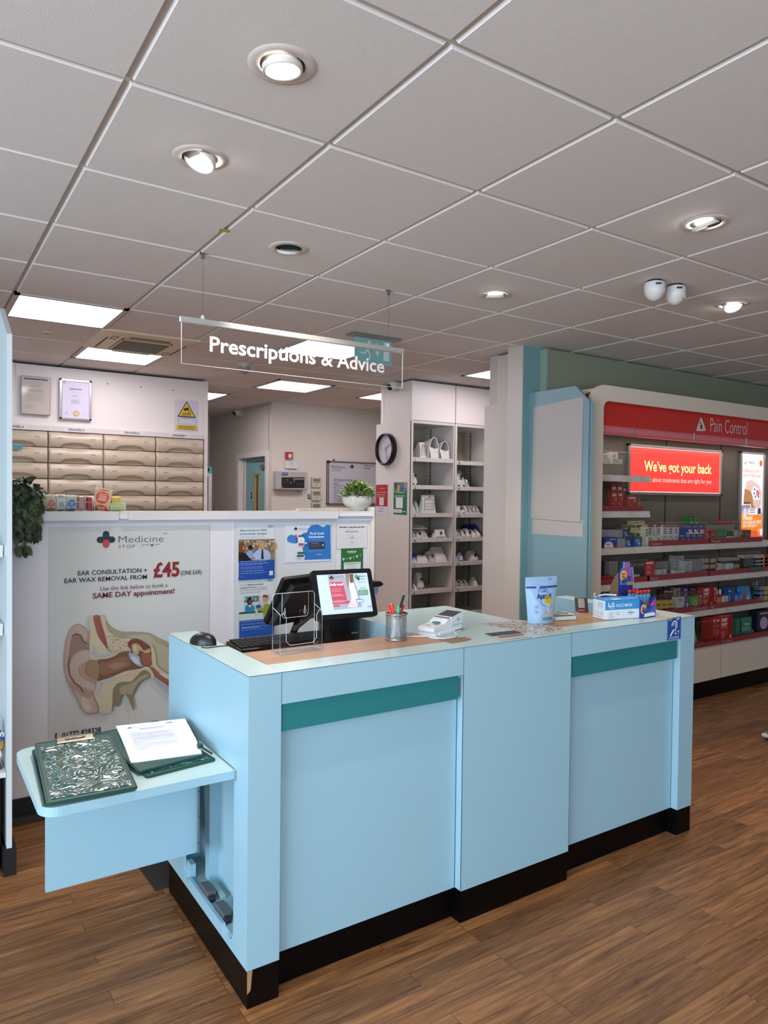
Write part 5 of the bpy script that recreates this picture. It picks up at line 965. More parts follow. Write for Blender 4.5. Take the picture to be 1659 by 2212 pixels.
# ================================================================== DRAWER UNIT AND BACK AREAS
YD = 4.62; XS = (.055, .494, .9345, 1.383, 1.825); ZR0, DZ = 2.056, .1315
DRM = M('#b7a995', .3, noise=.02, nscale=6); DRD = M('#8d806f', .4)
t = thing('drawer_cabinet', 'wall of beige curved-front pharmacy drawers on the back wall', 'drawer unit', (.94, 4.75, 0))
b = MB(); b.box(-.40, 1.834, 4.66, 4.86, 1.0, 2.098, M('#2f2823', .7)); b.box(-.40, 1.834, 4.6, 4.66, .0, 1.15, PANELW); b.build('carcass', t)
b = MB(); b.box(-.40, 1.832, 4.596, 4.62, 2.056, 2.098, M('#cfc8c8', .4)); b.build('label_rail', t)
for s_, xr in (('DRAWERS 4', .245), ('DRAWERS 5', .715), ('DRAWERS 6', 1.175), ('DRAWERS 7', 1.60)): b = MB(); A = artY(b, 4.5955); A.rect(xr-.10, 2.06, xr+.10, 2.095, '#d6d0d2', 2); A.text(s_, xr-.065, 2.068, .018, '#2a2830', .02, .13, l=3); b.build('rail_label', t)
def drawer_mesh(w):
    NX, NZ = 52, 22; vs = []; fs = []
    for j in range(NZ+1):
        z = j/NZ
        for i in range(NX+1):
            x = i/NX; bul = .030*math.sin(math.pi*min(1, max(0, z*1.0)))**.7
            bul = .010+.030*(math.sin(math.pi*(z*.86+.12))**.8)
            lens = 1-((x-.5)/.27)**2
            lo = .30*math.sqrt(max(0, lens)); hi = .22*max(0, lens)
            if lens > 0 and z < lo: bul = -.004+.03*z/.3
            elif lens > 0 and z > 1-hi: bul = .010
            edge = min(1, min(x, 1-x)/.02); vs.append(((x-.5)*(w-.007), -bul*(.6+.4*edge), z*(DZ-.005)))
    for j in range(NZ):
        for i in range(NX): a = j*(NX+1)+i; fs.append((a, a+1, a+NX+2, a+NX+1))
    b = MB(); b.add(vs, fs, DRM, True); e = len(vs)
    b.box(-w/2+.0035, w/2-.0035, -.006, .04, 0, DZ-.005, DRM); return b
def make_drawer(w, x, z):
    b = drawer_mesh(w); b.T = None
    d = b.build('drawer', t, origin=(0, 0, 0)); d.location = (x-.94, YD-4.75, z)
    for sx in (-.30, .30):
        lb = MB(); lb.box(sx*w-.035, sx*w+.035, -.0425, -.0405, DZ*.50, DZ*.62, M('#cfc6b8', .3))
        lb.box(sx*w-.022, sx*w+.022, -.0432, -.0425, DZ*.55, DZ*.59, M('#6b6560', .6))
        lb.build('label_holder', d, origin=(0, 0, 0))
    return d
protos = {}
for c_ in range(-1, 4):
    x0, x1 = (XS[c_], XS[c_+1]) if c_ >= 0 else (XS[0]-.44, XS[0]); wd = round(x1-x0, 2)
    for r_ in range(7):
        if c_ == -1 and r_ > 1: continue
        z = ZR0-DZ*(r_+1)
        if wd not in protos: protos[wd] = make_drawer(wd, (x0+x1)/2, z); continue
        pd = protos[wd]; d = pd.copy(); C.objects.link(d); d.parent = t; d.location = ((x0+x1)/2-.94, YD-4.75, z)
        for g in pd.children: q = g.copy(); C.objects.link(q); q.parent = d
b = MB(); p = ony(38, 966, 4.57); b.box(p.x-.035, p.x+.035, 4.562, 4.565, p.z-.017, p.z+.017, M('#3b8f9b', .5)); b.build('drawer_note', label='small turquoise note stuck on a drawer at the far left', cat='note')
# framed certificates and CCTV notice
t = thing('framed_certificate', 'grey framed certificate with shiny glass, left of the silver framed one', 'picture frame', (.40, 4.6, 2.19))
b = MB(); x0, x1, z0, z1 = .289, .510, 2.182, 2.495; b.box(x0, x1, 4.585, 4.605, z0, z1, M('#8f8a86', .35, .3), .002); b.build('frame', t)
b = MB(); b.box(x0+.006, x1-.006, 4.5838, 4.5852, z0+.006, z1-.006, M('#bdb5ac', .08)); A = artY(b, 4.5836); A.rect(x0+.02, z1-.028, x1-.02, z1-.018, '#2c4363'); A.greek(x0+.06, z1-.05, .10, 4, .011, '#7d766f', th=.002); A.greek(x0+.05, z1-.11, .13, 2, .012, '#6d665f', th=.003); A.greek(x0+.04, z1-.14, .15, 7, .010, '#9c958c', th=.002); A.greek(x0+.03, z0+.075, .06, 3, .011, '#857e76', th=.002); b.build('certificate', t)
t = thing('framed_certificate', 'silver framed white certificate with a gold seal above the drawers', 'picture frame', (.706, 4.6, 2.16))
x0, x1, z0, z1 = .579, .835, 2.160, 2.503; b = MB(); SF = M('#c2bfc2', .25, .6)
for q in ((x0, x1, z0, z0+.022), (x0, x1, z1-.022, z1), (x0, x0+.022, z0, z1), (x1-.022, x1, z0, z1)): b.box(q[0], q[1], 4.588, 4.607, q[2], q[3], SF, .004)
b.build('frame', t)
b = MB(); b.box(x0+.018, x1-.018, 4.594, 4.605, z0+.018, z1-.018, M('#cfcbe0', .3)); A = artY(b, 4.5935); A.rect(x0+.03, z1-.036, x0+.045, z1-.031, '#33323c'); A.greek(x0+.03, z1-.042, .05, 1, .004, '#7a7990'); A.ring(x0+.09, z1-.085, .010, .003, '#54536a'); A.greek(x0+.10, z1-.08, .08, 1, .008, '#3d3c50', th=.006); A.greek(x0+.085, z1-.11, .10, 1, .006, '#8886a0', th=.001); A.greek(x0+.10, z1-.135, .06, 2, .008, '#8886a0', th=.002); A.greek(x0+.09, z1-.175, .085, 4, .009, '#6f6d88', th=.002); A.ell((x0+x1)/2+.005, z0+.055, .024, .024, '#b9a06c'); A.ell((x0+x1)/2+.005, z0+.055, .016, .016, '#cfb987'); A.ring(x0+.055, z0+.055, .008, .002, '#55546c'); A.greek(x1-.08, z0+.055, .04, 1, .006, '#8886a0', th=.002); b.build('certificate', t)
a = ony(378, 863, 4.616); c = ony(428, 934, 4.616); b = MB(); b.box(a.x, c.x, 4.616, 4.6195, c.z, a.z, M('#c5c4d2', .4)); A = artY(b, 4.6155); x0, x1, z0, z1 = a.x, c.x, c.z, a.z; w_, h_ = x1-x0, z1-z0
A.poly([(x0+w_*.10, z0+h_*.46), (x0+w_*.90, z0+h_*.46), (x0+w_*.5, z0+h_*.98)], '#26241f'); A.poly([(x0+w_*.165, z0+h_*.495), (x0+w_*.835, z0+h_*.495), (x0+w_*.5, z0+h_*.93)], '#d3b32a')
A.text('CCTV', x0+w_*.5, z0+h_*.52, h_*.075, '#2b2718', .04, w_*.38, 'C'); A.poly([(x0+w_*.36, z0+h_*.73), (x0+w_*.56, z0+h_*.78), (x0+w_*.60, z0+h_*.71), (x0+w_*.40, z0+h_*.66)], '#1d1b18'); A.line([(x0+w_*.55, z0+h_*.70), (x0+w_*.60, z0+h_*.64), (x0+w_*.68, z0+h_*.64)], .006, '#1d1b18')
A.greek(x0+w_*.3, z0+h_*.44, w_*.4, 1, .006, '#4a4850'); 
for q in ((.13, .24, .88, .245), (.13, .415, .88, .42)): A.rect(x0+w_*q[0], z0+h_*q[1], x0+w_*q[2], z0+h_*q[3], '#55535c')
for q in (.13, .87): A.rect(x0+w_*q, z0+h_*.24, x0+w_*(q+.01), z0+h_*.42, '#55535c')
A.rect(x0+w_*.06, z0+h_*.06, x0+w_*.94, z0+h_*.20, '#d3b32a'); A.greek(x0+w_*.14, z0+h_*.18, w_*.75, 3, h_*.042, '#33301f', ragged=.1); b.build('cctv_notice', label='white notice with yellow CCTV warning triangle above the right drawers', cat='sign')
# medical fridge end, vertical pipe, camera on the wall x=3.03
t = thing('medical_fridge', 'white fridge with glass door and teal top, seen past the end of the drawers', 'fridge', (2.36, 6.4, 0))
b = MB(); xr = 2.565; zt = 1.80; W2 = M('#b9b7b6', .35); b.box(xr-.60, xr-.10, 6.42, 6.9, 0.02, zt, W2); b.box(xr-.10, xr, 6.4, 6.9, .02, zt, W2); b.build('body', t)
box('header', xr-.6, xr-.002, 6.395, 6.86, zt, zt+.075, M('#4d9195', .4), t); box('display', xr-.15, xr-.035, 6.392, 6.396, zt+.02, zt+.06, M('#0d0d10', .2), t)
b = MB(); b.box(xr-.56, xr-.045, 6.40, 6.42, .2, zt-.04, M('#525c5c', .12)); b.lathe([(.045, 0), (.05, -.004), (.045, -.008)], (xr-.10, 6.397, 1.50), M('#3a3a3c', .3), 24, 'y'); b.build('glass_door', t)
b = MB(); b.tube([(2.99, 7.70, Z-.0), (2.99, 7.70, 2.29)], .018, WHITE, 12); b.tube([(2.99, 7.70, 2.29), (2.99, 7.70, 0)], .015, WHITE, 12); b.lathe([(.022, 0), (.022, .03)], (2.99, 7.70, 2.275), WHITE, 16); b.build('waste_pipe', label='white vertical pipe in the far corner beyond the fridge', cat='pipe')
def wallcam(x, y, z, name, lab, s=1):
    t = thing('security_camera', lab, 'camera', (x, y, z))
    b = MB(); b.lathe([(.045*s, 0), (.047*s, -.008*s), (.044*s, -.018*s), (.047*s, -.02*s), (.046*s, -.05*s), (.038*s, -.075*s), (.02*s, -.09*s), (0, -.094*s)], (x, y, z), M('#c9c4bf', .35), 28, 'x'); b.build('housing', t)
    b = MB(); b.T = Matrix.Translation((x-.066*s, y, z-.010*s)) @ Matrix.Rotation(R(-28), 4, 'Y'); b.lathe([(.028*s, .02*s), (.028*s, -.026*s), (.022*s, -.032*s), (0, -.033*s)], (0, 0, 0), M('#151417', .2), 24, 'x'); b.build('lens', t)
p = onx(520, 891, 3.03); wallcam(3.03, p.y, p.z, 'c', 'small white wall camera with dark lens above the teal door')
p = onx(858, 834, 3.343); wallcam(3.343, p.y, p.z, 'c', 'white turret camera with dark lens above the clock partition', 1.05)
# fire alarm things on the far wall y=5.72
YF2 = 5.72
def pbox(name, u0, v0, u1, v1, y, th, m, bv=.003): a = ony(u0, v0, y-th); c = ony(u1, v1, y-th); b = MB(); b.box(a.x, c.x, y-th, y, c.z, a.z, m, bv); return b, a, c
b, a, c = pbox('x', 619, 976, 633, 992, YF2, .04, M('#a32a26', .4)); A = artY(b, YF2-.0405); w_ = c.x-a.x; h_ = a.z-c.z; A.rect(a.x+w_*.28, c.z+h_*.25, c.x-w_*.22, c.z+h_*.7, '#d6d0cd'); A.rect(a.x+w_*.28, c.z+h_*.07, c.x-w_*.22, c.z+h_*.17, '#cfb5b0'); b.build('fire_call_point', label='small red fire alarm call point with white centre on the far wall', cat='fire alarm')
b, a, c = pbox('x', 618.5, 995, 644, 1012.5, YF2, .035, M('#cfccd0', .4)); A = artY(b, YF2-.0355); A.greek(a.x+.05, a.z-.018, .045, 3, .018, '#77757c', th=.005); b.build('notice_plate', label='small white box notice between the red call point and the alarm panel', cat='notice')
t = thing('fire_alarm_panel', 'grey fire alarm control panel with black display and blue badge on the far wall', 'alarm panel', (3.29, 5.68, 1.61))
b, a, c = pbox('x', 597, 1017.5, 663, 1058, YF2, .09, M('#a9a6a5', .4), .004); b.build('case', t); x0, x1, z0, z1 = a.x, c.x, c.z, a.z
b = MB(); A = artY(b, YF2-.0905); A.ppoly([(608, 1031), (657.5, 1031), (657.5, 1054.5), (608, 1054.5)], '#151318'); A.pgreek(610, 1033, 626, 1047, 4, '#5a4a50', th=.003); A.pgreek(640, 1044, 656, 1052, 2, '#5a565e', th=.003)
for k in range(9): A.pell(634+k*2.6, 1034.6, .9, 1.1, '#d8d4d6')
A.pell(635, 1039.5, 1.2, 1.4, '#cf8f95'); A.pell(628, 1043.5, 1.2, 1.2, '#c79a4a'); A.pell(619.5, 1036.5, 1, 1, '#b98a52'); A.pell(610, 1052, 1.4, 2, '#b33d3d'); A.prect(608.8, 1020.5, 621, 1027, '#2b54a0'); A.pgreek(609.8, 1022.5, 620, 1025, 1, '#c9d3e8'); A.pell(604, 1055, .8, .8, '#5e5b5b'); A.pell(661, 1055, .8, .8, '#5e5b5b'); b.build('display', t)
b = MB(); q = ony(646, 1062, 5.66); b.box(q.x-.01, q.x+.004, 5.66, 5.68, q.z-.01, q.z+.02, M('#8d8a88', .3, .6)); b.tube([(q.x, 5.66, q.z-.005), (q.x-.004, 5.655, q.z-.02)], .004, M('#8d8a88', .3, .6)); b.build('key', t)
for k, (v0, v1) in enumerate(((1031, 1053), (1059, 1081.5), (1086, 1108))):
    lab = ['uppermost of the three cream thermostats beside the whiteboard', 'middle one of the three cream thermostats beside the whiteboard', 'lowest of the three cream thermostats, just above the partition'][k]
    t = thing('thermostat', lab, 'thermostat', (3.62, 5.7, 1.62-k*.155), group='cream thermostats on the far wall')
    b, a, c = pbox('x', 673.5, v0, 693.5, v1, YF2, .025, M('#b9b3a4', .45)); b.build('body', t); w_ = c.x-a.x; h_ = a.z-c.z
    b = MB(); A = artY(b, YF2-.0255); A.rect(a.x+w_*.15, c.z+h_*.58, c.x-w_*.12, c.z+h_*.86, '#6f7362'); A.rect(a.x+w_*.2, c.z+h_*.46, c.x-w_*.12, c.z+h_*.55, '#8f8b80'); A.rect(a.x+w_*.15, c.z+h_*.06, c.x-w_*.1, c.z+h_*.42, '#c9c4b6'); A.greek(a.x+w_*.3, c.z+h_*.36, w_*.5, 2, h_*.12, '#7d7a70'); b.build('controls', t)
b = MB(); b.box(*[ony(664.5, 1067, 5.719).x, ony(671, 1078, 5.719).x], 5.717, 5.7195, ony(664, 1078, 5.719).z, ony(664, 1066.5, 5.719).z, M('#b5b5c0', .5)); A = artY(b, 5.7165); A.pell(667.7, 1070.5, 2.8, 3.2, '#26408c'); A.prect(664.8, 1075, 670.8, 1078, '#26408c'); A.pell(668.2, 1070, 1.2, 1.4, '#c3c9dc'); b.build('mandatory_sign', label='tiny blue and white safety sticker left of the thermostats', cat='sign')
t = thing('whiteboard', 'whiteboard with handwritten Medicine Stop services list behind the potted plant', 'whiteboard', (4.2, 5.7, 1.36))
a = ony(707, 995, 5.70); c = ony(830, 1003, 5.70); e = ony(707, 1090, 5.70); b = MB(); AL = M('#9c999b', .3, .6); x0, x1, z0, z1 = a.x, a.x+1.2, e.z-.0, a.z; b.box(x0, x1, 5.70, 5.718, z0, z1, M('#bdbcc4', .2)); b.build('board', t)
b = MB(); 
for q in ((x0, x1, z1-.02, z1), (x0, x1, z0, z0+.02), (x0, x0+.025, z0, z1), (x1-.02, x1, z0, z1)): b.box(q[0], q[1], 5.69, 5.72, q[2], q[3], AL, .003)
b.box(x0-.002, x0+.034, 5.687, 5.722, z1-.03, z1+.002, M('#171717', .5), .004); b.build('frame', t)
b = MB(); A = artY(b, 5.6985); S4 = .11453
def W(s, x0_, y_, x1_, cap, col, bold=0): A.ptext(s, 700+x0_*S4, 980+y_*S4, 700+x1_*S4, cap*S4, col, bold)
W('Medicine', 132, 275, 392, 62, '#38373f', -.01); W('STOP', 150, 340, 322, 50, '#b05a5e', -.005); u, v = 700+527*S4, 980+248*S4; a2, z2 = A.px(u, v); cross_logo(A, a2, z2, .030, '#1d1c22', '#b5303a')
W('Services running', 180, 500, 540, 34, '#5c5b66'); A.pline([(719.5, 1039), (760, 1039)], .003, '#5c5b66')
for s_, y_, x1_ in (('NMS', 575, 275), ('Travel Clinic', 612, 400), ('BP Check', 658, 360), ('Weight loss', 704, 380), ('Health Check', 752, 400), ('Phone Us', 800, 330), ('Morning after', 850, 410), ('Hepatitis B', 900, 385), ('Chicken pox', 952, 410)):
    W(s_, 188, y_, x1_, 28, '#4c4b56')
    if y_ < 810: W('-', 152, y_-4, 172, 28, '#4c4b56')
A.pgreek(784, 1004, 811, 1010, 1, '#b3767c', th=.012); A.pgreek(786, 1010, 801, 1015, 1, '#8d8b96', th=.012); b.build('handwriting', t)
b = MB(); q = ony(721, 993.5, 5.70); b.lathe([(.012, 0), (.012, -.012), (.006, -.02)], (q.x, 5.70, q.z), M('#6b686a', .4, .5), 14, 'y'); b.build('hanging_hook', t)
# ================================================================== PRESCRIPTION SHELVING WITH THE CLOCK PARTITION
XP = 3.343; PW2 = M('#cbc5bf', .42, noise=.02, nscale=4); SHW = M('#cdc6c0', .4); INW = M('#b9b4a2', .6); SLOT = M('#2c261f', .7)
YS = 3.39
def bay(x0, x1, zs_, nums, lab, left_side, gx):
    t = thing('prescription_shelving', lab, 'shelving', ((x0+x1)/2, YS+.25, 0), group='numbered prescription shelving bays')
    b = MB()
    if left_side: b.box(x0, x0+.018, YS, 3.975, 0, 2.24, PW2); b.box(x0+.003, x0+.02, YS, 3.85, 2.24, 2.60, PW2); b.box(x0+.001, x0+.03, 3.851, 3.90, 2.241, 2.60, PANELW)
    else: b.box(x0, x0+.012, YS+.005, YS+.47, 0, 2.24, PW2)
    b.box(x1-.012, x1, YS+.005, YS+.47, 0, 2.24, PW2); b.build('side_panel', t)
    b = MB(); b.box(x0+.019, x1, YS+.471, YS+.485, 0, 2.6, INW); b.build('back_panel', t)
    b = MB(); b.box(x0, gx, YS-.004, YS+.012, 0, 2.232, SHW)
    if not left_side: b.box(x1-.02, x1, YS-.004, YS+.012, 0, 2.232, SHW)
    b.build('upright', t)
    b = MB(); b.box(x0+.004, x1-.002, YS-.003, YS+.015, 2.243, 2.598, M('#e0d8d6', .35)); b.build('upper_door', t); box('upper_rail', x0+.003, x1, YS+.002, YS+.47, 2.215, 2.240, SHW, t)
    for yy, xx in ((YS+.468, x1-.16), (YS+.468, x1-.015)):
        b = MB()
        if xx < x1-.1: b.box(xx-.012, xx+.012, yy-.004, yy, .1, 2.2, M('#a09a8c', .4))
        else: yy = YS+.36; xx = x1-.0125; b.box(xx-.003, xx, yy-.012, yy+.012, .1, 2.2, M('#a09a8c', .4))
        k = 0
        while .3+k*.032 < 2.19:
            z = .3+k*.032; k += 1
            if xx < x1-.1: b.box(xx-.006, xx+.006, yy-.0048, yy-.0038, z, z+.017, SLOT)
            else: b.box(xx-.0038, xx-.003, yy-.006, yy+.006, z, z+.017, SLOT)
        b.build('slotted_strip', t)
    for z, n_ in zip(zs_, nums):
        s_ = MB(); s_.box(gx, x1-.014, YS+.004, YS+.46, z-.012, z, SHW); s_.box(gx-.001, x1-.013, YS-.006, YS+.004, z-.034, z+.004, SHW)
        s_ = s_.build('shelf', t)
        nb = MB(); A = artY(nb, YS-.0065)
        if n_: A.text(str(n_), gx+.018, z-.030, .024, '#3a3433', .02)
        A.ell(gx+.10, z-.004, .004, .004, '#4b4440', n=10); nb.build('shelf_number', s_)
    return t
zs1 = (1.899, 1.646, 1.388, 1.156, .926, .677, .43)
bay(XP, 3.853, zs1, (1, 2, 3, 4, 5, 6, 7), 'left prescription shelving bay beside the wall clock, shelves 1 to 6', True, XP+.022)
bay(3.856, 4.366, (1.885, 1.640, 1.382, 1.152, .922, .670, .43), (8, 9, 10, 11, 12, 13, 14), 'right prescription shelving bay with shelves 8 to 13', False, 3.878)
# clock
p = onx(838.5, 971, XP); t = thing('wall_clock', 'round black-rimmed wall clock on the white partition', 'clock', (XP, p.y, p.z)); b = MB(); yc, zc = p.y, p.z; rc = .152
b.lathe([(rc-.004, 0), (rc, -.006), (rc, -.050), (rc-.006, -.056), (rc-.014, -.056), (rc-.016, -.045), (rc-.016, -.02)], (XP, yc, zc), M('#0e0d0e', .3), 56, 'x', cap=False); b.build('rim', t)
b = MB(); b.lathe([(rc-.015, -.021), (0, -.0212)], (XP, yc, zc), M('#b9b4b8', .5), 40, 'x', False); A = Art(b, (XP-.0222, yc, zc), (0, -1, 0), (0, 0, 1)); rnd = random.Random(9)
for k in range(34): a_, z_ = rnd.uniform(-.10, .06), rnd.uniform(-.1, .1); (a_*a_+z_*z_ < .011) and A.rect(a_, z_, a_+rnd.uniform(.02, .06), z_+.0022, '#938e92')
for k in range(12): a_ = k*math.pi/6; A.line([(.105*math.sin(a_), .105*math.cos(a_)), (.12*math.sin(a_), .12*math.cos(a_))], .003, '#7a767a')
b.build('dial', t)
b = MB(); A = Art(b, (XP-.028, yc, zc), (0, -1, 0), (0, 0, 1)); A.line([(-.012, -.006), (.075, .048)], .006, '#1c1b1d'); b.build('hour_hand', t); b = MB(); A = Art(b, (XP-.030, yc, zc), (0, -1, 0), (0, 0, 1)); A.line([(-.008, .03), (.030, -.112)], .005, '#1c1b1d'); A.ell(0, 0, .006, .006, '#1c1b1d'); b.build('minute_hand', t)
# two leaflets with codes (codes left out)
def leafletX(name, tl, br, col, lab, art):
    a = onx(*tl, XP-.001); c = onx(*br, XP-.001); b = MB(); b.box(XP-.002, XP-.0002, c.y, a.y, c.z, a.z, M(col, .4)); A = artX(b, XP-.0025); art(A, -a.y, c.z, -c.y, a.z); b.build(name, label=lab, cat='leaflet')
def red(A, a0, b0, a1, b1):
    w_, h_ = a1-a0, b1-b0; A.rect(a0+w_*.03, b0+h_*.28, a1-w_*.03, b1-h_*.02, '#9c2a30'); A.greek(a0+w_*.3, b0+h_*.87, w_*.6, 1, .012, '#dcc0bf', th=.004); A.greek(a0+w_*.12, b0+h_*.74, w_*.75, 3, h_*.075, '#dfb9b8', th=.005); A.rect(a0+w_*.32, b0+h_*.31, a0+w_*.68, b0+h_*.56, '#c7bdb9'); A.greek(a0+w_*.35, b0+h_*.21, w_*.35, 1, .01, '#4c4854', th=.005); A.greek(a0+w_*.25, b0+h_*.13, w_*.5, 1, .01, '#5c5864', th=.005)
leafletX('red_leaflet', (812, 1046), (838, 1113), '#c9c4cc', 'dark red and white leaflet on the partition under the clock', red)
def grn(A, a0, b0, a1, b1):
    w_, h_ = a1-a0, b1-b0; A.rect(a0, b0, a1, b1, '#1f6b55'); A.poly([(a0, b0+h_*.70), (a0+w_*.45, b0+h_*.66), (a0+w_*.75, b0+h_*.66), (a1, b0+h_*.78), (a1, b1), (a0, b1)], '#a39f63'); A.poly([(a0, b0+h_*.72), (a0+w_*.45, b0+h_*.69), (a0+w_*.75, b0+h_*.69), (a1, b0+h_*.80), (a1, b1), (a0, b1)], '#6a6a70'); A.rect(a0+w_*.1, b0+h_*.8, a0+w_*.25, b1, '#2b4a44'); A.poly([(a0+w_*.3, b0+h_*.7), (a0+w_*.42, b0+h_*.7), (a0+w_*.46, b0+h_*.9), (a0+w_*.32, b0+h_*.9)], '#c8a03a'); A.poly([(a0+w_*.5, b0+h_*.71), (a0+w_*.7, b0+h_*.71), (a0+w_*.8, b0+h_*.84), (a0+w_*.45, b0+h_*.86)], '#1d7480'); A.rect(a0+w_*.8, b0+h_*.82, a1, b1, '#8f8a94')
    A.greek(a0+w_*.12, b0+h_*.59, w_*.75, 2, .014, '#9cc4b2', th=.008); A.rect(a0+w_*.2, b0+h_*.2, a0+w_*.72, b0+h_*.52, '#cfd2cc'); A.rect(a0+w_*.04, b0+h_*.05, a0+w_*.66, b0+h_*.16, '#c3c7c2'); A.greek(a0+w_*.25, b0+h_*.12, w_*.3, 1, .01, '#6d716e', th=.004); A.greek(a0+w_*.72, b0+h_*.11, w_*.24, 1, .012, '#a9d3c8', th=.01)
leafletX('green_leaflet', (851, 1042), (879, 1112), '#c9ccc8', 'green leaflet with a photograph, right of the red leaflet', grn)
# ---- paper prescription bags on the numbered shelves
BAGW = M('#cfcac6', .6, noise=.04, nscale=30); BAGG = '#1f4a2e'
def bag(u0, u1, vt, zsh, y, lab, style='cross', lean=0, depth=.07, col=None, cat='paper bag'):
    x0, x1 = ony(u0, 1100, y).x, ony(u1, 1100, y).x; zt = ony((u0+u1)/2, vt, y).z; h_ = max(.03, zt-zsh); w_ = x1-x0; m = col or BAGW; b = MB(); rnd = random.Random(int(u0*7+vt)); N = 7; vs = []; fs = []; z0 = zsh+.0015
    b0 = len(vs)
    for j in range(N+1):
        s_ = j/N; dd = depth*(1-s_**1.7*.92)/2; ins = w_*.05*math.sin(s_*math.pi)+(.012*s_ if style != 'box' else 0); lx = lean*s_*h_
        if style == 'box': dd = depth/2; ins = 0
        for sx, sy in ((0, -1), (.5, -1), (1, -1), (1, 1), (.5, 1), (0, 1)):
            jx = 0 if style == 'box' else rnd.uniform(-.004, .004)*s_; vs.append((x0+ins+(w_-2*ins)*sx+lx+jx, y+depth/2+dd*sy*(1 if sx != .5 else 1.12 if style != 'box' else 1)+jx, z0+h_*s_+(rnd.uniform(-.006, .006) if 0 < j and style != 'box' else 0)))
    for j in range(N):
        for k in range(6): fs.append((j*6+k, j*6+(k+1) % 6, (j+1)*6+(k+1) % 6, (j+1)*6+k))
    fs.append(tuple(range(6))); fs.append(tuple(range(N*6+5, N*6-1, -1))); b.add(vs, fs, m)
    A = Art(b, (x0, y-.0035 if style != 'box' else y-.0006, z0), (1, 0, 0), (0, 0, 1)); cx_, cz_ = w_*.5+lean*h_*.5, h_*.62; r_ = min(w_, h_)*.24
    dk = BAGG if style in ('cross', 'bigbag') else '#1d1d1f'
    if style in ('cross', 'boxcross', 'box'):
        if style != 'box' or True:
            A.line([(cx_-r_, cz_), (cx_+r_, cz_)], r_*.6, dk); A.line([(cx_, cz_-r_*1.1), (cx_, cz_+r_)], r_*.6, dk, A.k)
        A.rect(w_*.12, .004, w_*.88, h_*.12, dk)
    elif style == 'form':
        A.line([(w_*.2, h_*.15), (w_*.2, h_*.8), (w_*.8, h_*.75), (w_*.8, h_*.15)], .004, '#2a2a2a'); [A.rect(w_*.25, h_*(.2+.16*k), w_*.75, h_*(.2+.16*k)+.003, '#4a4a4a') for k in range(4)]; A.line([(w_*.45, h_*.88), (w_*.6, h_*.88)], .007, dk)
    elif style == 'bluefold': A.rect(w_*.02, h_*.6, w_*.98, h_*.98, '#20358c')
    elif style == 'blueform': A.line([(w_*.15, h_*.1), (w_*.15, h_*.85), (w_*.85, h_*.8), (w_*.85, h_*.1), (w_*.15, h_*.1)], .008, '#2a3f96')
    return b.build('paper_bag', label=lab, cat=cat, group='paper prescription bags on the numbered shelves')
z1, z2, z3, z4, z5, z6 = zs1[:6]; yb = YS+.05
# shelf 1: two rumpled carrier-like bags
def openbag(u0, u1, vt, zsh, y, lab, flip):
    x0, x1 = ony(u0, 1100, y).x, ony(u1, 1100, y).x; zt = ony(u0, vt, y).z; w_, h_ = x1-x0, zt-zsh; d_ = .20; b = MB(); N = 9; z0 = zsh+.0015
    m = M('#d4d0cd', .32, noise=.06, nscale=18, bump=.8)
    arch = [(0, 0), (0, h_*.35), (w_*.03, h_*.55), (w_*.14, h_*.78), (w_*.33, h_*.95), (w_*.55, h_), (w_*.76, h_*.90), (w_*.92, h_*.68), (w_, h_*.42), (w_, 0)]
    vs = []; L_ = len(arch)
    for s_ in (0, .12, .5, 1):
        for q in arch: vs.append((x0+q[0]*(1-.1*(s_ > .6))+.02*s_, y+d_*s_, z0+q[1]*(1-.14*s_)*(1 if s_ else .98)))
    fs = [(j*L_+k, j*L_+k+1, (j+1)*L_+k+1, (j+1)*L_+k) for j in range(3) for k in range(L_-1)]; fs += [tuple(range(3*L_, 4*L_))]
    b.add(vs, fs, m, True)
    b.add([(x0+.008, y-.012, z0), (x1-.008, y-.012, z0), (x1-.004, y+.004, z0+h_*.5), (x0+w_*.5, y-.004, z0+h_*.46), (x0+.004, y+.004, z0+h_*.56)], [(0, 1, 2, 3, 4)], m)
    b.tube([(x0+q[0], y, z0+q[1]) for q in arch[1:-1]], .004, m, 6)
    b.add([(x0+w_*.2, y+.1, z0+h_*.45), (x0+w_*.7, y+.1, z0+h_*.4), (x0+w_*.65, y+.1, z0+h_*.65), (x0+w_*.3, y+.1, z0+h_*.7)], [(0, 1, 2, 3)], ink('#234a2c'))
    b.build('carrier_bag', label=lab, cat='paper bag', group='paper prescription bags on the numbered shelves')
openbag(926, 946, 944, z1, YS+.02, 'rumpled open white bag on shelf 1, nearer the clock', 0)
openbag(949, 969, 953, z1, YS+.02, 'crumpled white bag with green lining at the right of shelf 1', 1)
bag(905, 924, 955, z1, YS+.06, 'tall white bag with printed form and green band, leftmost on shelf 1', 'form', .15, .14)
bag(889, 902, 1014, z2, yb, 'narrow white bag with a dark cross, alone on shelf 2', 'boxcross', 0, .16)
bag(889, 899, 1082, z3, yb-.02, 'pale rounded bag at the left of shelf 3', 'plain', 0, .14); bag(899, 909, 1083, z3, yb, 'leaning bag with a blue base on shelf 3', 'plain', -.1, .10, M('#a9adb5', .6)); bag(910, 942, 1069, z3, YS+.02, 'large white bag with printed panel in the middle of shelf 3', 'form', .05, .06)
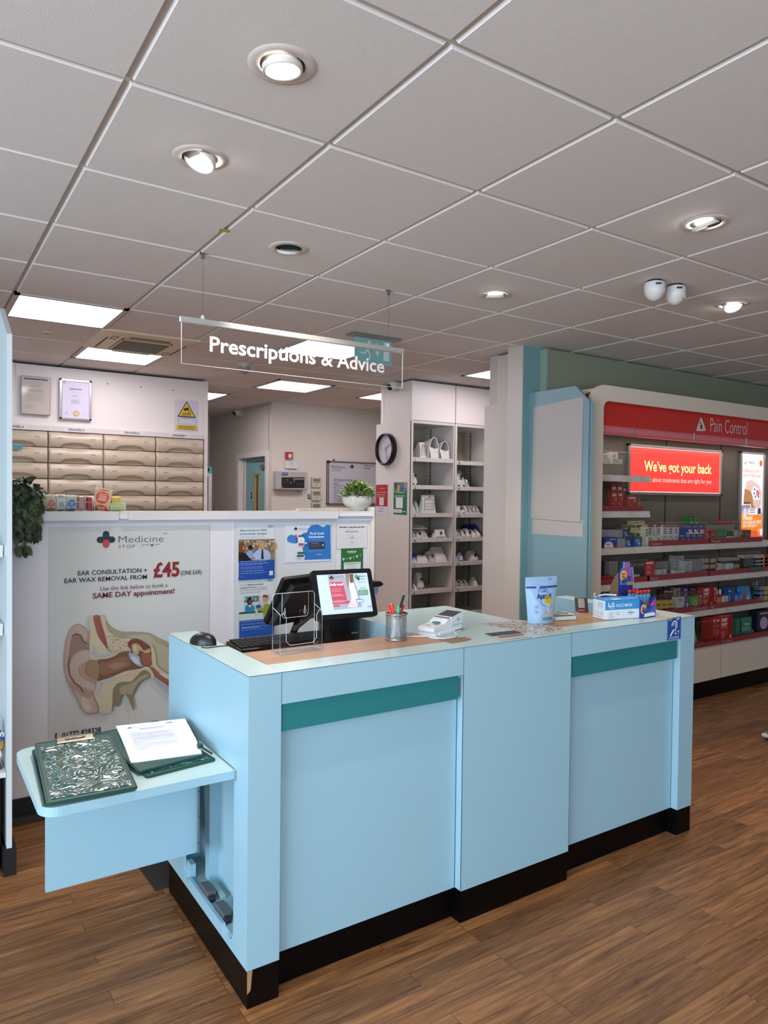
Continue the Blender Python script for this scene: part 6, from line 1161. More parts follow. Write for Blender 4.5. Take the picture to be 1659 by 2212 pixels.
bag(889, 901, 1148, z4, YS+.02, 'small white carton at the left of shelf 4', 'form', 0, .12); bag(901, 913, 1147, z4, yb, 'white bag with black cross, second on shelf 4', 'boxcross', 0, .14); bag(913, 926, 1146, z4, yb-.01, 'white bag with black edge, third on shelf 4', 'form', 0, .12); bag(892, 924, 1138, z4+.085, YS+.06, 'flat folded white bag lying on the others on shelf 4', 'plain', 0, .16); bag(940, 965, 1145, z4, YS+.03, 'white bag with black cross standing alone at the right of shelf 4', 'boxcross', .03, .06)
bag(889, 902, 1194, z5, YS+.04, 'bag with a folded blue top at the left of shelf 5', 'bluefold', 0, .12); bag(903, 928, 1201, z5, YS+.02, 'low white box-shaped bag in the middle of shelf 5', 'plain', 0, .10); bag(929, 941, 1193, z5, YS+.06, 'white bag with green band beside the largest bag on shelf 5', 'cross', 0, .14); bag(942, 968, 1184, z5, YS+.03, 'largest rounded white bag at the right of shelf 5', 'plain', 0, .18)
bag(889, 895, 1262, z6, YS+.02, 'narrow white carton at the far left of shelf 6', 'plain', 0, .1); bag(897, 904, 1262, z6, YS+.02, 'narrow white carton, second on shelf 6', 'plain', 0, .1); bag(904, 919, 1238, z6, YS+.04, 'tall white bag with a green cross on shelf 6', 'cross', .04, .12)
zb = (1.885, 1.640, 1.382, 1.152, .922, .670)
bag(986, 1005, 1015, zb[1], YS+.04, 'tall white bag with green stripe on shelf 9', 'cross', .03, .16); bag(1007, 1014, 1036, zb[1], YS+.04, 'small white bag with black corner on shelf 9', 'form', .02, .08)
bag(986, 1005, 1092, zb[2], YS+.03, 'white carton bag with bold black cross on shelf 10', 'boxcross', 0, .14)
for k in range(4): bag(1007+k*8, 1014.5+k*8, 1093, zb[2], YS+.03, 'upright white bag in the row on shelf 10, '+['first', 'second', 'third', 'fourth'][k]+' after the black cross', 'form', 0, .14)
for k, (a_, c_, vt, st) in enumerate(((986, 998, 1144, 'form'), (999, 1008, 1144, 'boxcross'), (1009, 1021, 1143, 'boxcross'), (1022, 1031, 1145, 'plain'), (1032, 1041, 1144, 'cross'))): bag(a_, c_, vt, zb[3], YS+.03, 'white bag on shelf 11, '+['leftmost', 'second', 'third', 'fourth', 'rightmost'][k]+' of the row', st, 0, .14)
bag(1008, 1036, 1134, zb[3]+.06, YS+.18, 'flat royal blue bag lying behind the others on shelf 11', 'plain', 0, .12, M('#1d2f7d', .5))
bag(985, 990, 1190, zb[4], YS+.04, 'narrow blue-edged bag at the left of shelf 12', 'bluefold', 0, .12); bag(990, 1004, 1196, zb[4], YS+.03, 'white bag with blue printed frame on shelf 12', 'blueform', .04, .10); bag(1020, 1036, 1192, zb[4], YS+.04, 'white bag with black cross at the right of shelf 12', 'boxcross', 0, .14)
for k in range(3): bag(988+k*10, 997+k*10, 1254, zb[5], YS+.04, 'white bag in the row on shelf 13, '+['leftmost', 'middle', 'rightmost'][k]+' of three', 'form', 0, .12)
bag(1026, 1035, 1248, zb[5], YS+.04, 'pale bag with a blue disc near the right of shelf 13', 'plain', 0, .1)
# ================================================================== PAIN RELIEF GONDOLA
AR = M('#e6d8c6', .4, noise=.015, nscale=4); RED1 = M('#d2302a', .35); RED_SHEEN = M('#e57c84', .25); LIP = M('#d6cdc6', .4); RISER = M('#8f3238', .4); BACKP = M('#655e55', .55, noise=.03, nscale=6)  # second red paled, the rail's pinkish highlight put into its colour
YG = 1.40; X0 = 3.42; XJ = (4.103, 4.870, 5.640); XEND = 6.9; YBK = 1.655
SZ = (1.711, 1.454, 1.192, .934, .665, .402)
t = thing('pain_relief_display', 'tall wall display unit with red Pain Control header, cream arch and white shelf edges', 'shop display', (4.9, 1.5, 0))
b = MB(); r = .13; xo, xi, zt_, zi = 3.330, 3.450, 2.312, 2.207
outer = [(xo, 0)]+[(xo+r-r*math.cos(R(90*k/10)), zt_-r+r*math.sin(R(90*k/10))) for k in range(11)]+[(XEND, zt_)]
inner = [(xi, 0)]+[(xi+.055-.055*math.cos(R(90*k/10)), zi-.055+.055*math.sin(R(90*k/10))) for k in range(11)]+[(XEND, zi)]
for i in range(len(outer)-1):
    o0, o1, i0, i1 = outer[i], outer[i+1], inner[i], inner[i+1]; ya, yb_ = 1.30, 1.33; P = [(o0[0], ya, o0[1]), (o1[0], ya, o1[1]), (i1[0], ya, i1[1]), (i0[0], ya, i0[1])]; Q = [(x, yb_, z) for x, y, z in P]
    b.add(P+Q, [(3, 2, 1, 0), (4, 5, 6, 7), (0, 1, 5, 4), (2, 3, 7, 6)], AR)
b.build('arch_frame', t)
b = MB(); b.box(xo+.12, XEND, YBK-.004, YBK+.02, .3, 2.25, BACKP)
for x in (3.86, 4.632, 5.40, 6.17): b.box(x-.006, x+.006, YBK-.0055, YBK-.003, .35, 2.1, M('#12100e', .7))
b.build('back_panel', t)
b = MB(); b.box(xo+.125, XEND, 1.345, YBK, 2.25, 2.30, AR); b.box(xi-.09, xi-.05, 1.345, YBK, 2.14, 2.25, M('#b99f83', .7)); b.build('top_cover', t)
hb_ = 1.990; hs_ = 2.052
b = MB(); b.box(xi-.09, XEND, 1.36, 1.38, hs_, 2.26, RED1); b.build('header_board', t)
b = MB(); pr = [(1.36, hs_), (1.345, hs_-.008), (1.338, hs_-.03), (1.345, hs_-.054), (1.365, hs_-.064), (1.40, hs_-.064), (1.40, hs_)]
b.prism(pr, 'x', xi-.09, XEND, RED_SHEEN, True)
for u in (1368.5, 1499.5, 1612.5): x = ony(u, 940, 1.34).x; b.box(x-.008, x+.006, 1.334, 1.36, hs_-.060, hs_-.002, M('#9aa3a5', .25, .7), .002)
b.build('header_rail', t)  # glossy plastic rail, holds no lamp
b = MB(); A = artY(b, 1.3594); WH = '#e2d6d2'
def G(u, v): return A.px(u, v)
a0 = G(1504, 931); a1 = G(1524, 931); a2 = G(1514, 900); A.poly([(a0[0]+.006, a0[1]), (a1[0]-.006, a1[1]), (a1[0], a1[1]+.012), (a2[0]+.008, a2[1]-.004), (a2[0]-.008, a2[1]-.004), (a0[0], a0[1]+.012)], WH)
cx_, cz_ = (a0[0]+a1[0])/2, a0[1]+.055; A.ell(cx_+.004, cz_-.02, .016, .020, '#9c2f2b'); A.rect(cx_-.02, cz_+.0, cx_-.004, cz_+.02, '#9c2f2b')
for k in range(7): a_ = math.pi*(.1+.8*k/6); A.line([(cx_+.034*math.cos(a_), cz_+.01+.034*math.sin(a_)), (cx_+.05*math.cos(a_), cz_+.01+.05*math.sin(a_))], .004, '#9c2f2b')
A.text('Pain Control', G(1533, 930)[0], G(1533, 932)[1], .105, WH, -.008, G(1613, 930)[0]-G(1533, 930)[0]); b.build('header_lettering', t)
la = area('added_header_light', (0, 0, 0), (3.3, .03), (0, 0, 0), 3.2, (1, .86, .74)); la.parent = t; la.location = (5.15-4.9, 1.43-1.5, 1.984); la.rotation_euler = (R(12), 0, 0)  # light added below the header to brighten the shelves
# base
b = MB(); b.box(xi-.05, XEND, 1.30, 1.64, .135, .385, AR); b.box(xi-.05, XEND, 1.296, 1.30, .372, .388, M('#e3d8cc', .35))
b.box(4.885, 4.888, 1.2985, 1.30, .135, .372, M('#9a9087', .5)); b.build('base_unit', t); box('plinth', xi-.03, XEND, 1.318, 1.62, 0, .135, BLK, t)
# left side upright strips and dark gaps beside the arch
b = MB(); b.box(xi-.06, xi-.05, 1.34, YBK, .39, 2.25, BACKP); b.build('side_panel', t)
def shelf(x0, x1, z, depth=None, riser=None, lab=True):
    s_ = MB(); s_.box(x0+.003, x1-.003, YG+.01, YBK-.004, z-.030, z-.012, M('#bdb4ac', .45)); s_.prism([(YG-.004, z-.046), (YG+.010, z-.046), (YG+.012, z), (YG+.004, z)], 'x', x0+.002, x1-.002, LIP)
    s_ = s_.build('shelf', t)
    tk = MB(); A = Art(tk, (x0, YG-.0046, z-.046), (1, 0, 0), (0, .008, .046)); rnd = random.Random(int(x0*100+z*1000)); w_ = x1-x0; a = .05
    while a < w_-.12:
        ww = rnd.uniform(.06, .085); c_ = rnd.choice(['#d9d2cb', '#dcd6d0', '#d9c9b8']); A.rect(a, .006, a+ww, .042, c_, 2); A.greek(a+.006, .038, ww*.8, 1, .004, '#8d8680', th=.0016); A.rect(a+ww-.014, .008, a+ww-.006, .014, '#8d8680'); A.rect(a+.006, .010, a+.018, .013, '#a9a29c'); a += ww+rnd.choice([.01, .04, .09])
    tk.build('price_ticket_strip', s_)
    if riser:
        rb = MB(); rb.box(riser[0], riser[1], YG-.002, YG+.002, z, z+.040, RISER)
        if len(riser) > 2: A = artY(rb, YG-.0026); A.text(riser[2], riser[3], z+.010, .016, '#cfa9a6', .01)
        rb.build('red_riser', s_)
    return s_
XL = xi-.06
shelf(XL, XJ[0], SZ[0]); shelf(XL, XJ[0], SZ[1], riser=(XL, XJ[0]-.09))
for k, z in ((2, SZ[2]), (3, SZ[3]), (4, SZ[4])):
    xs = (XL,)+XJ+(XEND,)
    for i in range(4):
        rz = None
        if k == 2 and i == 1: rz = (xs[i]+.0, xs[i+1]-.02, 'Paracetamol', xs[i]+.02)
        if k == 2 and i == 2: rz = (xs[i], xs[i+1]-.01, 'Paracetamol', xs[i]+.02)
        if k == 3 and i == 0: rz = (xs[i], xs[i+1])
        if k == 3 and i == 1: rz = (xs[i]-.02, xs[i+1]-.02, 'Ibuprofen', xs[i]+.02)
        if k == 3 and i == 2: rz = (xs[i], xs[i+1]-.22)
        if k == 3 and i == 3: rz = (xs[i], xs[i+1])
        if k == 4 and i in (1, 2): rz = (xs[i], xs[i+1]-.01, 'Deep Heating Muscle' if i == 1 else 'Heat', xs[i+1]-.22 if i == 1 else xs[i]+.02)
        if k == 4 and i == 0: rz = (xs[i], xs[i+1])
        shelf(xs[i], xs[i+1], z, riser=rz)
b = MB(); b.box(5.43, 5.63, YG-.003, YG+.002, SZ[3], SZ[3]+.045, M('#4b4a40', .4)); A = artY(b, YG-.0034); A.text('nurofen', 5.49, SZ[3]+.016, .012, '#8a8765', .01); A.ring(5.60, SZ[3]+.022, .012, .003, '#8d8a70'); b.build('shelf_divider', t)
b = MB(); b.box(XL, XEND, YG-.10, YBK-.01, .388, .402, M('#b5aaa0', .5)); b.build('base_deck', t)
b = MB(); b.box(4.3, XJ[1]-.03, YG-.098, YG-.094, .402, .44, RISER); b.box(XJ[1]-.02, XJ[2], YG-.098, YG-.094, .402, .44, RISER); A = artY(b, YG-.0985); A.text('Heat and Muscle', XJ[1]+.03, .412, .014, '#cfa9a6', .01); b.build('base_riser', t)
# illuminated posters on the back panel
def lightbox(name, u0, v0, u1, v1, lab, arts, border=.022):
    y = YBK-.03; a = ony(u0, v0, y); c = ony(u1, v1, y); t2 = thing(name, lab, 'poster', ((a.x+c.x)/2, y, c.z)); b = MB(); GF = M('#8e8a88', .35, .5)
    for q in ((a.x, c.x, a.z-border, a.z), (a.x, c.x, c.z, c.z+border), (a.x, a.x+border, c.z, a.z), (c.x-border, c.x, c.z, a.z)): b.box(q[0], q[1], y, y+.026, q[2], q[3], GF, .003)
    b.build('frame', t2); b = MB(); A = artY(b, y+.0105); b.box(a.x+border, c.x-border, y+.011, y+.024, c.z+border, a.z-border, M('#f2f0f2', .3, emit=.35)); arts(A, a.x+border, c.z+border, c.x-border, a.z-border); b.build('lit_print', t2)
def e(c, s_=.75): return M(c, .25, emit=s_*.55)
def backposter(A, x0, z0, x1, z1):
    A.rect(x0+.008, z0+.006, x1-.006, z1-.004, e('#f0413a')); w_ = x1-x0; h_ = z1-z0
    p = A.px(1391, 1016); q = A.px(1537, 1022); A.text("We’ve got your back", p[0], A.px(1391, 1017)[1], .078, e('#f6ee9f', .9), .02, q[0]-p[0]); p = A.px(1393, 1037); q = A.px(1536, 1041); A.text('Ask about treatments that are right for you', p[0], p[1]-.012, .036, e('#f6d9d2', .7), .0, q[0]-p[0])
lightbox('illuminated_poster', 1359, 957, 1560, 1072, 'illuminated red poster reading We’ve got your back in a grey frame', backposter)
def volt(A, x0, z0, x1, z1):
    w_, h_ = x1-x0, z1-z0; q = lambda x, y: (x0+x*w_, z0+y*h_)
    A.rect(*q(.02, .36), *q(.98, .99), e('#efe9f4', .8)); A.rect(*q(.02, .01), *q(.98, .36), e('#f08a2c', .8)); A.poly([q(.02, .01), q(.98, .01), q(.98, .14), q(.02, .2)], e('#ef5f26', .8))
    A.rect(*q(.08, .87), *q(.62, .94), e('#fbfafc', .8)); A.text('Voltarol', *q(.25, .895), .022, e('#2c5fa6', .5), .02, w_*.33); A.poly([q(.12, .885), q(.2, .885), q(.17, .93)], e('#e58a2e')); A.ell(*q(.87, .905), w_*.07, w_*.08, e('#e8622a', .8))
    A.text('Suffering from', *q(.07, .80), .030, e('#ea8a63', .6), .0, w_*.72); A.text('joint & back pain?', *q(.07, .752), .030, e('#ea8a63', .6), .0, w_*.86)
    A.poly([q(.22, .70), q(.45, .72), q(.80, .66), q(.92, .58), q(.90, .45), q(.86, .38), q(.45, .38), q(.42, .46), q(.10, .46), q(.12, .56)], e('#e2c6bb', .7)); A.poly([q(.14, .62), q(.38, .60), q(.5, .55), q(.55, .44), q(.75, .38), q(.46, .38), q(.43, .46), q(.10, .46)], e('#c98c5c', .55)); A.poly([q(.10, .475), q(.42, .475), q(.42, .455), q(.12, .455)], e('#7d4f33', .4)); A.poly([q(.02, .44), q(.4, .45), q(.45, .36), q(.02, .36)], e('#a7a0ae', .5))
    for x, y in ((.58, .615), (.70, .60), (.56, .57), (.62, .535), (.76, .535)): A.ell(*q(x, y), w_*.075, w_*.08, e('#f7f7fa', .8)); A.ell(*q(x, y), w_*.03, w_*.035, e('#3b5f86', .5))
    A.ell(*q(.72, .57), w_*.07, w_*.07, e('#dd6a92', .7)); A.rect(*q(.3, .34), *q(.9, .405), e('#eff0f6', .8)); A.greek(*q(.36, .395), w_*.25, 2, .02, '#5d6c9a', th=.008); A.poly([q(.72, .345), q(.88, .345), q(.86, .41), q(.74, .41)], e('#3f4a78', .4)); A.ell(*q(.16, .36), w_*.08, w_*.12, e('#cfe0f0', .8))
    A.text('Powerful', *q(.07, .285), .036, e('#f7e9d8', .9), .02, w_*.42); A.text('anti-inflammatory', *q(.07, .245), .036, e('#f7e9d8', .9), .02, w_*.82); A.text('pain relief power', *q(.07, .205), .036, e('#f7e9d8', .9), .01, w_*.66); A.rect(*q(.84, .11), *q(.96, .18), e('#f0eaf0', .8))
lightbox('illuminated_poster', 1602, 974, 1650, 1182, 'tall narrow illuminated orange and white Voltarol poster on the display back', volt, .020)
# clear security screens on the shelves
def screen(x0, x1, z, h_, lab, txt=None, y=YG+.016):
    t2 = thing('clear_screen', lab, 'acrylic screen', ((x0+x1)/2, y, z), group='clear acrylic screens on the pain relief shelves'); box('screen_panel', x0, x1, y, y+.003, z, z+h_, acrylic(), t2)
    b = MB(); b.tube([(x0, y, z), (x0, y, z+h_), (x1, y, z+h_), (x1, y, z)], .0016, M('#a39c96', .3, alpha=.8), 5)
    if txt: A = artY(b, y-.001); A.text(txt, (x0+x1)/2+(.1 if txt[0] == 'P' else 0), z+h_-.045, .022, M('#b9b2ac', .5, alpha=.6), .0, min(x1-x0, .34)*.9, 'C')
    b.build('screen_edge', t2)
S1, S2, S3, S4, S5, S6 = SZ
def X(u, y=YG+.03): return ony(u, 1150, y).x
screen(XL, X(1380), S1, .165, 'clear screen on the top short shelf in front of the white cartons', 'ASK FOR ASSISTANCE'); screen(XL, X(1377), S2+.001, .15, 'clear screen on the second short shelf in front of the red cartons')
screen(X(1340), X(1525), S3, .175, 'clear screen over the paracetamol on the third shelf', 'PLEASE ASK FOR ASSISTANCE'); screen(X(1534), X(1630), S3, .175, 'clear screen over the green and red capsules on the third shelf')
screen(X(1338), X(1396), S4, .16, 'clear screen at the left end of the fourth shelf', 'FOR ASSISTANCE'); screen(X(1430), X(1519), S4, .165, 'clear screen over the white cartons on the fourth shelf'); screen(X(1521), X(1640), S4, .175, 'clear screen over the grey and gold cartons on the fourth shelf')
screen(X(1389), X(1521), S5, .155, 'clear screen over the yellow tubs on the fifth shelf'); screen(X(1488), X(1530), S6, .19, 'clear screen on the lowest deck beside the counter corner', None, YG-.06)
# products: (u0, u1, v_top, colour, style, description)
LAB = []
def product(u0, u1, vt, z, col, style, desc, shelfname, y=YG+.03, depth=.05, name='medicine_carton', top=None, cat='medicine box', z_off=0):
    x0, x1 = ony(u0, 1150, y).x, ony(u1, 1150, y).x; zt = ony((u0+u1)/2, vt, y).z; zb_ = z+.0012+z_off
    if zt-zb_ < .02: zt = zb_+.03
    g = .0012; b = MB(); b.box(x0+g, x1-g, y, y+depth, zb_, zt, M(col, .4)); A = Art(b, (x0+g, y-.0005, zb_), (1, 0, 0), (0, 0, 1)); w_, h_ = x1-x0-2*g, zt-zb_
    if style == 'swoosh': A.poly([(0, 0), (w_, 0), (w_, h_*.6), (w_*.7, h_*.25), (w_*.3, h_*.2), (0, h_*.3)], '#d7d3d6'); A.poly([(0, h_*.28), (w_*.35, h_*.2), (w_*.7, h_*.32), (w_, h_*.75), (w_, h_*.55), (w_*.7, h_*.2), (w_*.3, h_*.08), (0, h_*.16)], '#d2452c'); A.ell(w_*.55, h_*.38, w_*.16, h_*.17, '#e6e3e8'); A.greek(w_*.12, h_*.88, w_*.7, 1, h_*.1, '#c9cfe2', th=h_*.09)
    elif style == 'ringwhite': A.rect(0, h_*.9, w_, h_, '#8f3038'); A.greek(w_*.2, h_*.82, w_*.6, 3, h_*.1, '#4a4652', th=h_*.05); A.ring(w_*.55, h_*.3, w_*.32, w_*.07, '#7d2a30'); A.rect(0, 0, w_*.3, h_*.06, '#2a3a62'); A.poly([(w_*.3, 0), (w_, 0), (w_, h_*.05), (w_*.6, h_*.08)], '#d1a64a')
    elif style == 'cream': A.rect(0, 0, w_, h_*.12, '#d1bd6a'); A.rect(w_*.82, 0, w_, h_, '#d8c67c'); A.greek(w_*.1, h_*.85, w_*.6, 3, h_*.14, '#5a564e', th=h_*.07)
    elif style == 'bluewhite': A.poly([(0, h_*.5), (w_, h_*.3), (w_, 0), (0, 0)], '#2a62a8'); A.greek(w_*.1, h_*.75, w_*.7, 2, h_*.18, '#c9d3e4', th=h_*.09); A.ell(w_*.6, h_*.3, w_*.18, h_*.12, '#b9cfe6')
    elif style == 'anadin': A.ell(w_*.35, h_*.1, w_*.36, h_*.52, '#d9d3cb', t0=0, t1=180); A.rect(w_*.0, 0, w_*.72, h_*.1, '#d9d3cb'); A.rect(w_*.18, h_*.25, w_*.42, h_*.38, '#cf7a2a'); A.poly([(w_*.8, 0), (w_, 0), (w_, h_*.5), (w_*.85, h_*.3)], '#b5262c'); A.greek(w_*.4, h_*.85, w_*.5, 1, h_*.1, '#c3c9e4', th=h_*.08)
    elif style == 'arrow': A.poly([(w_*.2, h_*.75), (w_*.85, h_*.5), (w_*.2, h_*.28)], '#d8d8d2'); A.poly([(w_*.24, h_*.69), (w_*.78, h_*.5), (w_*.24, h_*.34)], '#12120f'); A.greek(w_*.2, h_*.2, w_*.6, 1, h_*.1, '#d8c9c2', th=h_*.08)
    elif style == 'solp': A.greek(w_*.1, h_*.88, w_*.75, 1, h_*.12, '#d8c9c2', th=h_*.11); A.greek(w_*.6, h_*.68, w_*.28, 1, h_*.1, '#d6a93c', th=h_*.1); A.line([(0, h_*.38), (w_*.4, h_*.36), (w_*.7, h_*.24), (w_*.95, h_*.02)], h_*.03, '#d6a93c'); A.ell(w_*.88, h_*.1, w_*.08, h_*.08, '#e0b64a')
    elif style == 'white': A.greek(w_*.12, h_*.85, w_*.7, 3, h_*.18, '#77737a', th=h_*.06); A.ring(w_*.6, h_*.25, min(w_, h_)*.2, min(w_, h_)*.04, '#8b8790')
    elif style == 'lines': A.rect(0, h_*.96, w_, h_, '#8e8a88'); A.greek(w_*.1, h_*.85, w_*.8, 6, h_*.13, '#6f6b70', th=h_*.04)
    elif style == 'deepheat': A.text('DEEP', w_*.08, h_*.80, h_*.11, '#e8dcd6', .05, w_*.48); A.text('HEAT', w_*.08, h_*.63, h_*.11, '#e8dcd6', .05, w_*.48, ang=0); A.greek(w_*.08, h_*.58, w_*.5, 1, h_*.04, '#e0b9b2', th=h_*.025); A.greek(w_*.1, h_*.4, w_*.3, 5, h_*.07, '#d99f92', th=h_*.03); A.poly([(w_*.62, 0), (w_, 0), (w_, h_), (w_*.75, h_)], '#8e1d1f'); A.ell(w_*.8, h_*.16, w_*.13, h_*.12, '#e07a22'); A.ell(w_*.8, h_*.16, w_*.07, h_*.06, '#f0c43a')
    elif style == 'gold': A.rect(w_*.62, 0, w_, h_, '#b98d3c'); A.ell(w_*.62, h_*.5, min(w_, h_)*.3, min(w_, h_)*.36, '#d8b65a'); A.ell(w_*.62, h_*.5, min(w_, h_)*.17, min(w_, h_)*.22, '#a34f24')
    elif style == 'nuro': A.poly([(w_*.5, 0), (w_, 0), (w_, h_), (w_*.7, h_)], '#a5202c'); A.ell(w_*.65, h_*.5, min(w_, h_)*.3, min(w_, h_)*.36, '#e0c54c'); A.ell(w_*.65, h_*.5, min(w_, h_)*.16, min(w_, h_)*.2, '#b33a24')
    elif style == 'yellow': A.rect(0, 0, w_, h_*.4, '#7d2422'); A.text('Fybogel', w_*.1, h_*.62, h_*.16, '#3f6b34', .04, w_*.75); A.poly([(w_*.3, h_*.4), (w_*.5, h_*.5), (w_*.7, h_*.4)], '#b5452a')
    elif style == 'purple': A.ell(w_*.5, h_*.4, w_*.3, h_*.3, '#b9a6c4'); A.greek(w_*.2, h_*.9, w_*.6, 1, h_*.1, '#cfc2d8', th=h_*.07)
    elif style == 'orangecurve': A.poly([(0, 0), (w_, 0), (w_, h_*.4), (w_*.5, h_*.2), (0, h_*.25)], '#c9853a'); A.greek(w_*.15, h_*.88, w_*.6, 2, h_*.12, '#7a4e35', th=h_*.06)
    elif style == 'green': A.ring(w_*.55, h_*.5, min(w_, h_)*.22, .004, '#dfe8c9'); A.greek(w_*.2, h_*.2, w_*.6, 1, h_*.1, '#dfe8c9', th=h_*.05)
    elif style == 'redinfo': A.greek(w_*.1, h_*.93, w_*.8, 1, h_*.1, '#e4d5cf', th=h_*.09); A.greek(w_*.14, h_*.72, w_*.5, 2, h_*.07, '#d8a7a2', th=h_*.03); A.greek(w_*.14, h_*.5, w_*.5, 3, h_*.07, '#d8a7a2', th=h_*.03)
    elif style == 'bluetubes': A.rect(0, h_*.75, w_, h_*.82, '#b9cde0'); A.greek(w_*.3, h_*.55, w_*.4, 3, h_*.12, '#cfdbea', th=h_*.08)
    elif style == 'teal': A.text('Alvita', w_*.35, h_*.62, h_*.12, '#cfe3d8', .02, w_*.45); A.greek(w_*.2, h_*.5, w_*.65, 2, h_*.1, '#a9cbbb', th=h_*.04); A.rect(w_*.0, 0, w_*.35, h_*.25, '#7a2e2c'); A.rect(w_*.55, 0, w_*.85, h_*.28, '#3c5f8e')
    LAB.append((desc, shelfname, x0, zb_, b.build(name, label='x', cat=cat)))
sh1, sh2, sh3, sh4, sh5, sh6 = 'top short shelf', 'second short shelf', 'third shelf', 'fourth shelf', 'fifth shelf', 'lowest deck'
# top short shelf: white cartons standing on a clear riser
b = MB(); b.box(XL+.01, X(1355), YG+.04, YG+.24, S1+.075, S1+.079, acrylic()); b.box(XL+.01, X(1355), YG+.04, YG+.043, S1+.0, S1+.075, acrylic()); b.build('clear_riser', label='clear acrylic riser under the white cartons on the top short shelf', cat='riser')
for u0, u1, vt in ((1302, 1311, 979), (1318, 1332, 977)): product(u0, u1, vt, S1+.08, '#c9c4b9', 'white', 'white carton with small print', sh1, y=YG+.06)
product(1319, 1342, 991.5, S1+.08, '#cfcabd', 'white', 'wider white carton with round emblem', sh1, y=YG+.042, depth=.015)
# second short shelf
for u0, u1, vt, z_o in ((1320, 1332.5, 1062, 0), (1333.5, 1346, 1062, 0), (1354, 1376, 1070, 0), (1319, 1331, 1045, 0), (1332, 1344, 1045, 0)):
    back = vt < 1060; product(u0, u1, vt, S2, '#a8302a' if not back else '#8a2f28', 'solp', 'red gold-swoosh carton'+(', back row' if back else ''), sh2, y=YG+(.11 if back else .03), depth=.04)
product(1344, 1351, 1052, S2, '#7d2b28', 'redinfo', 'narrow dark red carton end', sh2, y=YG+.10); product(1346.5, 1353, 1083, S2, '#9a302c', 'plain', 'narrow red carton side', sh2, y=YG+.05)
# third shelf
for i in range(7): product(1301+i*6.6, 1307.2+i*6.6, 1144, S3+.065, '#aaa6a8', 'lines', 'upright grey carton, upper back row', sh3, y=YG+.09, depth=.10)
for i in range(4): product(1334+i*4.4, 1338+i*4.4, 1163, S3, '#a9a4a4', 'lines', 'narrow upright white carton', sh3, depth=.09)
product(1305, 1333.5, 1161, S3, '#23408f', 'anadin', 'blue carton with white dome and red corner', sh3, y=YG+.022)
product(1346.5, 1357, 1144, S3+.065, '#1f3562', 'bluewhite', 'navy carton stacked high', sh3, y=YG+.085); product(1351, 1364, 1163, S3, '#1d2f5a', 'bluewhite', 'navy carton with a white panel', sh3); product(1364.5, 1370, 1163, S3, '#22396c', 'plain', 'narrow navy carton', sh3, y=YG+.04); product(1371, 1387, 1160, S3, '#234f8d', 'bluewhite', 'bright blue carton with white swirl', sh3)
for i, (u0, u1, vt, z_) in enumerate(((1376, 1392, 1140, .095), (1354, 1375, 1132, .0), (1341, 1353, 1140, 0), (1369, 1380, 1129, .155), (1381, 1392, 1129, .155))): product(u0, u1, vt, S3+z_, '#c9bd92' if i not in (1, 2) else '#857a55', 'cream', ['cream carton stacked high', 'dim cream carton far back', 'darker cream carton far back', 'topmost cream carton', 'rightmost topmost cream carton'][i], sh3, y=YG+(.075 if z_ else .15), depth=.06)  # far back pair: same cream darkened, shade put into the colour
product(1388, 1393, 1159, S3, '#d6ccae', 'cream', 'narrow cream carton', sh3); product(1394, 1401, 1138, S3, '#d6ccae', 'cream', 'tall narrow cream carton', sh3)
product(1399, 1416, 1158, S3+.0, '#d3cdbb', 'cream', 'low cream carton in front', sh3, y=YG+.022, depth=.015); product(1417, 1431, 1158, S3, '#d3cdbb', 'cream', 'low cream carton beside it', sh3, y=YG+.022, depth=.02)
for i in range(2): product(1398+i*18, 1411+i*18, 1134, S3, '#c3bcb8', 'ringwhite', 'white carton with a dark red band, partly hidden', sh3, y=YG+.06)
for i in range(3): product(1431+i*12, 1442.5+i*12, 1134.5, S3, '#cfc8c3', 'ringwhite', 'white carton with a dark red ring', sh3, y=YG+.045)
for r_ in range(2):
    for i in range(4 if r_ == 0 else 3): u0 = (1467 if r_ == 0 else 1482)+i*(13 if r_ == 0 else 12.5); product(u0, u0+12.5, 1154 if r_ == 0 else 1134.5, S3+(.0 if r_ == 0 else .078), '#22398a', 'swoosh', 'blue white orange paracetamol carton, '+('lower' if r_ == 0 else 'upper')+' row', sh3, y=YG+.04)
product(1488, 1499, 1113.5, S3+.155, '#23652a', 'arrow', 'green carton on top of the blue cartons', sh3, y=YG+.05); product(1499.5, 1510, 1115, S3+.155, '#2f7a33', 'arrow', 'brighter green carton on top of the blue cartons', sh3, y=YG+.05)
for i in range(2): product(1522+i*13, 1534.5+i*13, 1145, S3, '#a3222a', 'arrow', 'red carton with a black arrow', sh3, y=YG+.03)
for i in range(3): product(1548.5+i*7.5, 1555.5+i*7.5, 1144, S3, '#2a7a36', 'arrow', 'green carton with a black arrow', sh3, y=YG+.035)
for i in range(2): product(1572+i*7, 1578+i*7, 1147, S3, '#1f4a30', 'plain', 'narrow dark green bottle carton', sh3, y=YG+.08)
for i in range(3): product(1559+i*9, 1567+i*9, 1124, S3+.118, '#8f2630', 'white', 'small red carton in the top row', sh3, y=YG+.10)
product(1536, 1586, 1134.5, S3+.085, '#7d7a6c', 'plain', 'long flat grey and green carton', sh3, y=YG+.09); product(1572, 1586, 1159, S3, '#b9b3aa', 'white', 'low white carton in front of the green bottles', sh3)
product(1592, 1606, 1146, S3+.0, '#8f877c', 'gold', 'grey carton with a red dot', sh3, y=YG+.05); product(1608, 1622, 1145, S3, '#5a2630', 'arrow', 'dark maroon carton', sh3)
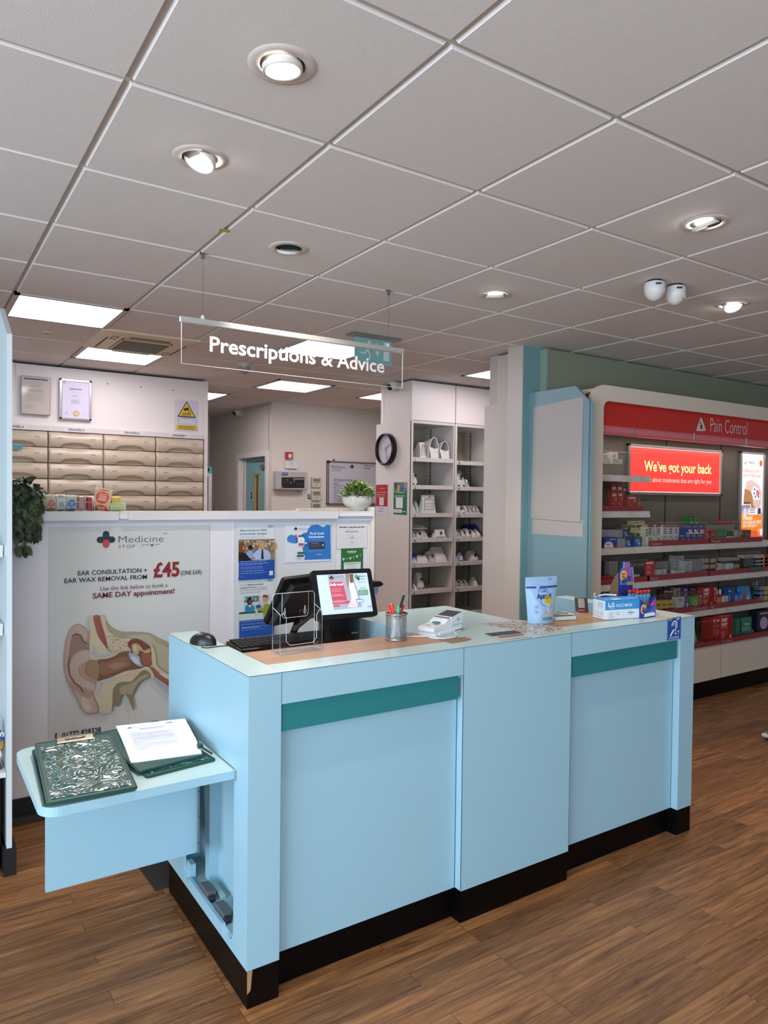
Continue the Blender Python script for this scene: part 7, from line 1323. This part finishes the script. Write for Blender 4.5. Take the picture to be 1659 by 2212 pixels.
# fourth shelf
for i in range(3): product(1317+i*6.5, 1323+i*6.5, 1212, S4, '#8d8782', 'lines', 'tall pale carton behind the clear screen', sh4, y=YG+.08)
product(1300, 1317, 1214, S4, '#2b2a31', 'plain', 'dark carton in the corner', sh4, y=YG+.12); product(1302, 1326, 1243, S4, '#9c2630', 'plain', 'low red carton lying at the left end', sh4, y=YG+.03); product(1375, 1384, 1241, S4, '#c5bdb5', 'white', 'small white carton left of the red sign', sh4)
product(1395, 1415, 1211, S4, '#b3312e', 'redinfo', 'upright red ibuprofen information card', sh4, y=YG+.012, depth=.003, name='information_card', cat='card')
for i in range(3): product(1419+i*9, 1427+i*9, 1214-i*1, S4, '#8f8a82', 'lines', 'upright pale carton in the middle', sh4, y=YG+.10)
product(1423, 1441, 1230, S4, '#b9bdb5', 'white', 'white and green carton with an orange dot', sh4); product(1442, 1453, 1239, S4, '#b3ada6', 'white', 'low pale carton', sh4); product(1458, 1480, 1231, S4, '#c9c2bc', 'lines', 'low white carton stack with dark print', sh4, y=YG+.022, depth=.03); product(1458, 1479, 1200, S4, '#a39d98', 'lines', 'white carton in the tall back stack', sh4, y=YG+.10); product(1480, 1497, 1211, S4, '#b5afaa', 'lines', 'tall white carton with printed lines', sh4, y=YG+.05)
for i in range(5): product(1498+i*4.6, 1502.2+i*4.6, 1208, S4, '#918c8a', 'lines', 'narrow upright silver carton', sh4, y=YG+.06, depth=.1)
for r_ in range(3):
    for i in range(2): product(1521+i*15, 1535.5+i*15, 1233-r_*13.5, S4+r_*.049, '#9d9897', 'nuro', 'silver red gold-target carton in '+['bottom', 'middle', 'top'][r_]+' tier', sh4, y=YG+.05)
for r_ in range(2):
    for i in range(2): product(1561+i*19+r_*0, 1579.5+i*19, 1219-r_*15, S4+r_*.10, '#98938b', 'gold', 'grey gold-target carton in '+['lower', 'upper'][r_]+' tier', sh4, y=YG+.06)
for i in range(2): product(1559+i*6, 1564.5+i*6, 1217, S4, '#b3aea8', 'lines', 'upright white carton', sh4, y=YG+.03)
product(1573, 1585, 1217, S4, '#cfcac4', 'purple', 'small white carton with a picture', sh4, y=YG+.022, depth=.02)
for r_ in range(4): product(1606, 1634, 1219-r_*7, S4+r_*.028, '#aea8a3', 'lines', ['lowest', 'second lowest', 'second highest', 'topmost'][r_]+' flat pale carton in the right stack', sh4, y=YG+.06)
for r_ in range(4): product(1636, 1659, 1220-r_*7.5, S4+r_*.030, '#b9b2ac', 'nuro', ['lowest', 'second lowest', 'second highest', 'topmost'][r_]+' flat white red-cornered carton', sh4, y=YG+.05)
# fifth shelf
for i in range(3): product(1419+i*13, 1431+i*13, 1297-i*.5, S5, '#d3a92c', 'yellow', 'yellow and maroon tub carton', sh5, y=YG+.03)
for i in range(5): product(1437+i*6, 1442.5+i*6, 1273, S5, '#5d2b30', 'redinfo', 'dark red carton in the back row', sh5, y=YG+.16)
product(1462, 1473, 1270, S5, '#a9957d', 'orangecurve', 'tall white and orange carton behind', sh5, y=YG+.14); product(1466, 1482, 1289, S5, '#c5bdb2', 'orangecurve', 'white carton with an orange curve', sh5)
product(1477, 1490, 1268, S5, '#4c3a66', 'purple', 'tall purple carton with white oval', sh5, y=YG+.12); product(1483, 1492, 1292, S5, '#4b3f7c', 'purple', 'low purple carton', sh5); product(1496, 1512, 1288, S5, '#5c9a2f', 'green', 'bright green carton with a white ring', sh5)
for i in range(6): product(1494+i*4.6, 1498.2+i*4.6, 1268, S5, '#4f2227', 'redinfo', 'narrow maroon carton in the back row', sh5, y=YG+.14)
product(1513, 1520, 1284, S5, '#a3352a', 'redinfo', 'narrow red carton', sh5); product(1521, 1544, 1267.5, S5, '#b3261f', 'deepheat', 'tall red Deep Heat carton', sh5, y=YG+.035); product(1544.5, 1551, 1267, S5, '#b3261f', 'redinfo', 'narrow red carton beside the Deep Heat', sh5, y=YG+.03)
def tube(u0, u1, vt, z, colc, colb, desc, shn, y=YG+.04, nm='ointment_tube'):
    x0, x1 = X(u0, y), X(u1, y); xc = (x0+x1)/2; r_ = (x1-x0)/2*.92; h_ = ony(u0, vt, y).z-z; b = MB(); b.lathe([(r_, .0012), (r_, h_*.62), (r_*.5, h_*.70), (r_*.42, h_*.72)], (xc, y+r_, z), M(colb, .3), 18); b.lathe([(r_*.52, h_*.71), (r_*.48, h_*.93), (r_*.3, h_), (0, h_)], (xc, y+r_, z), M(colc, .35), 18)
    for k in range(3): b.box(xc-r_*.6, xc+r_*.5, y-.0005, y+.001, z+h_*(.2+.12*k), z+h_*(.26+.12*k), ink('#d8cfc9'))
    LAB.append((desc, shn, x0, z, b.build(nm, label='x', cat='bottle')))
tube(1552, 1559, 1274, S5, '#d9d4d0', '#b32a24', 'white-capped red spray can', sh5); tube(1559.5, 1566.5, 1273, S5, '#d9d4d0', '#b32a24', 'shorter white-capped red spray can', sh5); product(1566.5, 1576, 1287, S5, '#c9c3bf', 'white', 'low white carton beside the spray cans', sh5)
product(1576, 1582, 1268, S5, '#22508f', 'bluetubes', 'narrow blue and white carton', sh5); product(1583, 1588, 1273, S5, '#1f4a94', 'plain', 'narrow royal blue carton', sh5); tube(1588.5, 1599, 1269, S5, '#2f63b0', '#2458a8', 'blue spray bottle', sh5); tube(1599.5, 1609, 1268, S5, '#2f63b0', '#2458a8', 'rightmost blue spray bottle', sh5)
b = MB(); x0, x1 = X(1606), X(1630); z_ = S5+.0012; b.prism([(x0, z_), (x1, z_), (x0+.10, z_+.148), (x0, z_+.15)], 'y', YG+.03, YG+.07, M('#3c86b5', .35)); A = artY(b, YG+.0296); A.poly([(x0+.01, z_+.02), (x0+.04, z_+.01), (x0+.05, z_+.09), (x0+.02, z_+.10)], '#b5533c'); A.poly([(x0+.05, z_+.01), (x1-.03, z_+.01), (x0+.08, z_+.08)], '#c5cfd8'); b.build('leaning_carton', label='sky blue wedge-shaped carton with a foot picture on the fifth display shelf', cat='medicine box')
tube(1632, 1638, 1256, S5, '#5d5c58', '#1f5a34', 'dark green bottle with a grey cap', sh5, YG+.10); tube(1639.5, 1647, 1254, S5, '#6d6c66', '#25663a', 'taller green bottle with a grey cap', sh5, YG+.08)
for r_ in range(3):
    for i in range(2): product(1643+i*10+(2-r_)*0, 1652+i*10, 1284-r_*9, S5+r_*.043, ['#4b6d80', '#c08a3a'][i], 'bluetubes', 'small striped carton, '+['bottom', 'middle', 'top'][r_]+' of right stack', sh5, y=YG+.04)
# lowest deck
YL = YG-.07
def Xl(u): return ony(u, 1350, YL).x
b = MB(); x0 = Xl(1502); b.T = Matrix.Translation((x0+.05, YL+.03, S6+.003)) @ Matrix.Rotation(R(-18), 4, 'Y'); b.box(-.035, .035, 0, .03, 0.018, .165, M('#b59a58', .35), .006); b.build('biscuit_pack', label='yellow and purple printed packet leaning inside the clear screen on the lowest deck', cat='packet')
for i, u in enumerate((1544, 1552)): product(u, u+7.5, 1334+i*-.5, S6, '#a3231f', 'redinfo', 'red carton seen edge on', sh6, y=YL+.02, depth=.10)
product(1560, 1587, 1330, S6, '#b3261f', 'deepheat', 'largest red Deep Heat box', sh6, y=YL+.01, depth=.06)
product(1594, 1605, 1337, S6, '#2f6b57', 'plain', 'pale green carton edge', sh6, y=YL+.03); product(1603, 1628, 1333.5, S6, '#2c7a5e', 'teal', 'green hot water bottle carton', sh6, y=YL+.03, depth=.08)
b = MB(); x0, x1 = Xl(1626), Xl(1650); b.prism([(x0, S6+.0012), (x1, S6+.0012), (x0+.03, S6+.11), (x0, S6+.11)], 'y', YL+.06, YL+.10, M('#a33a2e', .4)); b.build('leaning_carton', label='red wedge-shaped carton right of the green carton on the lowest deck', cat='medicine box')
product(1640, 1668, 1318, S6, '#12203a', 'purple', 'dark navy boxed device at the right edge', sh6, y=YL+.10, depth=.08)
ORD = 'first second third fourth fifth sixth seventh eighth'.split()
for key in {(l[0], l[1]) for l in LAB}:
    L_ = sorted([l for l in LAB if (l[0], l[1]) == key], key=lambda l: l[2])
    for i, l in enumerate(L_):
        if len(L_) == 1: l[4]['label'] = l[0]+', '+l[1]
        else: l[4]['label'] = ORD[i]+' '+l[0]+' from the left, '+l[1]; l[4]['group'] = l[0]+' on the '+l[1]
# blue notice board end panel
t = thing('end_panel_board', 'pale blue tall end panel with a blank white notice and clipped corner', 'panel', (3.215, 1.48, 0))
b = MB(); LB = M('#75929b', .45, noise=.015, nscale=4); pts = [(1.757, 0), (1.757, 2.285), (1.333, 2.285), (1.215, 2.175), (1.215, 0)]; b.prism(pts, 'x', 3.205, 3.225, LB); b.box(3.2255, 3.236, 1.225, 1.235, 0, 2.17, M('#5f8089', .4)); b.box(3.2255, 3.25, 1.212, 1.225, 0, 2.172, M('#8fb0b6', .4)); b.build('panel', t)
b = MB(); b.add([(3.2042, 1.712, 2.180), (3.2042, 1.262, 2.206), (3.2042, 1.262, 1.372), (3.2042, 1.712, 1.395)], [(0, 1, 2, 3)], M('#9a9592', .5)); b.add([(3.2030, 1.712, 2.180), (3.2030, 1.262, 2.206), (3.1985, 1.267, 1.385), (3.1990, 1.722, 1.398)], [(0, 3, 2, 1)], M('#a8a19c', .5)); b.build('blank_notice', t)
b = MB(); b.box(3.2038, 3.2046, 1.25, 1.712, 1.288, 1.40, M('#a8a29e', .5)); b.build('lower_notice', t)
# scale / display foot just entering at the right edge
b = MB(); p = onz(1650, 1600, .0); b.box(p.x, p.x+.35, p.y-.35, p.y+.02, .022, .045, M('#cfcccc', .3), .008); b.box(p.x+.02, p.x+.3, p.y-.3, p.y-.005, .045, .052, M('#1c1b1b', .4), .003); b.box(p.x+.03, p.x+.3, p.y-.3, p.y, 0, .022, M('#1c1b1b', .5)); b.build('floor_scale', label='corner of a low white and black floor unit at the right edge', cat='scale')
# ================================================================== LEFT GONDOLA
t = thing('shelving_unit', 'white end panel and shelves of a shop gondola at the left edge', 'shelving', (-.5, 1.45, 0))
WG = M('#c9d2d6', .35); b = MB(); b.prism([(1.236, .112), (1.236, 2.165), (1.50, 2.32), (1.64, 2.32), (1.64, .112)], 'x', -.1565, -.1375, WG); b.build('end_panel', t)
box('back_panel', -1.5, -.157, 1.60, 1.62, .1, 2.3, M('#87999c', .5), t); b = MB(); b.box(-.168, -.122, 1.232, 1.64, 0, .112, M('#121314', .5)); b.box(-1.5, -.18, 1.30, 1.6, 0, .1, M('#121314', .5)); b.build('foot', t)
for z, d in ((.418, 1.245), (1.0, 1.33), (1.32, 1.33)):
    b = MB(); b.box(-1.5, -.158, d, 1.6, z-.02, z, M('#d3d6d8', .4))
    if z > .5: b.box(-1.5, -.162, d-.006, d, z-.045, z+.004, M('#cdd4d6', .3))
    b.build('shelf', t)
b = MB(); b.box(-1.2, -.178, 1.26, 1.58, .12, .385, wood('#8d7b6b', '#b09d8a', 6, 16, .5, 'X')); b.build('drawer_front', t)
t = thing('food_bag', 'blue and orange glossy food bag standing on the lower left shelf', 'food bag', (-.27, 1.30, .4185))
b = MB(); N = 12; vs = []; fs = []; cx_ = -.25; 
for j in range(N+1):
    s_ = j/N; w_ = .085*(1-.12*math.sin(s_*9)); dd = .035*(1-s_**3)+.002; w_ *= (1 if s_ < .75 else 1-.25*(s_-.75)*4*.4)
    for k in range(12): a = 2*math.pi*k/12; vs.append((cx_+w_*math.cos(a)*(.9+.1*abs(math.cos(a))), 1.30+dd*math.sin(a), .419+.20*s_+(.004*math.sin(5*a) if j == N else 0)))
for j in range(N):
    for k in range(12): fs.append((j*12+k, j*12+(k+1) % 12, (j+1)*12+(k+1) % 12, (j+1)*12+k))
for j in range(N):
    b.add(vs, fs[j*12:(j+1)*12], M(['#b0402e', '#b0402e', '#b0402e', '#b9603a', '#c79a4a', '#c9a560', '#b98f4a', '#2f6a9c', '#234a9c', '#234a9c', '#22468f', '#1f3f88'][j], .25), True)
b.add(vs, [tuple(range(12)), tuple(range(13*12-1, 12*12-1, -1))], M('#1f3f88', .25)); b.build('bag_body', t)
b = MB(); A = artY(b, 1.262); A.text('un', -.195, .568, .022, '#d5dbe8', .03, ang=-.3); A.ell(-.185, .49, .012, .02, '#d9c9b0'); b.build('printed_label', t)
